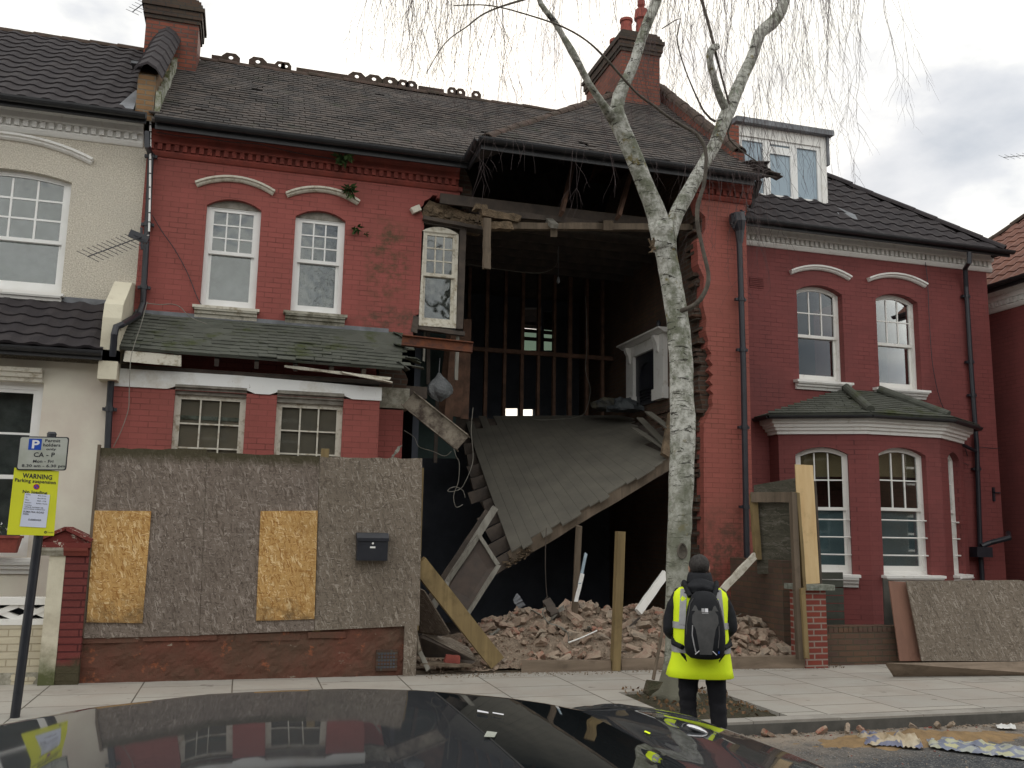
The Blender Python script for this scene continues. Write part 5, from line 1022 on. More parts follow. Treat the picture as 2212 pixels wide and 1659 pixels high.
mb = MB(); mb.beam(FP_(-.01, .985, -.13), FP_(1.0, .985, -.13), .08, .18, n=18, jit=.010); mb.build('edge_beam', 'timber_old', fl)
mb = MB()
for i in range(40):
    u = rr.uniform(-.02, .1); p = FP_(u, 1.0, rr.uniform(-.22, -.08)); mb.beam(p, p+V((rr.uniform(-.09, .0), -rr.uniform(.0, .05), rr.uniform(-.03, .02))), .02, .012)
mb.build('splintered_end', 'rubble_core', fl)
for i, (p_, q_) in enumerate((((1382, 903), (1440, 962)), ((1370, 925), (1437, 968)), ((1400, 890), (1446, 925)))):
    mb = MB(); mb.beam(aY(*p_, 14.2-i*.2), aY(*q_, 13.0), .12, .02); mb.build('loose_board', 'floor_boards', fl)
mb = MB(); mb.beam(aY(1452, 895, 13.2), aY(1436, 985, 12.75), .13, .06, (0, 1, 0)); mb.build('broken_block', 'rubble_core', fl)
# debris lying on the floor: crumpled sack and cloth
def lump(name, c, sx, sy, sz, mat, label, cat, seed, amp=.35, sub=18, group=None):
    mb = MB(); vs = []; n, m = sub, sub//2
    for j in range(m+1):
        for i in range(n):
            t, f = 2*PI*i/n, PI*j/m; p = V((math.sin(f)*math.cos(t), math.sin(f)*math.sin(t), math.cos(f))); r_ = 1+amp*noise.noise(p*1.6+V((seed, 0, 0)))+amp*.5*noise.noise(p*4+V((0, seed, 0)))
            vs.append((c[0]+p.x*sx*r_, c[1]+p.y*sy*r_, c[2]+max(p.z, -.3)*sz*r_))
    mb.add(vs, [(j*n+i, j*n+(i+1) % n, (j+1)*n+(i+1) % n, (j+1)*n+i) for j in range(m) for i in range(n)]); o = mb.build(name, mat, weld=True); tag(o, label, cat, group); return o
simple('sack', (.10, .09, .06), (.05, .055, .06), 5, .9, .6, 12, .03); simple('tarp', (.075, .085, .09), (.04, .045, .05), 5, .6, .8, 9, .04); simple('plastic_bag', (.22, .23, .24), (.13, .14, .145), 6, .4, .9, 14, .03)
p_ = aY(1310, 890, 15.7); lump('sack', (p_.x, 15.7, 4.06), .32, .25, .17, 'sack', 'crumpled dirty sack lying at the back of the fallen floor', 'sack', 3)
p_ = aY(1350, 885, 15.3); lump('plastic_sheet', (p_.x, 15.3, 4.0), .28, .2, .17, 'tarp', 'folded grey plastic sheet beside the fireplace on the fallen floor', 'plastic sheet', 8, .6)
# hanging carrier bag
p_ = aY(947, 835, 14.0); o = thing('carrier_bag', tuple(p_), 'grey plastic carrier bag hanging in the shadow left of the studs', 'bag')
mb = MB(); n = 20; vs = []
for j in range(9):
    t = j/8; r_ = (.02, .05, .10, .14, .165, .175, .165, .12, .02)[j]; z = .20-.42*t
    for i in range(n): a_ = 2*PI*i/n; w_ = r_*(1+.10*math.sin(a_*5+t*3)+.06*math.sin(a_*9)); vs.append((p_.x+w_*1.15*math.cos(a_)+.03*t, p_.y+w_*.7*math.sin(a_), p_.z+z+.02*math.cos(a_*3)))
mb.add(vs, [(j*n+i, j*n+(i+1) % n, (j+1)*n+(i+1) % n, (j+1)*n+i) for j in range(8) for i in range(n)]+[tuple(range(n)), tuple(8*n+i for i in range(n-1, -1, -1))]); mb.build('body', 'plastic_bag', o)
mb = MB(); mb.tube([p_+V((0, 0, .18)), p_+V((.01, 0, .45))], .008, 6); mb.build('handle', 'plastic_bag', o)
# steel beams
def rsj(name, P, Q, w, h, mat, label, twist=0):
    P, Q = V(P), V(Q); d = (Q-P).normalized(); up = V((0, 0, 1)); a_ = d.cross(up).normalized(); b_ = a_.cross(d).normalized()
    if twist: a2 = a_*math.cos(twist)+b_*math.sin(twist); b_ = b_*math.cos(twist)-a_*math.sin(twist); a_ = a2
    pr = [(-w/2, -h/2), (w/2, -h/2), (w/2, -h/2+.014), (.006, -h/2+.018), (.006, h/2-.018), (w/2, h/2-.014), (w/2, h/2), (-w/2, h/2), (-w/2, h/2-.014), (-.006, h/2-.018), (-.006, -h/2+.018), (-w/2, -h/2+.014)]
    mb = MB(); n = 10; vs = [c+a_*x+b_*y for c in (P, Q) for x, y in pr]; mb.add(vs, [(i, (i+1) % 12, 12+(i+1) % 12, 12+i) for i in range(12)]+[tuple(range(12)), tuple(range(23, 11, -1))]); o = mb.build(name, mat); tag(o, label, 'steel beam'); return o
rsj('steel_beam', aY(868, 735, 12.7), aY(1021, 751, 12.55), .11, .15, 'rust', 'rusty steel beam end jutting level from the wall under the hanging window')
b0_, b1_ = aY(882, 862, 12.7), aY(1000, 957, 12.2); rsj('steel_beam', b0_, b1_, .15, .26, 'dusty_iron', 'dusty steel beam slanting down across the left of the hole', .25)
def beam_thing(name, label, cat, p, q, Y0, Y1, w, h, mat, up=(0, 1, 0), jit=.003, group=None, n=6):
    mb = MB(); mb.beam(aY(*p, Y0), aY(*q, Y1), w, h, up, n=n, jit=jit); return tag(mb.build(name, mat), label, cat, group)
beam_thing('roof_timber', 'long dark wall-plate timber spanning the top of the hole', 'timber', (1052, 489), (1500, 492), 12.95, 12.95, .10, .10, 'timber_old', (0, 0, 1), .005, n=12)
beam_thing('roof_timber', 'bowed timber above the wall plate at the top left of the hole', 'timber', (1045, 458), (1290, 484), 12.95, 13.3, .09, .09, 'dark_wood', (0, 0, 1), .006, n=10)
beam_thing('brick_fragment', 'broken brick and plaster clinging to the left end of the timbers', 'brick', (1040, 460), (1120, 474), 12.85, 12.9, .12, .11, 'rubble_core', (0, 0, 1), .012)
beam_thing('brick_fragment', 'rust stained masonry lump on the wall-plate end', 'brick', (1048, 488), (1105, 490), 12.88, 12.88, .12, .11, 'rubble_core', (0, 0, 1), .012)
beam_thing('brick_fragment', 'single brick resting on top of the broken timbers', 'brick', (1024, 448), (1052, 450), 12.85, 12.85, .12, .08, 'rubble_core', (0, 0, 1), .008)
beam_thing('hanging_timber', 'short pale timber hanging straight down from the wall plate', 'timber', (1052, 472), (1051, 582), 12.8, 12.8, .10, .10, 'timber_old', (0, 1, 0), .005)
beam_thing('hood_fragment', 'short white end of a broken hood moulding left of the hanging window', 'moulding', (889, 456), (907, 449), 13.34, 13.34, .09, .09, 'old_white_paint', (0, 1, 0), .004)
beam_thing('jutting_joist', 'sawn joist jutting out over the wall plate', 'timber', (1165, 455), (1198, 488), 14.2, 12.6, .11, .07, 'timber_grey', (0, 0, 1))
beam_thing('joist_stub', 'square joist stub sticking out below the wall plate', 'timber', (1196, 502), (1197, 503), 12.9, 12.7, .10, .12, 'timber_old', (0, 0, 1))
beam_thing('joist_stub', 'dark joist stub crossing the right of the wall plate', 'timber', (1312, 484), (1314, 487), 13.3, 12.75, .15, .14, 'timber_old', (0, 0, 1))
def cable(name, label, pxs, Y, r=.005, mat='timber_grey'):
    o = wire(pxs, Y, r, mat, None, name, 6); return tag(o, label, 'cable')
cable('cable', 'thin cable looping down the front of the fallen floor', [(1022, 880), (1018, 930), (1022, 980), (1018, 1010), (1000, 1050), (985, 1060), (968, 1062), (972, 1055), (985, 1052), (1000, 1060), (1005, 1075)], 12.9)
cable('cable', 'cable hanging in loops off the left edge of the floor', [(975, 950), (985, 985), (992, 1000), (990, 1040), (980, 1070), (985, 1095), (1000, 1090)], 12.8)
cable('cable', 'long cable hanging down the middle of the stud wall', [(1265, 640), (1268, 740), (1265, 800), (1275, 840), (1268, 880), (1250, 900), (1180, 907), (1150, 905)], 16.0)
cable('cable', 'thin cable sagging below the ceiling of the upper room', [(1010, 570), (1080, 582), (1160, 590), (1200, 575), (1205, 540)], 14.8, .004)
cable('cable', 'cable sagging in the dark left of the floor', [(873, 930), (895, 945), (905, 965), (935, 975), (960, 985), (975, 975)], 13.6)
for (x, y, l, lab) in ((1206, 604, .6, 'bare light bulb hanging on a flex from the upper ceiling'), (1218, 568, .05, 'round ceiling rose on the upper ceiling of the hole')):
    p_ = aY(x, y, 14.8); mb = MB(); mb.tube([p_+V((0, 0, l)), p_+V((0, 0, .05)), p_+V((0, 0, .04)), p_, p_-V((0, 0, .04)), p_-V((0, 0, .07))], [.003, .003, .018, .028, .034, .01], 10); tag(mb.build('light_bulb', 'plastic_bag'), lab, 'light')
mb = MB(); p_ = aX(1423, 722, 6.74); p_.z = zm_; mb.tube([p_, p_+V((0, 0, .08)), p_+V((0, 0, .12))], [.035, .04, .03], 12); tag(mb.build('jar', 'black_iron'), 'small black pot left standing on the mantelpiece', 'pot')
mb = MB(); p_ = aY(1011, 792, 16.0); mb.beam(p_+V((0, 0, .3)), p_-V((0.02, 0, .15)), .07, .02, (0, 1, 0)); mb.beam(p_-V((.02, 0, .15)), p_-V((.05, 0, .8)), .03, .02, (0, 1, 0)); tag(mb.build('hand_saw', 'terracotta_red'), 'orange handled tool hanging on the left stud', 'tool')

# --- timbers and doors leaning at the foot of the hole
beam_thing('sleeper_post', 'thick greenish timber leaning left against the hoarding end', 'timber', (903, 1215), (1072, 1430), 10.95, 11.0, .20, .10, 'timber_green', (0, 1, 0), .003)
beam_thing('timber_post', 'upright greenish timber post standing in front of the rubble', 'post', (1340, 1149), (1329, 1450), 10.85, 10.88, .10, .10, 'timber_green', (0, 1, 0), .002)
beam_thing('timber_post', 'thin dark upright post behind the rubble crest', 'post', (1251, 1135), (1240, 1345), 11.9, 12.0, .075, .05, 'timber_old', (0, 1, 0), .004)
def panel(name, pxs, Y, th, mat, label, cat, frame=None, Ys=None):
    Ys = Ys or [Y]*len(pxs); P = [aY(x, y, yy) for (x, y), yy in zip(pxs, Ys)]; mb = MB(); poly_plane(mb, P, th); root = None
    if not frame: return tag(mb.build(name, mat), label, cat)
    c = sum(P, V())/len(P); root = thing(name, tuple(c), label, cat); mb.build('panel', mat, root)
    for i in range(len(P)):
        a_, b_ = P[i], P[(i+1) % len(P)]; fb = MB(); fb.beam(a_, b_, .05, .07, (0, 1, 0), n=4, jit=.004); fb.build('edge_rail', frame, root)
    return root
simple('door_brown', (.075, .055, .045), (.05, .04, .035), 6, .7, .3, 20); 
panel('door', [(1034, 1157), (1076, 1222), (1010, 1326), (960, 1290), (966, 1258)], 0, .04, 'door_brown', 'brown panelled door leaning with its pale edge against the rubble', 'door', 'timber_grey', [12.0, 11.9, 11.7, 11.9, 12.0])
beam_thing('door_jamb', 'long grey door jamb leaning from the floor edge down to the left', 'timber', (1068, 1098), (930, 1318), 12.4, 12.0, .09, .045, 'timber_grey', (0, 1, 0), .005)
beam_thing('door_jamb', 'dark door lining leaning beside the pale jamb', 'timber', (1055, 1105), (925, 1300), 12.5, 12.2, .10, .05, 'dark_wood', (0, 1, 0), .005)
panel('chipboard_sheet', [(905, 1270), (918, 1275), (973, 1365), (968, 1372), (925, 1370), (905, 1365)], 0, .016, 'osb_brown', 'chipboard sheet edge-on leaning behind the thick timber', 'board', None, [11.3, 11.2, 11.15, 11.2, 11.9, 11.9])
panel('chipboard_sheet', [(912, 1368), (975, 1378), (1012, 1398), (1030, 1424), (960, 1395)], 0, .018, 'osb_brown', 'low chipboard sheet lying under rubble by the hoarding end', 'board', None, [11.5, 11.6, 11.3, 11.0, 11.1])
panel('chipboard_sheet', [(905, 1375), (915, 1370), (1028, 1428), (1020, 1434), (960, 1420), (915, 1420)], 0, .016, 'dark_wood', 'dark board fallen face down at the foot of the hoarding', 'board', None, [11.1, 11.1, 10.97, 10.97, 11.15, 11.3])
beam_thing('red_brick_block', 'dark red brick lying on the flat board by the hoarding end', 'brick', (962, 1422), (994, 1425), 10.98, 10.98, .10, .085, 'terracotta_red', (0, 0, 1), .004)
beam_thing('kerb_plank', 'flat plank lying along the pavement edge left of the rubble', 'plank', (905, 1432), (1015, 1436), 10.97, 10.97, .25, .03, 'timber_old', (0, 0, 1), .004)
mb = MB(); pts = [aY(898, 1360, 10.93), aY(902, 1385, 10.92), aY(905, 1400, 10.9), aY(903, 1415, 10.92)]; mb.tube(pts, [.02, .018, .022, .018], 8); tag(mb.build('bent_pipe', 'dusty_iron'), 'short bent metal pipe beside the hoarding foot', 'pipe')
beam_thing('wood_offcut', 'small grey wood offcut propped by the hoarding foot', 'timber', (907, 1408), (925, 1447), 10.9, 10.86, .05, .05, 'timber_grey')
beam_thing('edging_plank', 'long dusty plank on edge holding back the rubble, left of the upright post', 'plank', (1126, 1447), (1318, 1446), 10.93, 10.90, .07, .22, 'fascia_dusty', (0, 0, 1), .004, n=10)
beam_thing('edging_plank', 'long dusty plank on edge behind the person, right of the upright post', 'plank', (1340, 1445), (1752, 1436), 10.92, 10.72, .09, .24, 'fascia_dusty', (0, 0, 1), .004, n=14)
beam_thing('window_bead', 'pale blue-white plastic strip leaning behind the thin dark post', 'plastic strip', (1266, 1195), (1252, 1262), 11.85, 11.8, .035, .02, 'pane_blue')
beam_thing('window_bead', 'splintered white strip beside the thin dark post', 'plastic strip', (1258, 1240), (1244, 1300), 11.8, 11.8, .05, .015, 'upvc')
beam_thing('window_frame_piece', 'white window frame section leaning left of the birch trunk', 'frame', (1438, 1238), (1378, 1322), 11.9, 11.6, .10, .06, 'white_paint', (0, 1, 0), .004)
beam_thing('white_rail', 'long white painted rail leaning against the pier behind the person', 'timber', (1633, 1198), (1560, 1275), 11.6, 11.4, .09, .05, 'old_white_paint', (0, 1, 0), .006)
beam_thing('red_timber', 'reddish batten standing beside the thin dark post', 'timber', (1250, 1262), (1238, 1340), 12.0, 12.0, .05, .03, 'rust')
beam_thing('splinter', 'splintered pale stick poking above the right of the hoarding', 'timber', (866, 962), (845, 990), 10.95, 10.95, .03, .02, 'timber_grey', (0, 1, 0), .008)
beam_thing('grey_slate', 'bent pale flashing piece on the rubble crest', 'metal', (1113, 1290), (1126, 1308), 12.0, 12.0, .10, .01, 'lead', (0, 1, 0), .01)
beam_thing('timber_block', 'dark timber block end on the rubble crest', 'timber', (1180, 1300), (1200, 1330), 12.2, 12.0, .12, .10, 'dark_wood', (0, 1, 0), .01)
beam_thing('timber_block', 'grey stick slanting off the rubble crest', 'timber', (1220, 1310), (1180, 1345), 12.0, 12.0, .04, .04, 'timber_grey', (0, 1, 0), .01)
cable('cable', 'pale cable curled over the top of the rubble', [(1178, 1312), (1172, 1325), (1185, 1345), (1205, 1352), (1225, 1365), (1228, 1385), (1222, 1395)], 11.5, .009)
cable('plastic_trim', 'thin white plastic trim lying across the rubble', [(1228, 1388), (1255, 1378), (1290, 1362)], 11.4, .010, 'upvc')
cable('plastic_trim', 'bent white plastic trim low on the right of the rubble', [(1380, 1424), (1395, 1428), (1410, 1442)], 11.0, .008, 'upvc')
cable('cable', 'thin dark cable coil hanging in the hole above the rubble', [(1180, 1140), (1178, 1220), (1182, 1290), (1190, 1296), (1186, 1304), (1176, 1298), (1184, 1288)], 12.6, .006, 'dark_wood')

# --- rubble heap
heap_pts = [(3.9, 12.4, .42, 1.0), (4.6, 12.4, .52, 1.0), (5.3, 12.3, .48, .9), (6.2, 12.2, .50, .8), (6.9, 12.0, .36, .6), (3.3, 11.9, .22, .7), (7.0, 11.5, .22, .4)]
def hh(x, y):
    m_ = 0
    for (cx_, cy_, h_, r_) in heap_pts: m_ = max(m_, h_*math.exp(-(((x-cx_)/r_)**2+((y-cy_)/(.95))**2)))
    edge = min(1, max(0, (y-10.9)/.55)); left = min(1, max(0, (x-2.35)/.8)); right = min(1, max(0, (7.35-x)/.25))
    return .14+(m_*1.02+.08)*edge**.8*left*right+.035*noise.noise(V((x*3, y*3, 5)))+.02*noise.noise(V((x*14, y*14, 2)))
mb = MB(); nx, ny = 190, 110; vs = []
for j in range(ny+1):
    for i in range(nx+1): x, y = 2.1+5.25*i/nx, 10.93+3.0*j/ny; vs.append((x, y, hh(x, y)+.012*noise.noise(V((x*40, y*40, 1)))))
mb.add(vs, [(j*(nx+1)+i, j*(nx+1)+i+1, (j+1)*(nx+1)+i+1, (j+1)*(nx+1)+i) for j in range(ny) for i in range(nx)]); o = mb.build('rubble_dust', 'dust', kind='stuff'); tag(o, 'pale dust and crushed mortar heaped at the foot of the hole', 'rubble')
vars_ = []
for i in range(14):
    r_ = random.Random(50+i); s = (r_.choice((.215, .215, .16, .12)), .10, .066); v_, f_ = brickbox(V(), s, r_, .005+.004*(i % 3)); mb = MB(); mb.add(v_, f_)
    me = bpy.data.meshes.new('loose_brick'); me.from_pydata(mb.v, [], mb.f); me.materials.append(MT[('rubble_brick', 'rubble_brick', 'rubble_brick', 'rubble_red', 'rubble_grey', 'rubble_grey', 'rubble_brick')[i % 7]]); vars_.append(me)
LBL = {'rubble_brick': 'dusty brown loose brick lying in the rubble heap below the hole', 'rubble_red': 'red faced loose brick lying in the rubble heap below the hole', 'rubble_grey': 'grey mortar-caked loose brick lying in the rubble heap below the hole'}
GRP = {'rubble_brick': 'dusty brown bricks in the rubble heap', 'rubble_red': 'red faced bricks in the rubble heap', 'rubble_grey': 'mortar-caked bricks in the rubble heap'}
def put_brick(x, y, z, k, rot, sc=1.0):
    me = vars_[k]; o = bpy.data.objects.new('loose_brick', me); COL.objects.link(o); o.location = (x, y, z); o.rotation_euler = rot; o.scale = (sc,)*3; m_ = me.materials[0].name
    return tag(o, LBL[m_], 'brick', GRP[m_])
placed = []; cnt = 0; rb_ = random.Random(77); tries = 0
while cnt < 285 and tries < 9000:
    tries += 1
    x = rb_.uniform(2.75, 7.3) if rb_.random() < .72 else rb_.uniform(6.0, 7.25); y = 11.0+1.75*(rb_.random()**.8) if x < 6.2 else 11.0+1.0*rb_.random()
    if hh(x, y) < .20 and y > 11.5: continue
    if x < 3.3 and rb_.random() < .6: continue
    if any((x-a_)**2+(y-b_)**2 < .0095 for a_, b_ in placed): continue
    z = hh(x, y)+rb_.uniform(.0, .05); put_brick(x, y, z, rb_.randrange(14), (rb_.uniform(-.8, .8), rb_.uniform(-.7, .7), rb_.uniform(0, 6.28)), rb_.choice((.5, .65, .8, .95, 1.05, 1.15))); placed.append((x, y)); cnt += 1
for i in range(26):
    x = rb_.uniform(2.9, 7.1); y = rb_.uniform(11.1, 12.2); l = rb_.uniform(.12, .45); a_ = rb_.uniform(0, 6.28); c = V((x, y, hh(x, y)+.05)); mb = MB(); mb.beam(c, c+V((math.cos(a_)*l, math.sin(a_)*l*.6, rb_.uniform(-.08, .12))), rb_.uniform(.02, .045), .012, n=3, jit=.004)
    tag(mb.build('lath', ('timber_grey', 'timber_old', 'dark_wood')[i % 3]), ('pale grey splintered lath sticking out of the rubble heap', 'brown splintered lath sticking out of the rubble heap', 'dark splintered lath sticking out of the rubble heap')[i % 3], 'timber', ('pale laths in the rubble', 'brown laths in the rubble', 'dark laths in the rubble')[i % 3])
mb = MB()       # crumbs
for i in range(4200):
    x = rb_.uniform(2.3, 7.4); y = 10.95+1.6*rb_.random()**1.1; s = rb_.uniform(.008, .030); z = hh(x, y)+s*.3; c = V((x, y, z)); vs = [c+V([rb_.uniform(-s, s) for _ in range(3)]) for _ in range(5)]
    mb.add(vs, [(0, 1, 2), (0, 1, 3), (1, 2, 3), (0, 2, 4), (0, 3, 4), (2, 3, 4)])
o = mb.build('rubble_crumbs', 'rubble_brick', kind='stuff'); tag(o, 'small mortar and brick crumbs strewn over the heap', 'rubble')
mb = MB()
for i in range(1500):
    t = rb_.random(); x = rb_.uniform(2.1, 7.6); y = 10.88-.28*t**2.2; s = rb_.uniform(.004, .016); c = V((x, y, .12+s*.4)); mb.add([c+V([rb_.uniform(-s, s) for _ in range(3)]) for _ in range(4)], [(0, 1, 2), (0, 1, 3), (1, 2, 3), (0, 2, 3)])
o = mb.build('pavement_grit', 'dust', kind='stuff'); tag(o, 'pale grit spilled on the pavement along the plank', 'grit')
# grit, flakes and brick bits on the road by the kerb
mb = MB(); m2 = MB()
for i in range(5200):
    x = rb_.uniform(2.8, 13); t = rb_.random()**1.9; y = 7.72-2.4*t; s = rb_.uniform(.003, .013)*(1+.8*(t < .06)); c = V((x, y, s*.4)); (m2 if rb_.random() < .07 else mb).add([c+V((rb_.uniform(-s, s), rb_.uniform(-s, s), rb_.uniform(-s, s)*.6)) for _ in range(4)], [(0, 1, 2), (0, 1, 3), (1, 2, 3), (0, 2, 3)])
o = mb.build('road_grit', 'rubble_grey', kind='stuff'); tag(o, 'pale mortar grit scattered over the road beside the kerb', 'grit'); o = m2.build('red_paint_flakes', 'terracotta_red', kind='stuff'); tag(o, 'red paint flakes scattered over the road', 'grit')
for i, (x, y, k, s, lab) in enumerate(((1605, 1566, 3, .55, 'orange brick chunk against the kerb nearest the person'), (1616, 1574, 10, .5, 'small flat orange brick bit just below the largest chunk'), (1668, 1567, 0, .4, 'brown brick bit by the kerb, second group from the person'), (1721, 1563, 3, .55, 'upright brown brick shard against the kerb'), (1790, 1566, 4, .6, 'grey mortar lump at the kerb foot'), (1822, 1566, 10, .45, 'orange brick bit beside the grey mortar lump'), (1950, 1566, 5, .35, 'small grey mortar bit further along the kerb'), (1990, 1560, 4, .5, 'flat pale mortar bit at the kerb right of the others'), (2030, 1562, 5, .4, 'pale mortar bit furthest right along the kerb'), (1655, 1437, 3, .55, 'small red brick bit on the pavement behind the person'))):
    p_ = aZ(x, y+4, .12 if y < 1500 else 0); p_.y = min(p_.y, 7.66) if y > 1500 else p_.y; o = put_brick(p_.x, p_.y, p_.z+.03, k, (.3*i, .5, i), s); o.name = 'brick_bit'; del o['group']; o['label'] = lab

# ================================================================ RIGHT OF THE HOLE: gate frame, pier, boards
gf = thing('timber_gate', (6.9, 11.2, .3), 'timber framed gate of mossy board left of the tall plywood strip', 'gate')
def pbeam(root, name, p, q, Y0, Y1, w, h, mat, up=(0, 1, 0)): mb = MB(); mb.beam(aY(*p, Y0), aY(*q, Y1), w, h, up, n=6, jit=.003); return mb.build(name, mat, root)
mb = MB(); poly_plane(mb, [aY(1628, 1048, 11.65), aY(1722, 1032, 11.3), aY(1722, 1240, 11.3), aY(1636, 1240, 11.65)], .02); mb.build('board', 'osb_mossy', gf)
pbeam(gf, 'gate_post', (1627, 1068), (1637, 1210), 11.6, 11.6, .09, .07, 'timber_green'); pbeam(gf, 'top_rail', (1622, 1074), (1712, 1074), 11.58, 11.25, .05, .14, 'timber_old', (0, 0, 1))
pbeam(gf, 'gate_post', (1712, 1064), (1728, 1425), 10.62, 10.60, .075, .075, 'timber_old'); pbeam(gf, 'gate_post', (1722, 1064), (1737, 1275), 10.62, 10.60, .045, .05, 'timber_green'); pbeam(gf, 'prop', (1733, 1270), (1742, 1422), 10.55, 10.55, .06, .05, 'timber_green')
pbeam(gf, 'gate_post', (1729, 1080), (1742, 1262), 10.9, 10.9, .03, .03, 'dark_wood')
mb = MB(); mb.box(7.02, 7.18, 11.2, 12.6, .1, 1.45); mb.build('x', 'brown_brick'); x_o = [o for o in COL.objects if o.name == 'x'][0]; x_o.name = 'side_wall'; tag(x_o, 'dirty brown brick side wall running back behind the gate post', 'wall')
pr_ = thing('gate_pier', (7.2, 10.9, .12), 'red brick gate pier with a chipped grey slab on top, under the plywood', 'gate pier')
xa, xb2 = aY(1738, 1350, 10.66).x, aY(1786, 1350, 10.66).x; zt2 = aY(1755, 1275, 10.66).z
mb = MB(); rough_wall(mb, xa, xb2, 10.66, 10.98, .1, lambda x: zt2, 6, 24, .003, 4); mb.build('brickwork', 'new_red_brick', pr_)
mb = MB(); rough_wall(mb, xa-.05, xb2+.10, 10.60, 11.03, zt2+.001, lambda x: zt2+.07, 12, 2, .012, 9); mb.build('slab_cap', 'lichen_slab', pr_)
panel('plywood_strip', [(1718, 1003), (1756, 1005), (1771, 1260), (1732, 1262)], 0, .018, 'plywood_new', 'tall clean plywood strip standing on the brick gate pier', 'board', None, [10.85, 10.85, 10.80, 10.80])
beam_thing('dark_batten', 'dark batten standing behind the plywood strip', 'timber', (1759, 1040), (1772, 1262), 10.9, 10.9, .03, .05, 'dark_wood')
gr = thing('garden_wall', (8, 11.0, .12), 'low dark brown brick garden wall right of the red brick gate pier', 'garden wall')
mb = MB(); xw1 = aY(1912, 1380, 10.85).x; zw = aY(1850, 1353, 10.85).z; rough_wall(mb, xb2, 13.5, 10.85, 11.07, .1, lambda x: zw-.07, 60, 12, .003, 11); mb.build('brickwork', 'brown_brick', gr)
mb = MB(); x = xb2+.005
while x < 13.4: jbox(mb, x, x+.066, 10.845, 11.075, zw-.069, zw+.0, .002); x += .075
mb.build('soldier_course', 'brown_brick', gr)
mb = MB(); p0_, p1_ = aY(1775, 1232, 11.8), aY(1825, 1352, 11.8); n = 7
for i in range(n): z0 = p1_.z+(p0_.z-p1_.z)*i/n-.02; jbox(mb, p0_.x-.1, p1_.x+.0, 11.8, 11.83, z0+.008, z0+(p0_.z-p1_.z)/n-.006, .001)
tag(mb.build('slatted_panel', 'board_grey_green'), 'dark grey-green slatted timber panel behind the brick gate pier', 'fence panel')
simple('board_dark', (.07, .065, .055), (.045, .045, .04), 5, .9, .4, 20)
panel('leaning_board', [(1908, 1250), (1935, 1256), (1975, 1428), (1915, 1428)], 0, .02, 'board_dark', 'dark mossy board leaning behind the reddish plywood', 'board', None, [11.2, 11.2, 10.85, 10.85])
panel('leaning_board', [(1920, 1255), (1960, 1257), (1993, 1428), (1944, 1428)], 0, .018, 'plywood_red', 'reddish plywood strip leaning left of the large chipboard sheet', 'board', None, [10.80, 10.80, 10.70, 10.70])
panel('leaning_board', [(1958, 1255), (2202, 1253), (2290, 1270), (2290, 1428), (1992, 1428)], 0, .018, 'osb_old2' if 0 else 'osb_brown', 'large weathered chipboard sheet leaning on the right garden wall', 'board', None, [10.72, 10.72, 10.72, 10.60, 10.60])
panel('lying_board', [(1916, 1432), (2290, 1428), (2290, 1458), (1935, 1461)], 0, .035, 'fascia_dusty', 'long brown board lying on the pavement below the large chipboard sheet', 'board', None, [aZ(2290, 1458, .125).y+.12, aZ(2290, 1458, .125).y+.12, aZ(2290, 1458, .125).y, aZ(1935, 1461, .125).y])
# ================================================================ TORN BAG OF SAND ON THE ROAD
mb = MB(); c_ = aZ(1960, 1606, 0); nx, ny = 50, 26; vs = []
for j in range(ny+1):
    for i in range(nx+1):
        u, v = i/nx*2-1, j/ny*2-1; d_ = math.sqrt(u*u+v*v); x, y = c_.x+.2+u*1.5, c_.y+v*.42+.12; vs.append((x, y, -.02+.075*math.exp(-d_*d_*2.6)*(1+.8*noise.noise(V((x*4, y*6, 2))))+.012*noise.noise(V((x*15, y*15, 2)))))
mb.add(vs, [(j*(nx+1)+i, j*(nx+1)+i+1, (j+1)*(nx+1)+i+1, (j+1)*(nx+1)+i) for j in range(ny) for i in range(nx)]); o = mb.build('spilled_sand', 'sand', kind='stuff'); tag(o, 'brown sand spilled on the road around the torn bags', 'sand')
g = G('bag_plastic', .5, .4); cc = g.mix(g.ramp(g.noise(3, 5, .6), [(.45, 0.), (.55, 1.)]), (.50, .43, .32), (.38, .30, .20)); k_ = g.voro(6, g.map((1, 2.2, 1)), out='Color'); sp = N(g.t, 'ShaderNodeSeparateColor'); L(g.t, k_, sp.inputs[0]); cc = g.mix(g.ramp(sp.outputs[0], [(.78, 0.), (.80, 1.)]), cc, (.17, .18, .26)); g.col(cc); g.bump(g.noise(14, 5), .8, .02)
g = G('bag_print', .5, .4); br = N(g.t, 'ShaderNodeTexBrick'); br.inputs['Scale'].default_value = 1; br.inputs['Brick Width'].default_value = .16; br.inputs['Row Height'].default_value = .13; br.inputs['Mortar Size'].default_value = .022
for i, c_2 in (('Color1', (.50, .48, .26)), ('Color2', (.36, .38, .35)), ('Mortar', (.20, .22, .29))): br.inputs[i].default_value = (*c_2, 1)
L(g.t, g.map(rot=(0, 0, .25)), br.inputs[0]); g.col(g.mix(g.ramp(g.noise(5, 5, .6), [(.5, 0.), (.62, .6)]), br.outputs[0], (.40, .42, .45))); g.bump(g.noise(14, 5), .8, .02)
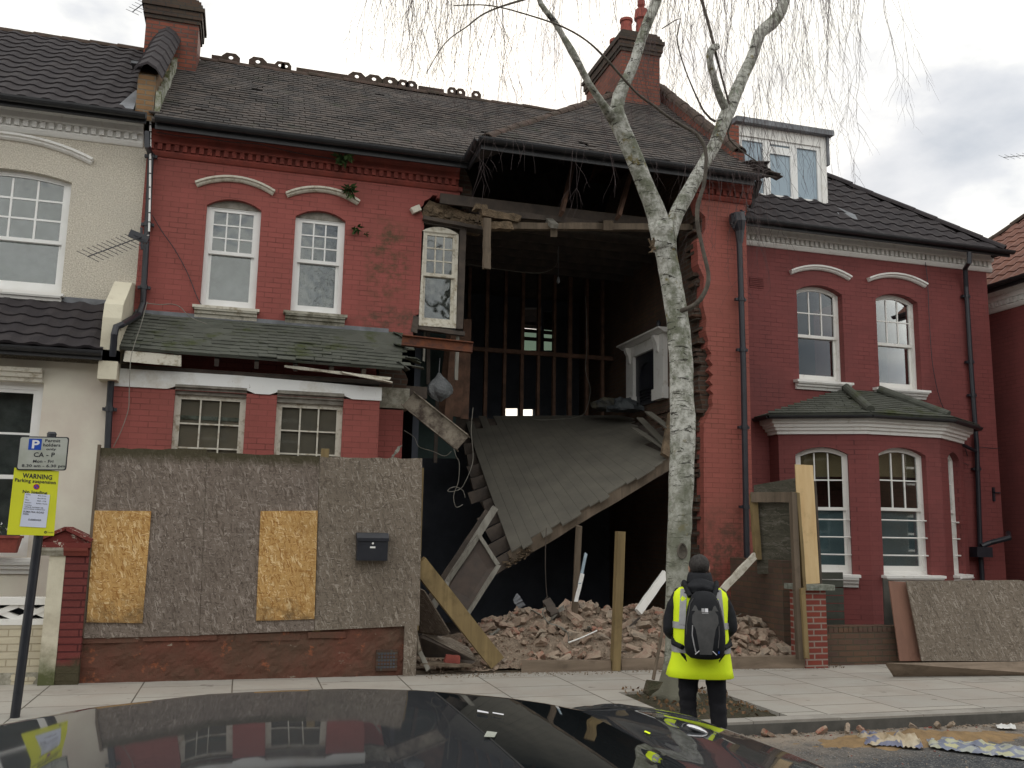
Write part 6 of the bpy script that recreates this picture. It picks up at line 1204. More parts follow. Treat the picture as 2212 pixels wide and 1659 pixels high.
def crumple(name, pxs, mat, label, h=.07, seed=0, n=34, m=12):
    P = [aZ(x, y, 0) for x, y in pxs]; mb = MB(); vs = []     # pxs: TL TR BR BL
    for j in range(m+1):
        for i in range(n+1):
            u, v = i/n, j/m; p = (P[0]*(1-u)+P[1]*u)*(1-v)+(P[3]*(1-u)+P[2]*u)*v; ed = math.sin(PI*u)**.3*math.sin(PI*v)**.5 if 0 < u < 1 and 0 < v < 1 else 0
            z = .012+ed*(h*.6+h*noise.noise(V((u*7, v*3, seed))))+.02*noise.noise(V((u*22, v*9, seed))); w_ = .03*noise.noise(V((u*9, v*9, seed+3))); vs.append((p.x+w_, p.y+w_, max(.014, z+.01)))
    mb.add(vs, [(j*(n+1)+i, j*(n+1)+i+1, (j+1)*(n+1)+i+1, (j+1)*(n+1)+i) for j in range(m) for i in range(n)]); return tag(mb.build(name, mat, smooth=True), label, 'bag')
crumple('torn_sack', [(1850, 1593), (1990, 1606), (1995, 1622), (1868, 1613)], 'bag_plastic', 'torn dirty cream sack of sand lying on the road', .09, 4)
crumple('torn_sack', [(2000, 1600), (2230, 1622), (2250, 1650), (2010, 1620)], 'bag_print', 'flattened blue and yellow printed sack on the road at the right edge', .05, 9, 50)
o = crumple('plastic_scrap', [(2150, 1570), (2192, 1570), (2196, 1580), (2155, 1578)], 'upvc', 'small white plastic scrap on the road near the right edge', .01, 2, 10, 5); o['category'] = 'scrap'
# shovel leaning on the tree
sh_ = thing('shovel', (3.9, 8.6, .12), 'old shovel leaning on the birch trunk with its blade down', 'shovel'); s0 = aY(1411, 1468, 8.75); s1_ = aY(1431, 1362, 8.85); s2_ = aY(1436, 1330, 8.9)
mb = MB(); mb.tube([s0, s0.lerp(s1_, .5), s1_, s2_], [.018, .017, .017, .016], 8); mb.build('handle', 'timber_old', sh_)
mb = MB(); bl = [(1397, 1468), (1433, 1473), (1424, 1488), (1403, 1502), (1390, 1493)]; poly_plane(mb, [aY(x, y, 8.72-.05*(i in (2, 3, 4))) for i, (x, y) in enumerate(bl)], .02); mb.build('blade', 'soil', sh_)
mb = MB()
for i in range(300):
    a_ = rb_.uniform(PX0+.05, PX1-.05); b_ = rb_.uniform(8.05, 9.6); d_ = V([rb_.uniform(-.03, .03) for _ in range(3)]); e_ = V([rb_.uniform(-.025, .025) for _ in range(3)]); c = V((a_, b_, .115+rb_.uniform(0, .02))); mb.add([c, c+d_, c+d_+e_, c+e_], [(0, 1, 2, 3)])
simple('dead_leaf', (.20, .11, .06), (.12, .08, .04), 12, .9, 0); o = mb.build('dead_leaves', 'dead_leaf', kind='stuff'); tag(o, 'dead brown leaves scattered on the soil round the birch', 'leaves')
# ================================================================ AERIALS
def aerial(p0, p1, n, el, Y0, Y1, label, boom=.008, refl=False, vert=False):
    a_, b_ = aY(*p0, Y0), aY(*p1, Y1); root = thing('tv_aerial', tuple(a_), label, 'aerial'); mb = MB(); mb.tube([a_, b_], boom, 6); mb.build('boom', 'black_iron', root)
    d_ = (b_-a_).normalized(); s_2 = V((.86, -.25, -.42)).normalized(); mb = MB()
    for i in range(n): c = a_.lerp(b_, .14+.86*i/(n-1)); mb.tube([c-s_2*el+V((0, 0, .0)), c+s_2*el], .004, 4)
    for x in range(len(mb.v)): pass
    mb.build('elements', 'black_iron', root, kind=None)
    return root, a_, b_, d_, s_2
rt, a_, b_, d_, s_2 = aerial((318, 507), (190, 554), 12, .16, 13.0, 12.3, 'television aerial with many rods clamped to the pipe between the cream and red houses', vert=False)
mb = MB(); c = aY(300, 513, 12.95); mb.beam(c+V((-.12, 0, .05)), c+V((.12, 0, -.03)), .10, .05, (0, 1, 0)); mb.beam(c+V((0.02, 0, .14)), c+V((.05, 0, -.16)), .03, .03, (0, 1, 0)); mb.build('reflector', 'black_iron', rt)
mb = MB(); mb.tube([aY(322, 508, 13.3), aY(300, 512, 12.95)], .012, 6); mb.build('mount', 'upvc', rt)
aerial((330, -8), (286, 26), 7, .12, 15.4, 15.0, 'small thin aerial beside the left chimney at the top edge'); aerial((2240, 333), (2168, 340), 6, .12, 16, 15.5, 'thin aerial poking in at the right edge against the sky')
# small ferns and weeds growing from the walls
def weed(px_, Y, n, s, label, name='wall_fern', hang=.3):
    c = aY(*px_, Y); root = thing(name, tuple(c), label, 'plant'); mb = MB(); r_ = random.Random(int(px_[0]))
    for i in range(n):
        d_ = V((r_.uniform(-1, 1), -r_.random()*.7, r_.uniform(-1, .8)-hang)).normalized()*s*r_.uniform(.3, 1); p0 = c+V((r_.uniform(-s, s)*.3, 0, r_.uniform(-s, s)*.3)); w_ = d_.cross(V((r_.random(), r_.random(), 1))).normalized()*s*.16
        mb.add([p0, p0+d_*.5+w_, p0+d_, p0+d_*.5-w_], [(0, 1, 2, 3)])
    mb.build('leaves', 'leaf', root)
weed((756, 412), 13.28, 46, .16, 'small fern hanging from the brow over the second upstairs window'); weed((738, 345), 13.2, 50, .16, 'weeds growing in the cornice below the broken gutter'); weed((752, 335), 13.1, 40, .12, 'weed tuft on the gutter above the cornice weeds')
weed((770, 495), 13.36, 26, .13, 'moss tuft on the stained brick right of the second window', hang=.5); weed((792, 505), 13.37, 14, .07, 'tiny moss tuft beside the larger one on the stained brick'); weed((320, 745), 12.7, 20, .1, 'weed trailing on the slates by the downpipe')

# ================================================================ BIRCH TREE
tr_base = aZ(1462, 1500, .12); TY = 9.0
bt = thing('birch_tree', (tr_base.x, TY, .1), 'tall silver birch with lichened white bark and bare hanging twigs in front of the hole', 'tree')
rt_ = random.Random(11)
def limb(name, pts, dY=None, k=14, seed=1, mat='birch_bark', rough=.06, root=bt):
    """pts: (px, py, width px, Y)"""
    P = []; Rd = []
    for x, y, wd, Y in pts: p = aY(x, y, Y); P.append(p); Rd.append(wd/2*((p-CP).dot(Fw))/F_PX)
    out = []; ro = []
    for i in range(len(P)-1):
        n = max(2, int((P[i+1]-P[i]).length/.09))
        for j in range(n):
            t = j/n; p0, p1, p2, p3 = P[max(i-1, 0)], P[i], P[i+1], P[min(i+2, len(P)-1)]
            out.append(.5*((2*p1)+(p2-p0)*t+(2*p0-5*p1+4*p2-p3)*t*t+(3*p1-p0-3*p2+p3)*t**3)); ro.append(Rd[i]*(1-t)+Rd[i+1]*t)
    out.append(P[-1]); ro.append(Rd[-1]); mb = MB(); mb.tube(out, ro, k)
    for i, v in enumerate(mb.v):
        c = out[min(i//k, len(out)-1)]; d = V(v)-c; s = 1+rough*noise.noise(V(v)*9+V((seed, 0, 0)))+rough*1.3*noise.noise(V(v)*3+V((0, seed, 0)))
        if name == 'trunk' and v[2] < .5: s *= 1+.55*max(0, (.5-v[2])/.4)**2*(1+.5*math.sin(math.atan2(d.y, d.x)*5))
        mb.v[i] = tuple(c+d*s)
    return mb.build(name, mat, root, smooth=True), out, ro
TR = [(1463, 1512, 66, TY), (1462, 1470, 60, TY), (1463, 1400, 54, TY), (1464, 1300, 52, TY), (1466, 1200, 52, TY), (1470, 1080, 53, TY), (1473, 1000, 54, TY), (1475, 920, 54, TY), (1473, 840, 52, TY), (1470, 760, 50, TY), (1463, 690, 48, TY), (1452, 620, 46, TY), (1441, 560, 46, TY), (1434, 520, 52, TY), (1428, 482, 56, TY)]
limb('trunk', TR, k=22, seed=2)
limb('limb', [(1434, 540, 48, TY), (1424, 482, 46, TY), (1406, 430, 40, 8.97), (1388, 385, 38, 8.95), (1370, 340, 38, 8.92), (1352, 300, 38, 8.9), (1336, 262, 40, 8.88), (1326, 235, 42, 8.86)], seed=3, k=18)
limb('limb', [(1442, 520, 36, TY), (1462, 462, 32, 9.02), (1490, 410, 30, 9.05), (1520, 355, 28, 9.1), (1545, 310, 28, 9.12), (1562, 265, 29, 9.15), (1578, 230, 29, 9.2), (1594, 190, 28, 9.25), (1612, 150, 25, 9.3), (1630, 110, 24, 9.3), (1642, 72, 24, 9.3), (1668, 50, 27, 9.3), (1688, 20, 25, 9.3), (1700, -30, 22, 9.3), (1712, -120, 18, 9.3)], seed=4, k=16)
limb('limb', [(1330, 250, 32, 8.87), (1338, 205, 30, 8.85), (1356, 168, 25, 8.82), (1372, 130, 23, 8.8), (1384, 90, 22, 8.8), (1398, 50, 22, 8.8), (1416, 8, 22, 8.8), (1432, -50, 20, 8.8), (1440, -140, 16, 8.8)], seed=5)
limb('limb', [(1322, 255, 24, 8.86), (1300, 222, 17, 8.7), (1272, 180, 14, 8.6), (1250, 138, 15, 8.5), (1236, 112, 17, 8.45), (1216, 78, 13, 8.4), (1196, 44, 13, 8.35), (1176, 20, 12, 8.3), (1162, -10, 11, 8.3), (1150, -90, 9, 8.3)], seed=6, k=10)
limb('limb', [(1572, 240, 20, 9.18), (1556, 212, 15, 9.1), (1545, 180, 15, 9.05), (1538, 150, 16, 9.0), (1533, 122, 17, 8.98), (1540, 104, 18, 8.98), (1552, 100, 12, 8.98)], seed=7, k=10, rough=.14)
limb('branch', [(1470, 672, 10.9, 8.9), (1494, 662, 10.1, 8.8), (1512, 648, 10.9, 8.75), (1528, 618, 10.1, 8.7), (1530, 590, 8.6, 8.7), (1522, 555, 8.6, 8.7), (1514, 520, 8.6, 8.7), (1506, 480, 9.4, 8.7), (1508, 440, 10.1, 8.7), (1519, 405, 8.6, 8.7), (1525, 360, 8.6, 8.7), (1523, 320, 8.6, 8.7), (1505, 290, 7.8, 8.7), (1475, 272, 7.0, 8.7), (1440, 250, 6.2, 8.65), (1415, 230, 6.2, 8.6), (1380, 205, 5.5, 8.5), (1345, 168, 5.5, 8.4), (1310, 128, 5.5, 8.3), (1270, 90, 3.9, 8.2), (1220, 60, 3.9, 8.1), (1150, 35, 3.1, 8.0), (1060, 12, 2.7, 8), (980, 12, 2.3, 8)], seed=8, k=8, mat='branch_bark', rough=.1)
limb('branch', [(1545, 262, 5.5, 9.1), (1520, 240, 4.7, 9.0), (1480, 150, 3.1, 8.9), (1462, 80, 3.1, 8.9), (1470, 40, 2.3, 8.9), (1430, 62, 2.3, 8.9)], seed=9, k=6, mat='branch_bark')
limb('branch', [(1636, 350, 2.3, 9.3), (1575, 300, 3.9, 9.2), (1580, 250, 4.7, 9.15), (1560, 170, 4.7, 9.1), (1545, 110, 6.2, 9.0), (1530, 50, 7.0, 9.0), (1510, -20, 7.8, 9.0)], seed=10, k=6, mat='branch_bark')
limb('branch', [(1320, -20, 10.9, 8.7), (1290, -40, 7.8, 8.5), (1080, 15, 4.7, 8.2), (1005, 60, 3.1, 8), (960, 95, 2.3, 7.9), (920, 160, 1.6, 7.9)], seed=12, k=6, mat='branch_bark')
mb = MB(); p_ = aY(1413, 535, 8.9)
for i in range(16): mb.beam(p_+V([rt_.uniform(-.02, .02) for _ in range(3)]), p_+V((rt_.uniform(-.07, 0), rt_.uniform(-.05, 0), rt_.uniform(-.08, .10))), .02, .008)
mb.build('torn_stub', 'rubble_core', bt)
mb = MB(); p_ = aY(1473, 1190, 8.86); vs = [p_+V((.05*math.cos(t*PI/8)*(1-.15*math.sin(t*PI/8)), -.008, .075*math.sin(t*PI/8))) for t in range(16)]; mb.add(vs+[p_+V((0, .01, 0))], [(i, (i+1) % 16, 16) for i in range(16)]); mb.tube(vs+[vs[0]], .010, 5); mb.build('bark_scar', 'branch_bark', bt)
# hanging twigs
tw = MB()
def twig(p, l, r0, dens, depth=0, drift=None, seed=0):
    n = max(4, int(l/.085)); d = drift or V((rt_.uniform(-.10, .10), rt_.uniform(-.10, .10), -1)); pts = [p.copy()]; c = p.copy(); dd = d.normalized()
    for i in range(n):
        dd = (dd+V((rt_.uniform(-.20, .20), rt_.uniform(-.18, .18), rt_.uniform(-.12, .0)))-V((0, 0, .14))).normalized(); c = c+dd*(l/n); pts.append(c.copy())
        if depth < 2 and i > 0 and rt_.random() < dens:
            s_ = rt_.choice((-1, 1)); twig(c, min(.45, l*rt_.uniform(.06, .22)) if depth == 0 else rt_.uniform(.05, .18), r0*.6, dens*.75, depth+1, V((s_*rt_.uniform(.3, .8), rt_.uniform(-.5, .5), -rt_.uniform(.5, 1.3))))
    tw.tube(pts, [r0*(1-.7*i/n) for i in range(n+1)], 3, cap=False)
def strands(n, xa, xb, ytop, ya, yb, Ya=7.6, Yb=10.2, r0=.0031, dens=.40):
    for _ in range(int(n*2.0) if yb < 440 and xb-xa > 60 else n):
        x = rt_.uniform(xa, xb); Y = rt_.uniform(Ya, Yb); yt = ytop+rt_.uniform(-40, 30); ye = rt_.uniform(ya, yb); a, b = aY(x, yt, Y), aY(x, ye, Y); twig(a, a.z-b.z, r0*rt_.uniform(.75, 1.2), dens)
strands(16, 790, 900, -60, 40, 200); strands(20, 880, 1000, -60, 120, 300); strands(13, 940, 1040, -60, 90, 250); strands(11, 1056, 1078, -60, 260, 430, 8, 8.4, .0034, .34); strands(12, 1100, 1230, -60, 90, 280)
strands(3, 1240, 1256, 150, 420, 480, 8, 8.3, .003, .35); strands(2, 1290, 1300, 230, 380, 440, 8, 8.3, .003); strands(10, 1240, 1400, -60, 60, 250); strands(26, 1400, 1560, -60, 150, 420); strands(7, 1480, 1545, 330, 480, 700, 8.4, 9.4, .0022); strands(26, 1560, 1700, -60, 150, 430); strands(10, 1600, 1660, 220, 440, 620, 8.8, 9.6); strands(14, 1700, 1800, -60, 120, 430)
strands(5, 1630, 1670, 330, 450, 560, 9, 9.4, .004); strands(10, 1770, 1870, -60, 40, 200); strands(4, 1845, 1868, -60, 330, 400, 8.4, 8.7, .0034, .4); strands(5, 1896, 1940, -60, 170, 250); strands(2, 1950, 1975, -60, 60, 110); strands(6, 1530, 1640, 380, 520, 640, 8.6, 9)
tw.build('hanging_twigs', 'twig', bt)
# bare street trees and houses' side of the road behind the camera (they show in the window glass)
def bare_tree(x, y, h, label, seed):
    r_ = random.Random(seed); root = thing('bare_tree', (x, y, 0), label, 'tree', 'bare trees across the road'); mb = MB()
    def grow(p, d, l, r, lev):
        n = 5; pts = [p]; rd = [r]; c = p.copy()
        for i in range(n): d = (d+V([r_.uniform(-.16, .16) for _ in range(3)])).normalized(); c = c+d*l/n; pts.append(c.copy()); rd.append(r*(1-.35*(i+1)/n))
        mb.tube(pts, rd, 6 if lev < 2 else 4, cap=False)
        if lev < 5:
            for k in range(3 if lev < 3 else 3): a = V([r_.uniform(-1, 1) for _ in range(3)]).normalized(); grow(pts[-1-(k % 2)*2], (d+a*.75+V((0, 0, .12))).normalized(), l*r_.uniform(.62, .85), rd[-1]*.72, lev+1)
    grow(V((x, y, 0)), V((0, 0, 1)), h*.26, .24, 0); mb.build('trunk_and_branches', 'branch_bark', root)
bare_tree(-1.5, -5.5, 11, 'bare street tree across the road, left of the camera', 3); bare_tree(5.5, -5.2, 11, 'bare street tree across the road, right of the camera', 8)

bare_tree(-7.5, -5.5, 10, 'bare street tree across the road, far left of the camera', 12); bare_tree(11.5, -5.5, 10, 'bare street tree across the road, far right of the camera', 14)
# terrace on the other side of the road (only ever seen mirrored in glass and paint)
def opp_house(x):
    root = thing('terraced_house', (x, -13, 0), 'brown brick terraced house across the road behind the camera', 'house', 'houses across the road'); F = Fr((x, -13, 0), (-1, 0, 0)); mb = MB(); o_ = [arch(a, a+1.1, z, z+1.7, .1) for a in (-2.2, .9) for z in (1.2, 4.4)]
    F.slab(mb, [(-3, 0), (3, 0), (3, 7.2), (-3, 7.2)], o_); mb.build('wall', 'brown_brick', root)
    for a in (-2.2, .9):
        for z in (1.2, 4.4): mb = MB(); F.slab(mb, arch(a, a+1.1, z, z+1.7, .1), [[(a+.1, z+.1), (a+1., z+.1), (a+1., z+.8), (a+.1, z+.8)], [(a+.1, z+.9), (a+1., z+.9), (a+1., z+1.65), (a+.1, z+1.65)]], -.1, -.15); w_ = mb.build('window', 'white_paint', root); mb = MB(); F.box(mb, a, a+1.1, -.16, -.17, z, z+1.8); mb.build('pane', 'room_dark', w_)
    mb = MB(); poly_plane(mb, [(x-3, -12.7, 7.1), (x+3, -12.7, 7.1), (x+3, -17, 10.2), (x-3, -17, 10.2)]); mb.build('roof', 'concrete_tile', root)
for x in (-27, -21, -15, -9, -3, 3, 9, 15, 21, 27, 33, 39, 45, 51): opp_house(x)

# ================================================================ PERSON
import bmesh
def skin(joints, edges, root_i, levels=2):
    me = bpy.data.meshes.new('s'); me.from_pydata([j[0] for j in joints], edges, []); o = bpy.data.objects.new('s', me); COL.objects.link(o)
    m1 = o.modifiers.new('k', 'SKIN'); m2 = o.modifiers.new('u', 'SUBSURF'); m2.levels = levels; m2.render_levels = levels; m1.use_smooth_shade = True
    for i, v in enumerate(me.skin_vertices[0].data): v.radius = joints[i][1]; v.use_root = (i == root_i)
    dg = bpy.context.evaluated_depsgraph_get(); r_ = bpy.data.meshes.new_from_object(o.evaluated_get(dg)); bpy.data.objects.remove(o); return r_
def mesh_obj(name, me, mats, parent, M=None, **kw):
    if M: me.transform(M)
    me.materials.clear()
    for q_ in mats: me.materials.append(MT[q_])
    me.polygons.foreach_set('use_smooth', [True]*len(me.polygons)); o = bpy.data.objects.new(name, me); COL.objects.link(o)
    if parent:
        o.parent = parent
        if parent.type == 'EMPTY': o.matrix_parent_inverse = Matrix.Translation(-parent.location)
    return tag(o, **kw)
simple('skin', (.42, .24, .17), (.38, .21, .15), 8, .5, .1, 60); simple('hair', (.022, .019, .018), (.05, .045, .042), 60, .7, .8, 120, .004); simple('jacket', (.010, .011, .015), (.016, .017, .021), 14, .75, .6, 16, .012); simple('trousers', (.009, .009, .012), (.014, .014, .018), 12, .85, .7, 14, .012)
simple('hi_vis', (.82, 1.0, .02), (.76, .98, .02), 5, .7, .5, 11, .012); MT['hi_vis'].node_tree.nodes['Principled BSDF'].inputs['Emission Color'].default_value = (.45, .9, .02, 1); MT['hi_vis'].node_tree.nodes['Principled BSDF'].inputs['Emission Strength'].default_value = .0
simple('reflective', (.38, .38, .39), (.31, .31, .32), 20, .35, .2, 30, spec=.6); simple('pack_black', (.007, .008, .011), (.011, .012, .015), 12, .8, .5, 25, .006); simple('pack_grey', (.085, .085, .085), (.065, .065, .066), 16, .8, .5, 90, .003); simple('boots', (.02, .017, .015), (.03, .026, .022), 10, .6, .3, 30)
PXX = aY(1514, 1400, 6.9).x; SC = .915; PM = Matrix.Translation((PXX, 6.9, 0)) @ Matrix.Rotation(math.radians(-23), 4, 'Z') @ Matrix.Scale(SC, 4)
ps = thing('person', (PXX, 6.9, 0), 'person seen from behind in a yellow hi-vis vest over black clothes, standing in the road', 'person')
J = [((0, 0, .94), (.15, .11)), ((0, .0, 1.12), (.14, .105)), ((0, 0, 1.32), (.165, .11)), ((0, 0, 1.46), (.075, .07)), ((0, .01, 1.545), (.055, .058)), ((-.004, .025, 1.64), (.078, .098)), ((-.004, .02, 1.705), (.060, .078)),
     ((-.165, .01, 1.41), (.055, .058)), ((-.268, .02, 1.09), (.040, .044)), ((-.15, .19, 1.05), (.030, .032)), ((-.095, .25, 1.06), (.040, .020)),
     ((.165, .01, 1.41), (.055, .058)), ((.258, .02, 1.11), (.040, .044)), ((.15, .19, 1.08), (.030, .032)), ((.095, .25, 1.09), (.040, .020)),
     ((-.095, 0, .88), (.095, .10)), ((-.115, .02, .49), (.062, .066)), ((-.115, -.03, .10), (.045, .048)), ((-.125, .11, .05), (.045, .035)),
     ((.10, 0, .88), (.095, .10)), ((.125, .02, .49), (.062, .066)), ((.135, -.02, .10), (.045, .048)), ((.15, .12, .05), (.045, .035))]
E2 = [(0, 1), (1, 2), (2, 3), (3, 4), (4, 5), (5, 6), (2, 7), (7, 8), (8, 9), (9, 10), (2, 11), (11, 12), (12, 13), (13, 14), (0, 15), (15, 16), (16, 17), (17, 18), (0, 19), (19, 20), (20, 21), (21, 22)]
for s, h_ in ((-1, 10), (1, 14)):       # fingers and thumb, curled round a phone
    hx, hy, hz = J[h_][0]
    for k in range(4):
        a = len(J); z = hz+.030-.020*k; ln = (.034, .038, .036, .028)[k]
        J += [((hx-s*.012, hy+.030, z), (.009, .009)), ((hx-s*.03, hy+.030+ln*.7, z-.004), (.008, .008)), ((hx-s*.052, hy+.022+ln*.5, z-.006), (.007, .007))]; E2 += [(h_, a), (a, a+1), (a+1, a+2)]
    a = len(J); J += [((hx-s*.005, hy+.0, hz+.040), (.010, .010)), ((hx-s*.032, hy+.018, hz+.052), (.008, .008))]; E2 += [(h_, a), (a, a+1)]
me = skin(J, E2, 0); mi = [2 if p.center.z < .92 else (1 if p.center.z < 1.5 and not (p.center.y > .20 and p.center.z > .95) else 0) for p in me.polygons]; body = mesh_obj('body', me, ['skin', 'jacket', 'trousers'], ps, PM)
body.data.polygons.foreach_set('material_index', mi)
# face: brow, nose, ears are part of the head surface pieces
def blob(mb, c, r, n=10, f=None):
    vs = []
    for j in range(n+1):
        for i in range(n*2): t, p = 2*PI*i/(n*2), PI*j/n; q_ = V((math.sin(p)*math.cos(t)*r[0], math.sin(p)*math.sin(t)*r[1], math.cos(p)*r[2])); vs.append(tuple(PM @ (V(c)+(f(q_) if f else q_))))
    mb.add(vs, [(j*2*n+i, j*2*n+(i+1) % (2*n), (j+1)*2*n+(i+1) % (2*n), (j+1)*2*n+i) for j in range(n) for i in range(2*n)])
for s in (-1, 1): mb = MB(); blob(mb, (s*.082-.004, .015, 1.632), (.013, .024, .036)); mb.build('ear', 'skin', ps, smooth=True)
mb = MB(); blob(mb, (-.004, .125, 1.625), (.014, .022, .026)); mb.build('nose', 'skin', ps, smooth=True)
for s in (-1, 1): mb = MB(); blob(mb, (s*.032-.004, .102, 1.652), (.014, .012, .010)); mb.build('eye', 'upvc', ps, smooth=True)
mb = MB(); blob(mb, (-.004, .108, 1.585), (.026, .012, .008)); mb.build('mouth', 'terracotta_red', ps, smooth=True)
mb = MB(); blob(mb, (-.004, .006, 1.665), (.090, .104, .092), 14, lambda p: V((p.x, p.y*(1 if p.y < 0 else .92), p.z if p.z > -.02 or p.y < .02 else p.z*.15+.0)) if not (p.y > .03 and p.z < .02) else V((p.x*.92, .03+p.y*.1, max(p.z, .0)))); 
for i in range(len(mb.v)):
    v = V(mb.v[i]); mb.v[i] = tuple(v+V((.004*noise.noise(v*40), .004*noise.noise(v*37), .005*noise.noise(v*43))))
mb.build('hair', 'hair', ps, smooth=True)
JK = [((0, 0, .80), (.19, .135)), ((0, 0, .96), (.185, .13)), ((0, 0, 1.15), (.185, .13)), ((0, 0, 1.34), (.19, .125)), ((0, 0, 1.455), (.10, .09)), ((0, .015, 1.53), (.085, .085)),
      ((-.18, .01, 1.405), (.066, .072)), ((-.245, .03, 1.25), (.060, .072)), ((-.272, .02, 1.09), (.060, .068)), ((-.225, .10, 1.045), (.060, .062)), ((-.165, .175, 1.05), (.048, .05)),
      ((.18, .01, 1.405), (.066, .072)), ((.24, .03, 1.25), (.060, .072)), ((.262, .02, 1.11), (.060, .068)), ((.22, .10, 1.07), (.060, .062)), ((.165, .175, 1.075), (.048, .05))]
me = skin(JK, [(0, 1), (1, 2), (2, 3), (3, 4), (4, 5), (3, 6), (6, 7), (7, 8), (8, 9), (9, 10), (3, 11), (11, 12), (12, 13), (13, 14), (14, 15)], 1)
for v in me.vertices: n_ = noise.noise(v.co*14)*.010+noise.noise(v.co*30)*.004; v.co += v.normal*n_
mesh_obj('jacket', me, ['jacket'], ps, PM)
TJ = [((0, 0, .92), (.165, .125)), ((-.098, 0, .84), (.105, .112)), ((-.112, .01, .66), (.088, .095)), ((-.118, .025, .49), (.073, .08)), ((-.112, .0, .30), (.068, .075)), ((-.116, -.02, .12), (.064, .068)),
      ((.105, 0, .84), (.105, .112)), ((.128, .01, .66), (.088, .095)), ((.140, .025, .49), (.075, .08)), ((.142, .0, .30), (.068, .075)), ((.144, -.015, .12), (.064, .068))]
me = skin(TJ, [(0, 1), (1, 2), (2, 3), (3, 4), (4, 5), (0, 6), (6, 7), (7, 8), (8, 9), (9, 10)], 0)
for v in me.vertices: v.co += v.normal*(noise.noise(V((v.co.x*9, v.co.y*9, v.co.z*26)))*.012)
mesh_obj('trousers', me, ['trousers'], ps, PM)
for s, x in ((-1, -.122), (1, .148)):
    mb = MB(); vs = []
    for j, (y, w_, h_) in enumerate(((-.09, .035, .06), (-.06, .045, .10), (.0, .046, .10), (.08, .05, .07), (.15, .045, .055), (.185, .02, .04))):
        for i in range(10): t = 2*PI*i/10; vs.append(tuple(PM @ V((x+w_*math.cos(t), y, max(.0, .0+h_/2+h_/2*math.sin(t)*1.0)))))
    mb.add(vs, [(j*10+i, j*10+(i+1) % 10, (j+1)*10+(i+1) % 10, (j+1)*10+i) for j in range(5) for i in range(10)]+[tuple(range(10)), tuple(50+i for i in range(10))]); mb.build('shoe', 'boots', ps, smooth=True)
def loft(mb, secs, n=32, p=2.6, amp=.0, seed=0, cap=(True, True)):
    vs = []
    for (z, cx, cy, hw, hd) in secs:
        for i in range(n):
            t = 2*PI*i/n; c, s = math.cos(t), math.sin(t); x = cx+hw*math.copysign(abs(c)**(2/p), c); y = cy+hd*math.copysign(abs(s)**(2/p), s)
            k_ = amp*noise.noise(V((x*9, y*9, z*7+seed))); vs.append(tuple(PM @ V((x*(1+k_), cy+(y-cy)*(1+k_), z+.3*k_*.1))))
    m_ = len(secs); f = [(j*n+i, j*n+(i+1) % n, (j+1)*n+(i+1) % n, (j+1)*n+i) for j in range(m_-1) for i in range(n)]
    if cap[0]: f.append(tuple(range(n)))
    if cap[1]: f.append(tuple((m_-1)*n+i for i in range(n)))
    mb.add(vs, f)
mb = MB(); loft(mb, [(.715, -.01, 0, .283, .185), (.72, -.01, 0, .290, .19), (.78, -.008, 0, .278, .185), (.86, -.004, 0, .262, .178), (.95, 0, 0, .246, .17), (1.05, 0, 0, .238, .165), (1.18, 0, 0, .232, .16), (1.30, 0, 0, .236, .152), (1.38, 0, 0, .238, .138), (1.43, 0, 0, .222, .118), (1.465, 0, 0, .18, .10), (1.485, 0, 0, .12, .08)], 48, 2.5, .05, 4, (False, True)); mb.build('hi_vis_vest', 'hi_vis', ps, smooth=True)
def bandp(z0, z1, hw, hd): mb = MB(); loft(mb, [(z0, 0, 0, hw, hd), (z1, 0, 0, hw*.99, hd*.99)], 48, 2.5, .05, 4, (False, False)); return mb.build('reflective_band', 'reflective', ps, smooth=True)
bandp(.925, .985, .256, .179); bandp(1.125, 1.18, .241, .170)
for s in (-1, 1):
    for yy in (-1, 1):
        mb = MB(); vs = []
        for j in range(9):
            t = j/8; z = 1.16+.30*t; hw = .236; hd = .168-.066*t**2.2; x = s*(.168-.02*t)
            for dx in (-.027, .027): xx = x+dx; y = yy*hd*max(.05, (1-(abs(xx)/hw)**2.5))**(1/2.5)*1.02; vs.append(tuple(PM @ V((xx, y+yy*.006, z))))
        mb.add(vs, [(2*j, 2*j+1, 2*j+3, 2*j+2) for j in range(8)]); mb.build('reflective_strap', 'reflective', ps, smooth=True)
mb = MB(); vs = []
for j in range(13):
    for i in range(26):
        t, p = 2*PI*i/26, PI*j/12; c = V((math.sin(p)*math.cos(t), math.sin(p)*math.sin(t), math.cos(p))); k_ = 1+.10*noise.noise(c*2.5)+.07*math.sin(c.z*9+c.x*2); vs.append(tuple(PM @ V((c.x*.158*k_, -.045+c.y*.13*k_, 1.475+c.z*.085*k_-.03*abs(c.x)))))
mb.add(vs, [(j*26+i, j*26+(i+1) % 26, (j+1)*26+(i+1) % 26, (j+1)*26+i) for j in range(12) for i in range(26)]); mb.build('hood', 'jacket', ps, smooth=True)
mb = MB(); loft(mb, [(1.46, 0, 0, .125, .12), (1.52, 0, .0, .112, .11), (1.575, -.002, .005, .105, .105), (1.60, -.002, .01, .098, .10), (1.595, -.002, .01, .085, .088)], 28, 2.1, .08, 2, (True, True)); mb.build('collar', 'jacket', ps, smooth=True)
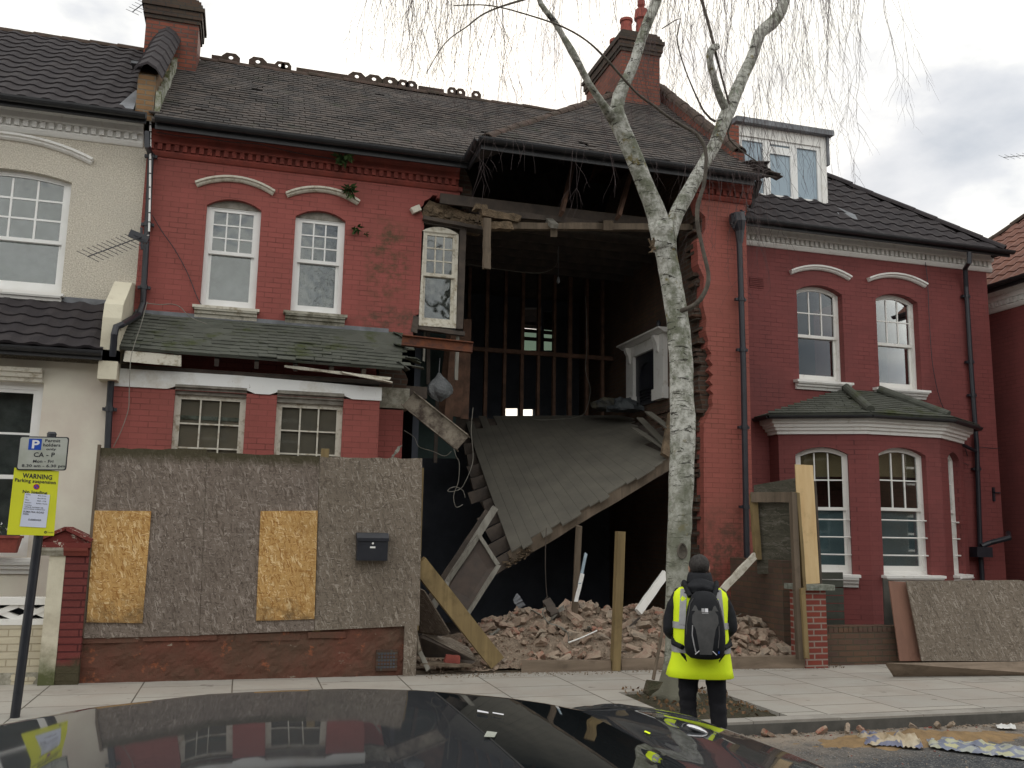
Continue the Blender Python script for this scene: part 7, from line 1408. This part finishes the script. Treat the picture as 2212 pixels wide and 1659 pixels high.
# backpack
bp = thing('backpack', (PXX, 6.72, 1.0), 'black and grey backpack worn by the person in the yellow vest', 'backpack'); by = -.27
PW = .92
def bsec(z, hw, hd, cy=0): return (z, .012, by+cy, hw*PW, hd)
mb = MB(); loft(mb, [bsec(.895, .08, .05, .02), bsec(.905, .13, .085, .01), bsec(.94, .172, .112), bsec(1.02, .186, .12), bsec(1.12, .182, .118), bsec(1.22, .170, .110, .005), bsec(1.30, .155, .10, .01), bsec(1.37, .135, .088, .02), bsec(1.42, .105, .07, .035), bsec(1.445, .07, .045, .05), bsec(1.452, .03, .02, .055)], 40, 3.0, .03, 9); mb.build('pack_body', 'pack_black', bp, smooth=True)
def bface(x, z, off=.004): # point on the outer face of the pack
    T = [(.895, .08, .05, .02), (.94, .172, .112, 0), (1.02, .186, .12, 0), (1.12, .182, .118, 0), (1.22, .170, .110, .005), (1.30, .155, .10, .01), (1.37, .135, .088, .02), (1.42, .105, .07, .035)]
    for a, b in zip(T, T[1:]):
        if a[0] <= z <= b[0]: t = (z-a[0])/(b[0]-a[0]); hw, hd, cy = [a[k]*(1-t)+b[k]*t for k in (1, 2, 3)]; hw *= PW; x *= PW; break
    else: hw, hd, cy = T[-1][1:]
    return tuple(PM @ V((.012+x, by+cy-hd*max(.02, 1-(abs(x)/hw)**3)**(1/3)-off, z)))
def bpatch(name, rows, mat, off=.005):
    mb = MB(); vs = []; m_ = 10
    for z, xa, xb_ in rows:
        for i in range(m_+1): vs.append(bface(xa+(xb_-xa)*i/m_, z, off))
    mb.add(vs, [(j*(m_+1)+i, j*(m_+1)+i+1, (j+1)*(m_+1)+i+1, (j+1)*(m_+1)+i) for j in range(len(rows)-1) for i in range(m_)]); return mb.build(name, mat, bp, smooth=True)
bpatch('grey_panel', [(.945, -.055, .055), (1.0, -.062, .062), (1.08, -.075, .075), (1.15, -.09, .09), (1.20, -.12, .12), (1.26, -.115, .115), (1.30, -.085, .085)], 'pack_grey'); bpatch('grey_panel', [(1.295, -.12, -.06), (1.33, -.10, -.075), (1.34, -.095, -.085)], 'pack_grey'); bpatch('grey_panel', [(1.295, .06, .12), (1.33, .075, .10), (1.34, .085, .095)], 'pack_grey')
bpatch('emblem', [(1.288, -.032, -.006), (1.318, -.032, -.006)], 'reflective', .008); bpatch('emblem', [(1.288, -.002, .026), (1.318, -.002, .026)], 'sign_letter_white', .008); bpatch('emblem_word', [(1.276, -.03, .028), (1.282, -.03, .028)], 'reflective', .008); bpatch('zip_tag', [(.955, .108, .122), (.975, .108, .122)], 'sign_blue', .008)
def line3(name, pts, r, mat, off=.006): mb = MB(); mb.tube([bface(x, z, off) for x, z in pts], r, 5); return mb.build(name, mat, bp)
line3('piping', [(-.095, .945), (-.06, .975)], .0035, 'sign_letter_white'); line3('piping', [(.095, .945), (.06, .975)], .0035, 'sign_letter_white')
line3('zip', [(-.115, 1.18), (-.12, 1.10), (-.105, 1.02), (-.09, .96)], .005, 'reflective'); line3('zip', [(.12, 1.18), (.122, 1.10), (.108, 1.0)], .004, 'pack_grey'); line3('zip', [(-.15, 1.26), (-.165, 1.18), (-.17, 1.10)], .004, 'pack_grey'); line3('zip', [(.15, 1.26), (.165, 1.18), (.17, 1.10)], .004, 'pack_grey'); line3('seam', [(-.10, 1.395), (-.13, 1.35), (-.15, 1.25)], .004, 'pack_grey'); line3('seam', [(.10, 1.395), (.13, 1.35), (.15, 1.25)], .004, 'pack_grey')
for s in (-1, 1):
    mb = MB(); mb.tube([tuple(PM @ V(q_)) for q_ in ((s*.10, -.19, 1.40), (s*.13, -.12, 1.48), (s*.14, -.03, 1.515), (s*.14, .09, 1.46), (s*.15, .165, 1.32), (s*.185, .15, 1.15), (s*.235, .04, 1.04), (s*.24, -.10, 1.0), (s*.17, -.22, .98))], .020, 8); mb.build('shoulder_strap', 'pack_black', bp)

# ================================================================ CAR
def interp1(T, x):
    if x <= T[0][0]: return T[0][1]
    for (a, za), (b, zb_2) in zip(T, T[1:]):
        if x <= b: t = (x-a)/(b-a); return za+(zb_2-za)*t
    return T[-1][1]
ZR = [(-2.3, .60), (-1.9, .74), (-1.5, .86), (-1.15, .955), (-.83, 1.025), (-.5, 1.078), (-.09, 1.114), (.2, 1.121), (.45, 1.12), (.71, 1.108), (.9, 1.09), (1.11, 1.066), (1.3, 1.035), (1.44, 1.005), (1.63, .948), (1.78, .888), (1.98, .77), (2.2, .6)]
ZB = [(-2.45, .45), (-2.38, .68), (-2.2, .76), (-1.8, .82), (-1.2, .85), (0, .84), (1.0, .85), (1.5, .90), (1.63, .925), (1.79, .925), (1.96, .90), (2.18, .855), (2.3, .81), (2.41, .745), (2.51, .685), (2.66, .62), (2.77, .575), (2.84, .48), (2.88, .36)]
YC, HW = 3.22, .95
ZB = [(x*.932, 1.75-.932*(1.75-z)) if x > 1.4 else (x, z) for x, z in ZB]
def smax(a, b, k=.035): h = max(0, min(1, .5+.5*(a-b)/k)); return b*(1-h)+a*h+k*h*(1-h)
carm = G('car_paint', .55, .2); carm.col((.018, .021, .026)); carm.b.inputs['Coat Weight'].default_value = 1; carm.b.inputs['Coat Roughness'].default_value = .03; carm.b.inputs['Metallic'].default_value = .0
fl_ = carm.noise(4, 5, .6); rr_ = carm.ramp(fl_, [(.35, .02), (.7, .05)]); L(carm.t, rr_, carm.b.inputs['Coat Roughness'])
gm = G('car_glass', .03, .6); gm.col((.014, .017, .019)); gm.b.inputs['Coat Weight'].default_value = .6; gm.b.inputs['Coat Roughness'].default_value = .02
simple('car_rubber', (.012, .012, .013), (.02, .02, .02), 20, .7, .3, 60); simple('chrome', (.7, .7, .72), (.6, .6, .62), 5, .15, 0, spec=.8, metal=.9)
car = thing('parked_car', (.2, YC, 0), 'glossy black car in the foreground reflecting the houses in its roof and windscreen', 'car')
NX, NY = 150, 64; pos = {}; body_f = []; glass_f = []; VS = []
for i in range(NX+1):
    X = -2.42+(2.88+2.42)*i/NX; plan = 1-.16*max(0, (X-2.2)/.68)**2-.10*max(0, (-1.9-X)/.5)**2
    for j in range(NY+1):
        t = j/NY*2-1; s = math.copysign(abs(t)**.85, t); yy = YC+s*HW*plan; a = abs(s)
        zb_3 = interp1(ZB, X)+.035*(1-a*a)-.10*max(0, (a-.93)/.07)**2+.012*math.exp(-((a-.86)/.06)**2)*(1 if X > 1.6 else 0)
        zg = interp1(ZR, X)+.006*(1-(a/.80)**2)-.03*max(0, (a-.68)/.12)**3*(a > .68) if a < .80 else interp1(ZR, X)-.03-(a-.80)/.12*.26
        VS.append((X, yy, smax(zg, zb_3))); pos[(i, j)] = zg > zb_3+.012
F1, F2, F3, F4, F5 = [], [], [], [], []
for i in range(NX):
    X = -2.42+5.3*(i+.5)/NX
    for j in range(NY):
        a = abs(math.copysign(abs((j+.5)/NY*2-1)**.85, 1)); q_ = (i*(NY+1)+j, (i+1)*(NY+1)+j, (i+1)*(NY+1)+j+1, i*(NY+1)+j+1)
        isg = pos[(i, j)] and pos[(i+1, j+1)] and ((1.97 > X > .80 and a < .775) or (a > .82 and -1.3 < X < 1.5) or (X < -1.2 and a < .775))
        (F1 if not isg else (F2 if a < .8 and X > 0 else (F3 if a < .8 else (F4 if j > NY/2 else F5)))).append(q_)
mb = MB(); mb.add(VS, F1); 
for j in (0, NY):      # sides
    side = [VS[i*(NY+1)+j] for i in range(NX+1)]; sg_ = 1 if j else -1; k0 = len(mb.v)
    rows = [side]+[[(x, y+sg_*o_, z_) for (x, y, z) in side] for z_, o_ in ((.62, .03), (.42, .035), (.22, .0))]
    rows = [rows[0]]+[[(x, y, min(z, side[i][2]-.01*(r_+1))) for i, (x, y, z) in enumerate(row)] for r_, row in enumerate(rows[1:])]
    mb.add([p for r_ in rows for p in r_], [(r_*(NX+1)+i, r_*(NX+1)+i+1, (r_+1)*(NX+1)+i+1, (r_+1)*(NX+1)+i) for r_ in range(3) for i in range(NX)])
mb.add([VS[NX*(NY+1)+j] for j in range(NY+1)]+[(VS[NX*(NY+1)+j][0]-.02, VS[NX*(NY+1)+j][1], .18) for j in range(NY+1)], [(j, j+1, NY+2+j, NY+1+j) for j in range(NY)])
mb.build('body', 'car_paint', car, smooth=True)
for nm, FF in (('windscreen', F2), ('rear_window', F3), ('side_window', F4), ('side_window', F5)):
    if not FF: continue
    mb = MB(); used = sorted({v for f in FF for v in f}); ix = {v: k for k, v in enumerate(used)}; mb.add([VS[v] for v in used], [tuple(ix[v] for v in f) for f in FF]); mb.build(nm, 'car_glass', car, smooth=True)
def surf(X, s_):
    i = min(NX, max(0, int((X+2.42)/5.3*NX))); t = math.copysign(abs(s_)**(1/.85), s_); j = min(NY, max(0, int(round((t+1)/2*NY)))); return V(VS[i*(NY+1)+j])
mb = MB(); mb.tube([surf(.80, s/10*.78)+V((0, 0, .000)) for s in range(-10, 11)], .004, 5); mb.build('windscreen_seal', 'car_rubber', car)
for sy in (-1, 1): mb = MB(); mb.tube([surf(.8+.9*k/12, sy*.79)+V((0, 0, .002)) for k in range(13)], .006, 5); mb.build('windscreen_seal', 'car_rubber', car)
for sy in (-1, 1): mb = MB(); mb.tube([surf(1.72+.75*k/14, sy*.80)+V((0, 0, -.001)) for k in range(15)], .0035, 5); mb.build('bonnet_gap', 'car_rubber', car)
mb = MB(); mb.tube([surf(2.47, s/10*.80)+V((0, 0, -.001)) for s in range(-10, 11)], .0035, 5); mb.build('bonnet_gap', 'car_rubber', car)
for k in (-.55, -.05, .45):
    pass
def on_car(x, y, dz=.004): # point of the upper surface seen at a pixel
    r_ = ray(x, y)
    for k in range(400):
        t = .0006+.0000065*k*1.0; p = CP+r_*(t*1.0)
        pass
    lo = None
    for k in range(900):
        p = CP+r_*(k*.0000055+.0008)
        i = int((p.x+2.42)/5.3*NX)
        if not 0 <= i < NX: continue
        s_ = (p.y-YC)/HW
        if abs(s_) > .98: continue
        t = math.copysign(abs(s_)**(1/.85), s_); j = min(NY, max(0, int(round((t+1)/2*NY)))); z = VS[i*(NY+1)+j][2]
        if p.z <= z: return V((p.x, p.y, z+dz))
    return None
def decal(name, pxs, mat, root, dz=.006):
    P = [on_car(x, y, dz) for x, y in pxs]
    if None in P: print('decal miss', name); return
    mb = MB(); mb.add(P, [tuple(range(len(P)))]); return mb.build(name, mat, root)
decal('parking_permit', [(1045, 1596), (1068, 1598), (1074, 1586), (1052, 1584)], 'sign_grey', car); decal('number_strip', [(1031, 1541), (1055, 1545), (1055, 1542), (1031, 1538)], 'sign_letter_white', car); decal('number_strip', [(1064, 1545), (1088, 1549), (1088, 1546), (1064, 1542.5)], 'sign_letter_white', car); decal('sticker', [(1391, 1585), (1403, 1590), (1406, 1587), (1394, 1582)], 'hi_vis', car)
h0 = on_car(1506, 1579) or aY(1508, 1573, 4.0); mb = MB(); vs = []
for j in range(9):
    for i in range(16): t, p = 2*PI*i/16, PI*j/8; vs.append((h0.x+.045*math.cos(p), h0.y+.03*math.sin(p)*math.cos(t), h0.z+.002+.014*math.sin(p)*math.sin(t)-.35*(.045*math.cos(p))))
mb.add(vs, [(j*16+i, j*16+(i+1) % 16, (j+1)*16+(i+1) % 16, (j+1)*16+i) for j in range(8) for i in range(16)]); mb.build('headlight', 'chrome', car, smooth=True)
for x in (-1.55, 1.95):
    for y in (YC-.84, YC+.84):
        mb = MB(); mb.tube([(x, y-.1, .31), (x, y-.09, .31), (x, y+.09, .31), (x, y+.1, .31)], [.28, .31, .31, .28], 28); wo = mb.build('wheel', 'car_rubber', car); mb = MB(); sg_ = 1 if y > YC else -1; mb.tube([(x, y+sg_*.095, .31), (x, y+sg_*.108, .31)], [.20, .18], 20); mb.build('rim', 'chrome', wo)
for sy in (-1, 1):
    mb = MB(); c = V((1.25, YC+sy*.98, .92)); vs = []
    for j in range(7):
        for i in range(12): t, p = 2*PI*i/12, PI*j/6; vs.append((c.x+.06*math.sin(p)*math.cos(t), c.y+.11*math.cos(p), c.z+.065*math.sin(p)*math.sin(t)))
    mb.add(vs, [(j*12+i, j*12+(i+1) % 12, (j+1)*12+(i+1) % 12, (j+1)*12+i) for j in range(6) for i in range(12)])
    if sy < 0: mb.build('door_mirror', 'car_paint', car, smooth=True)
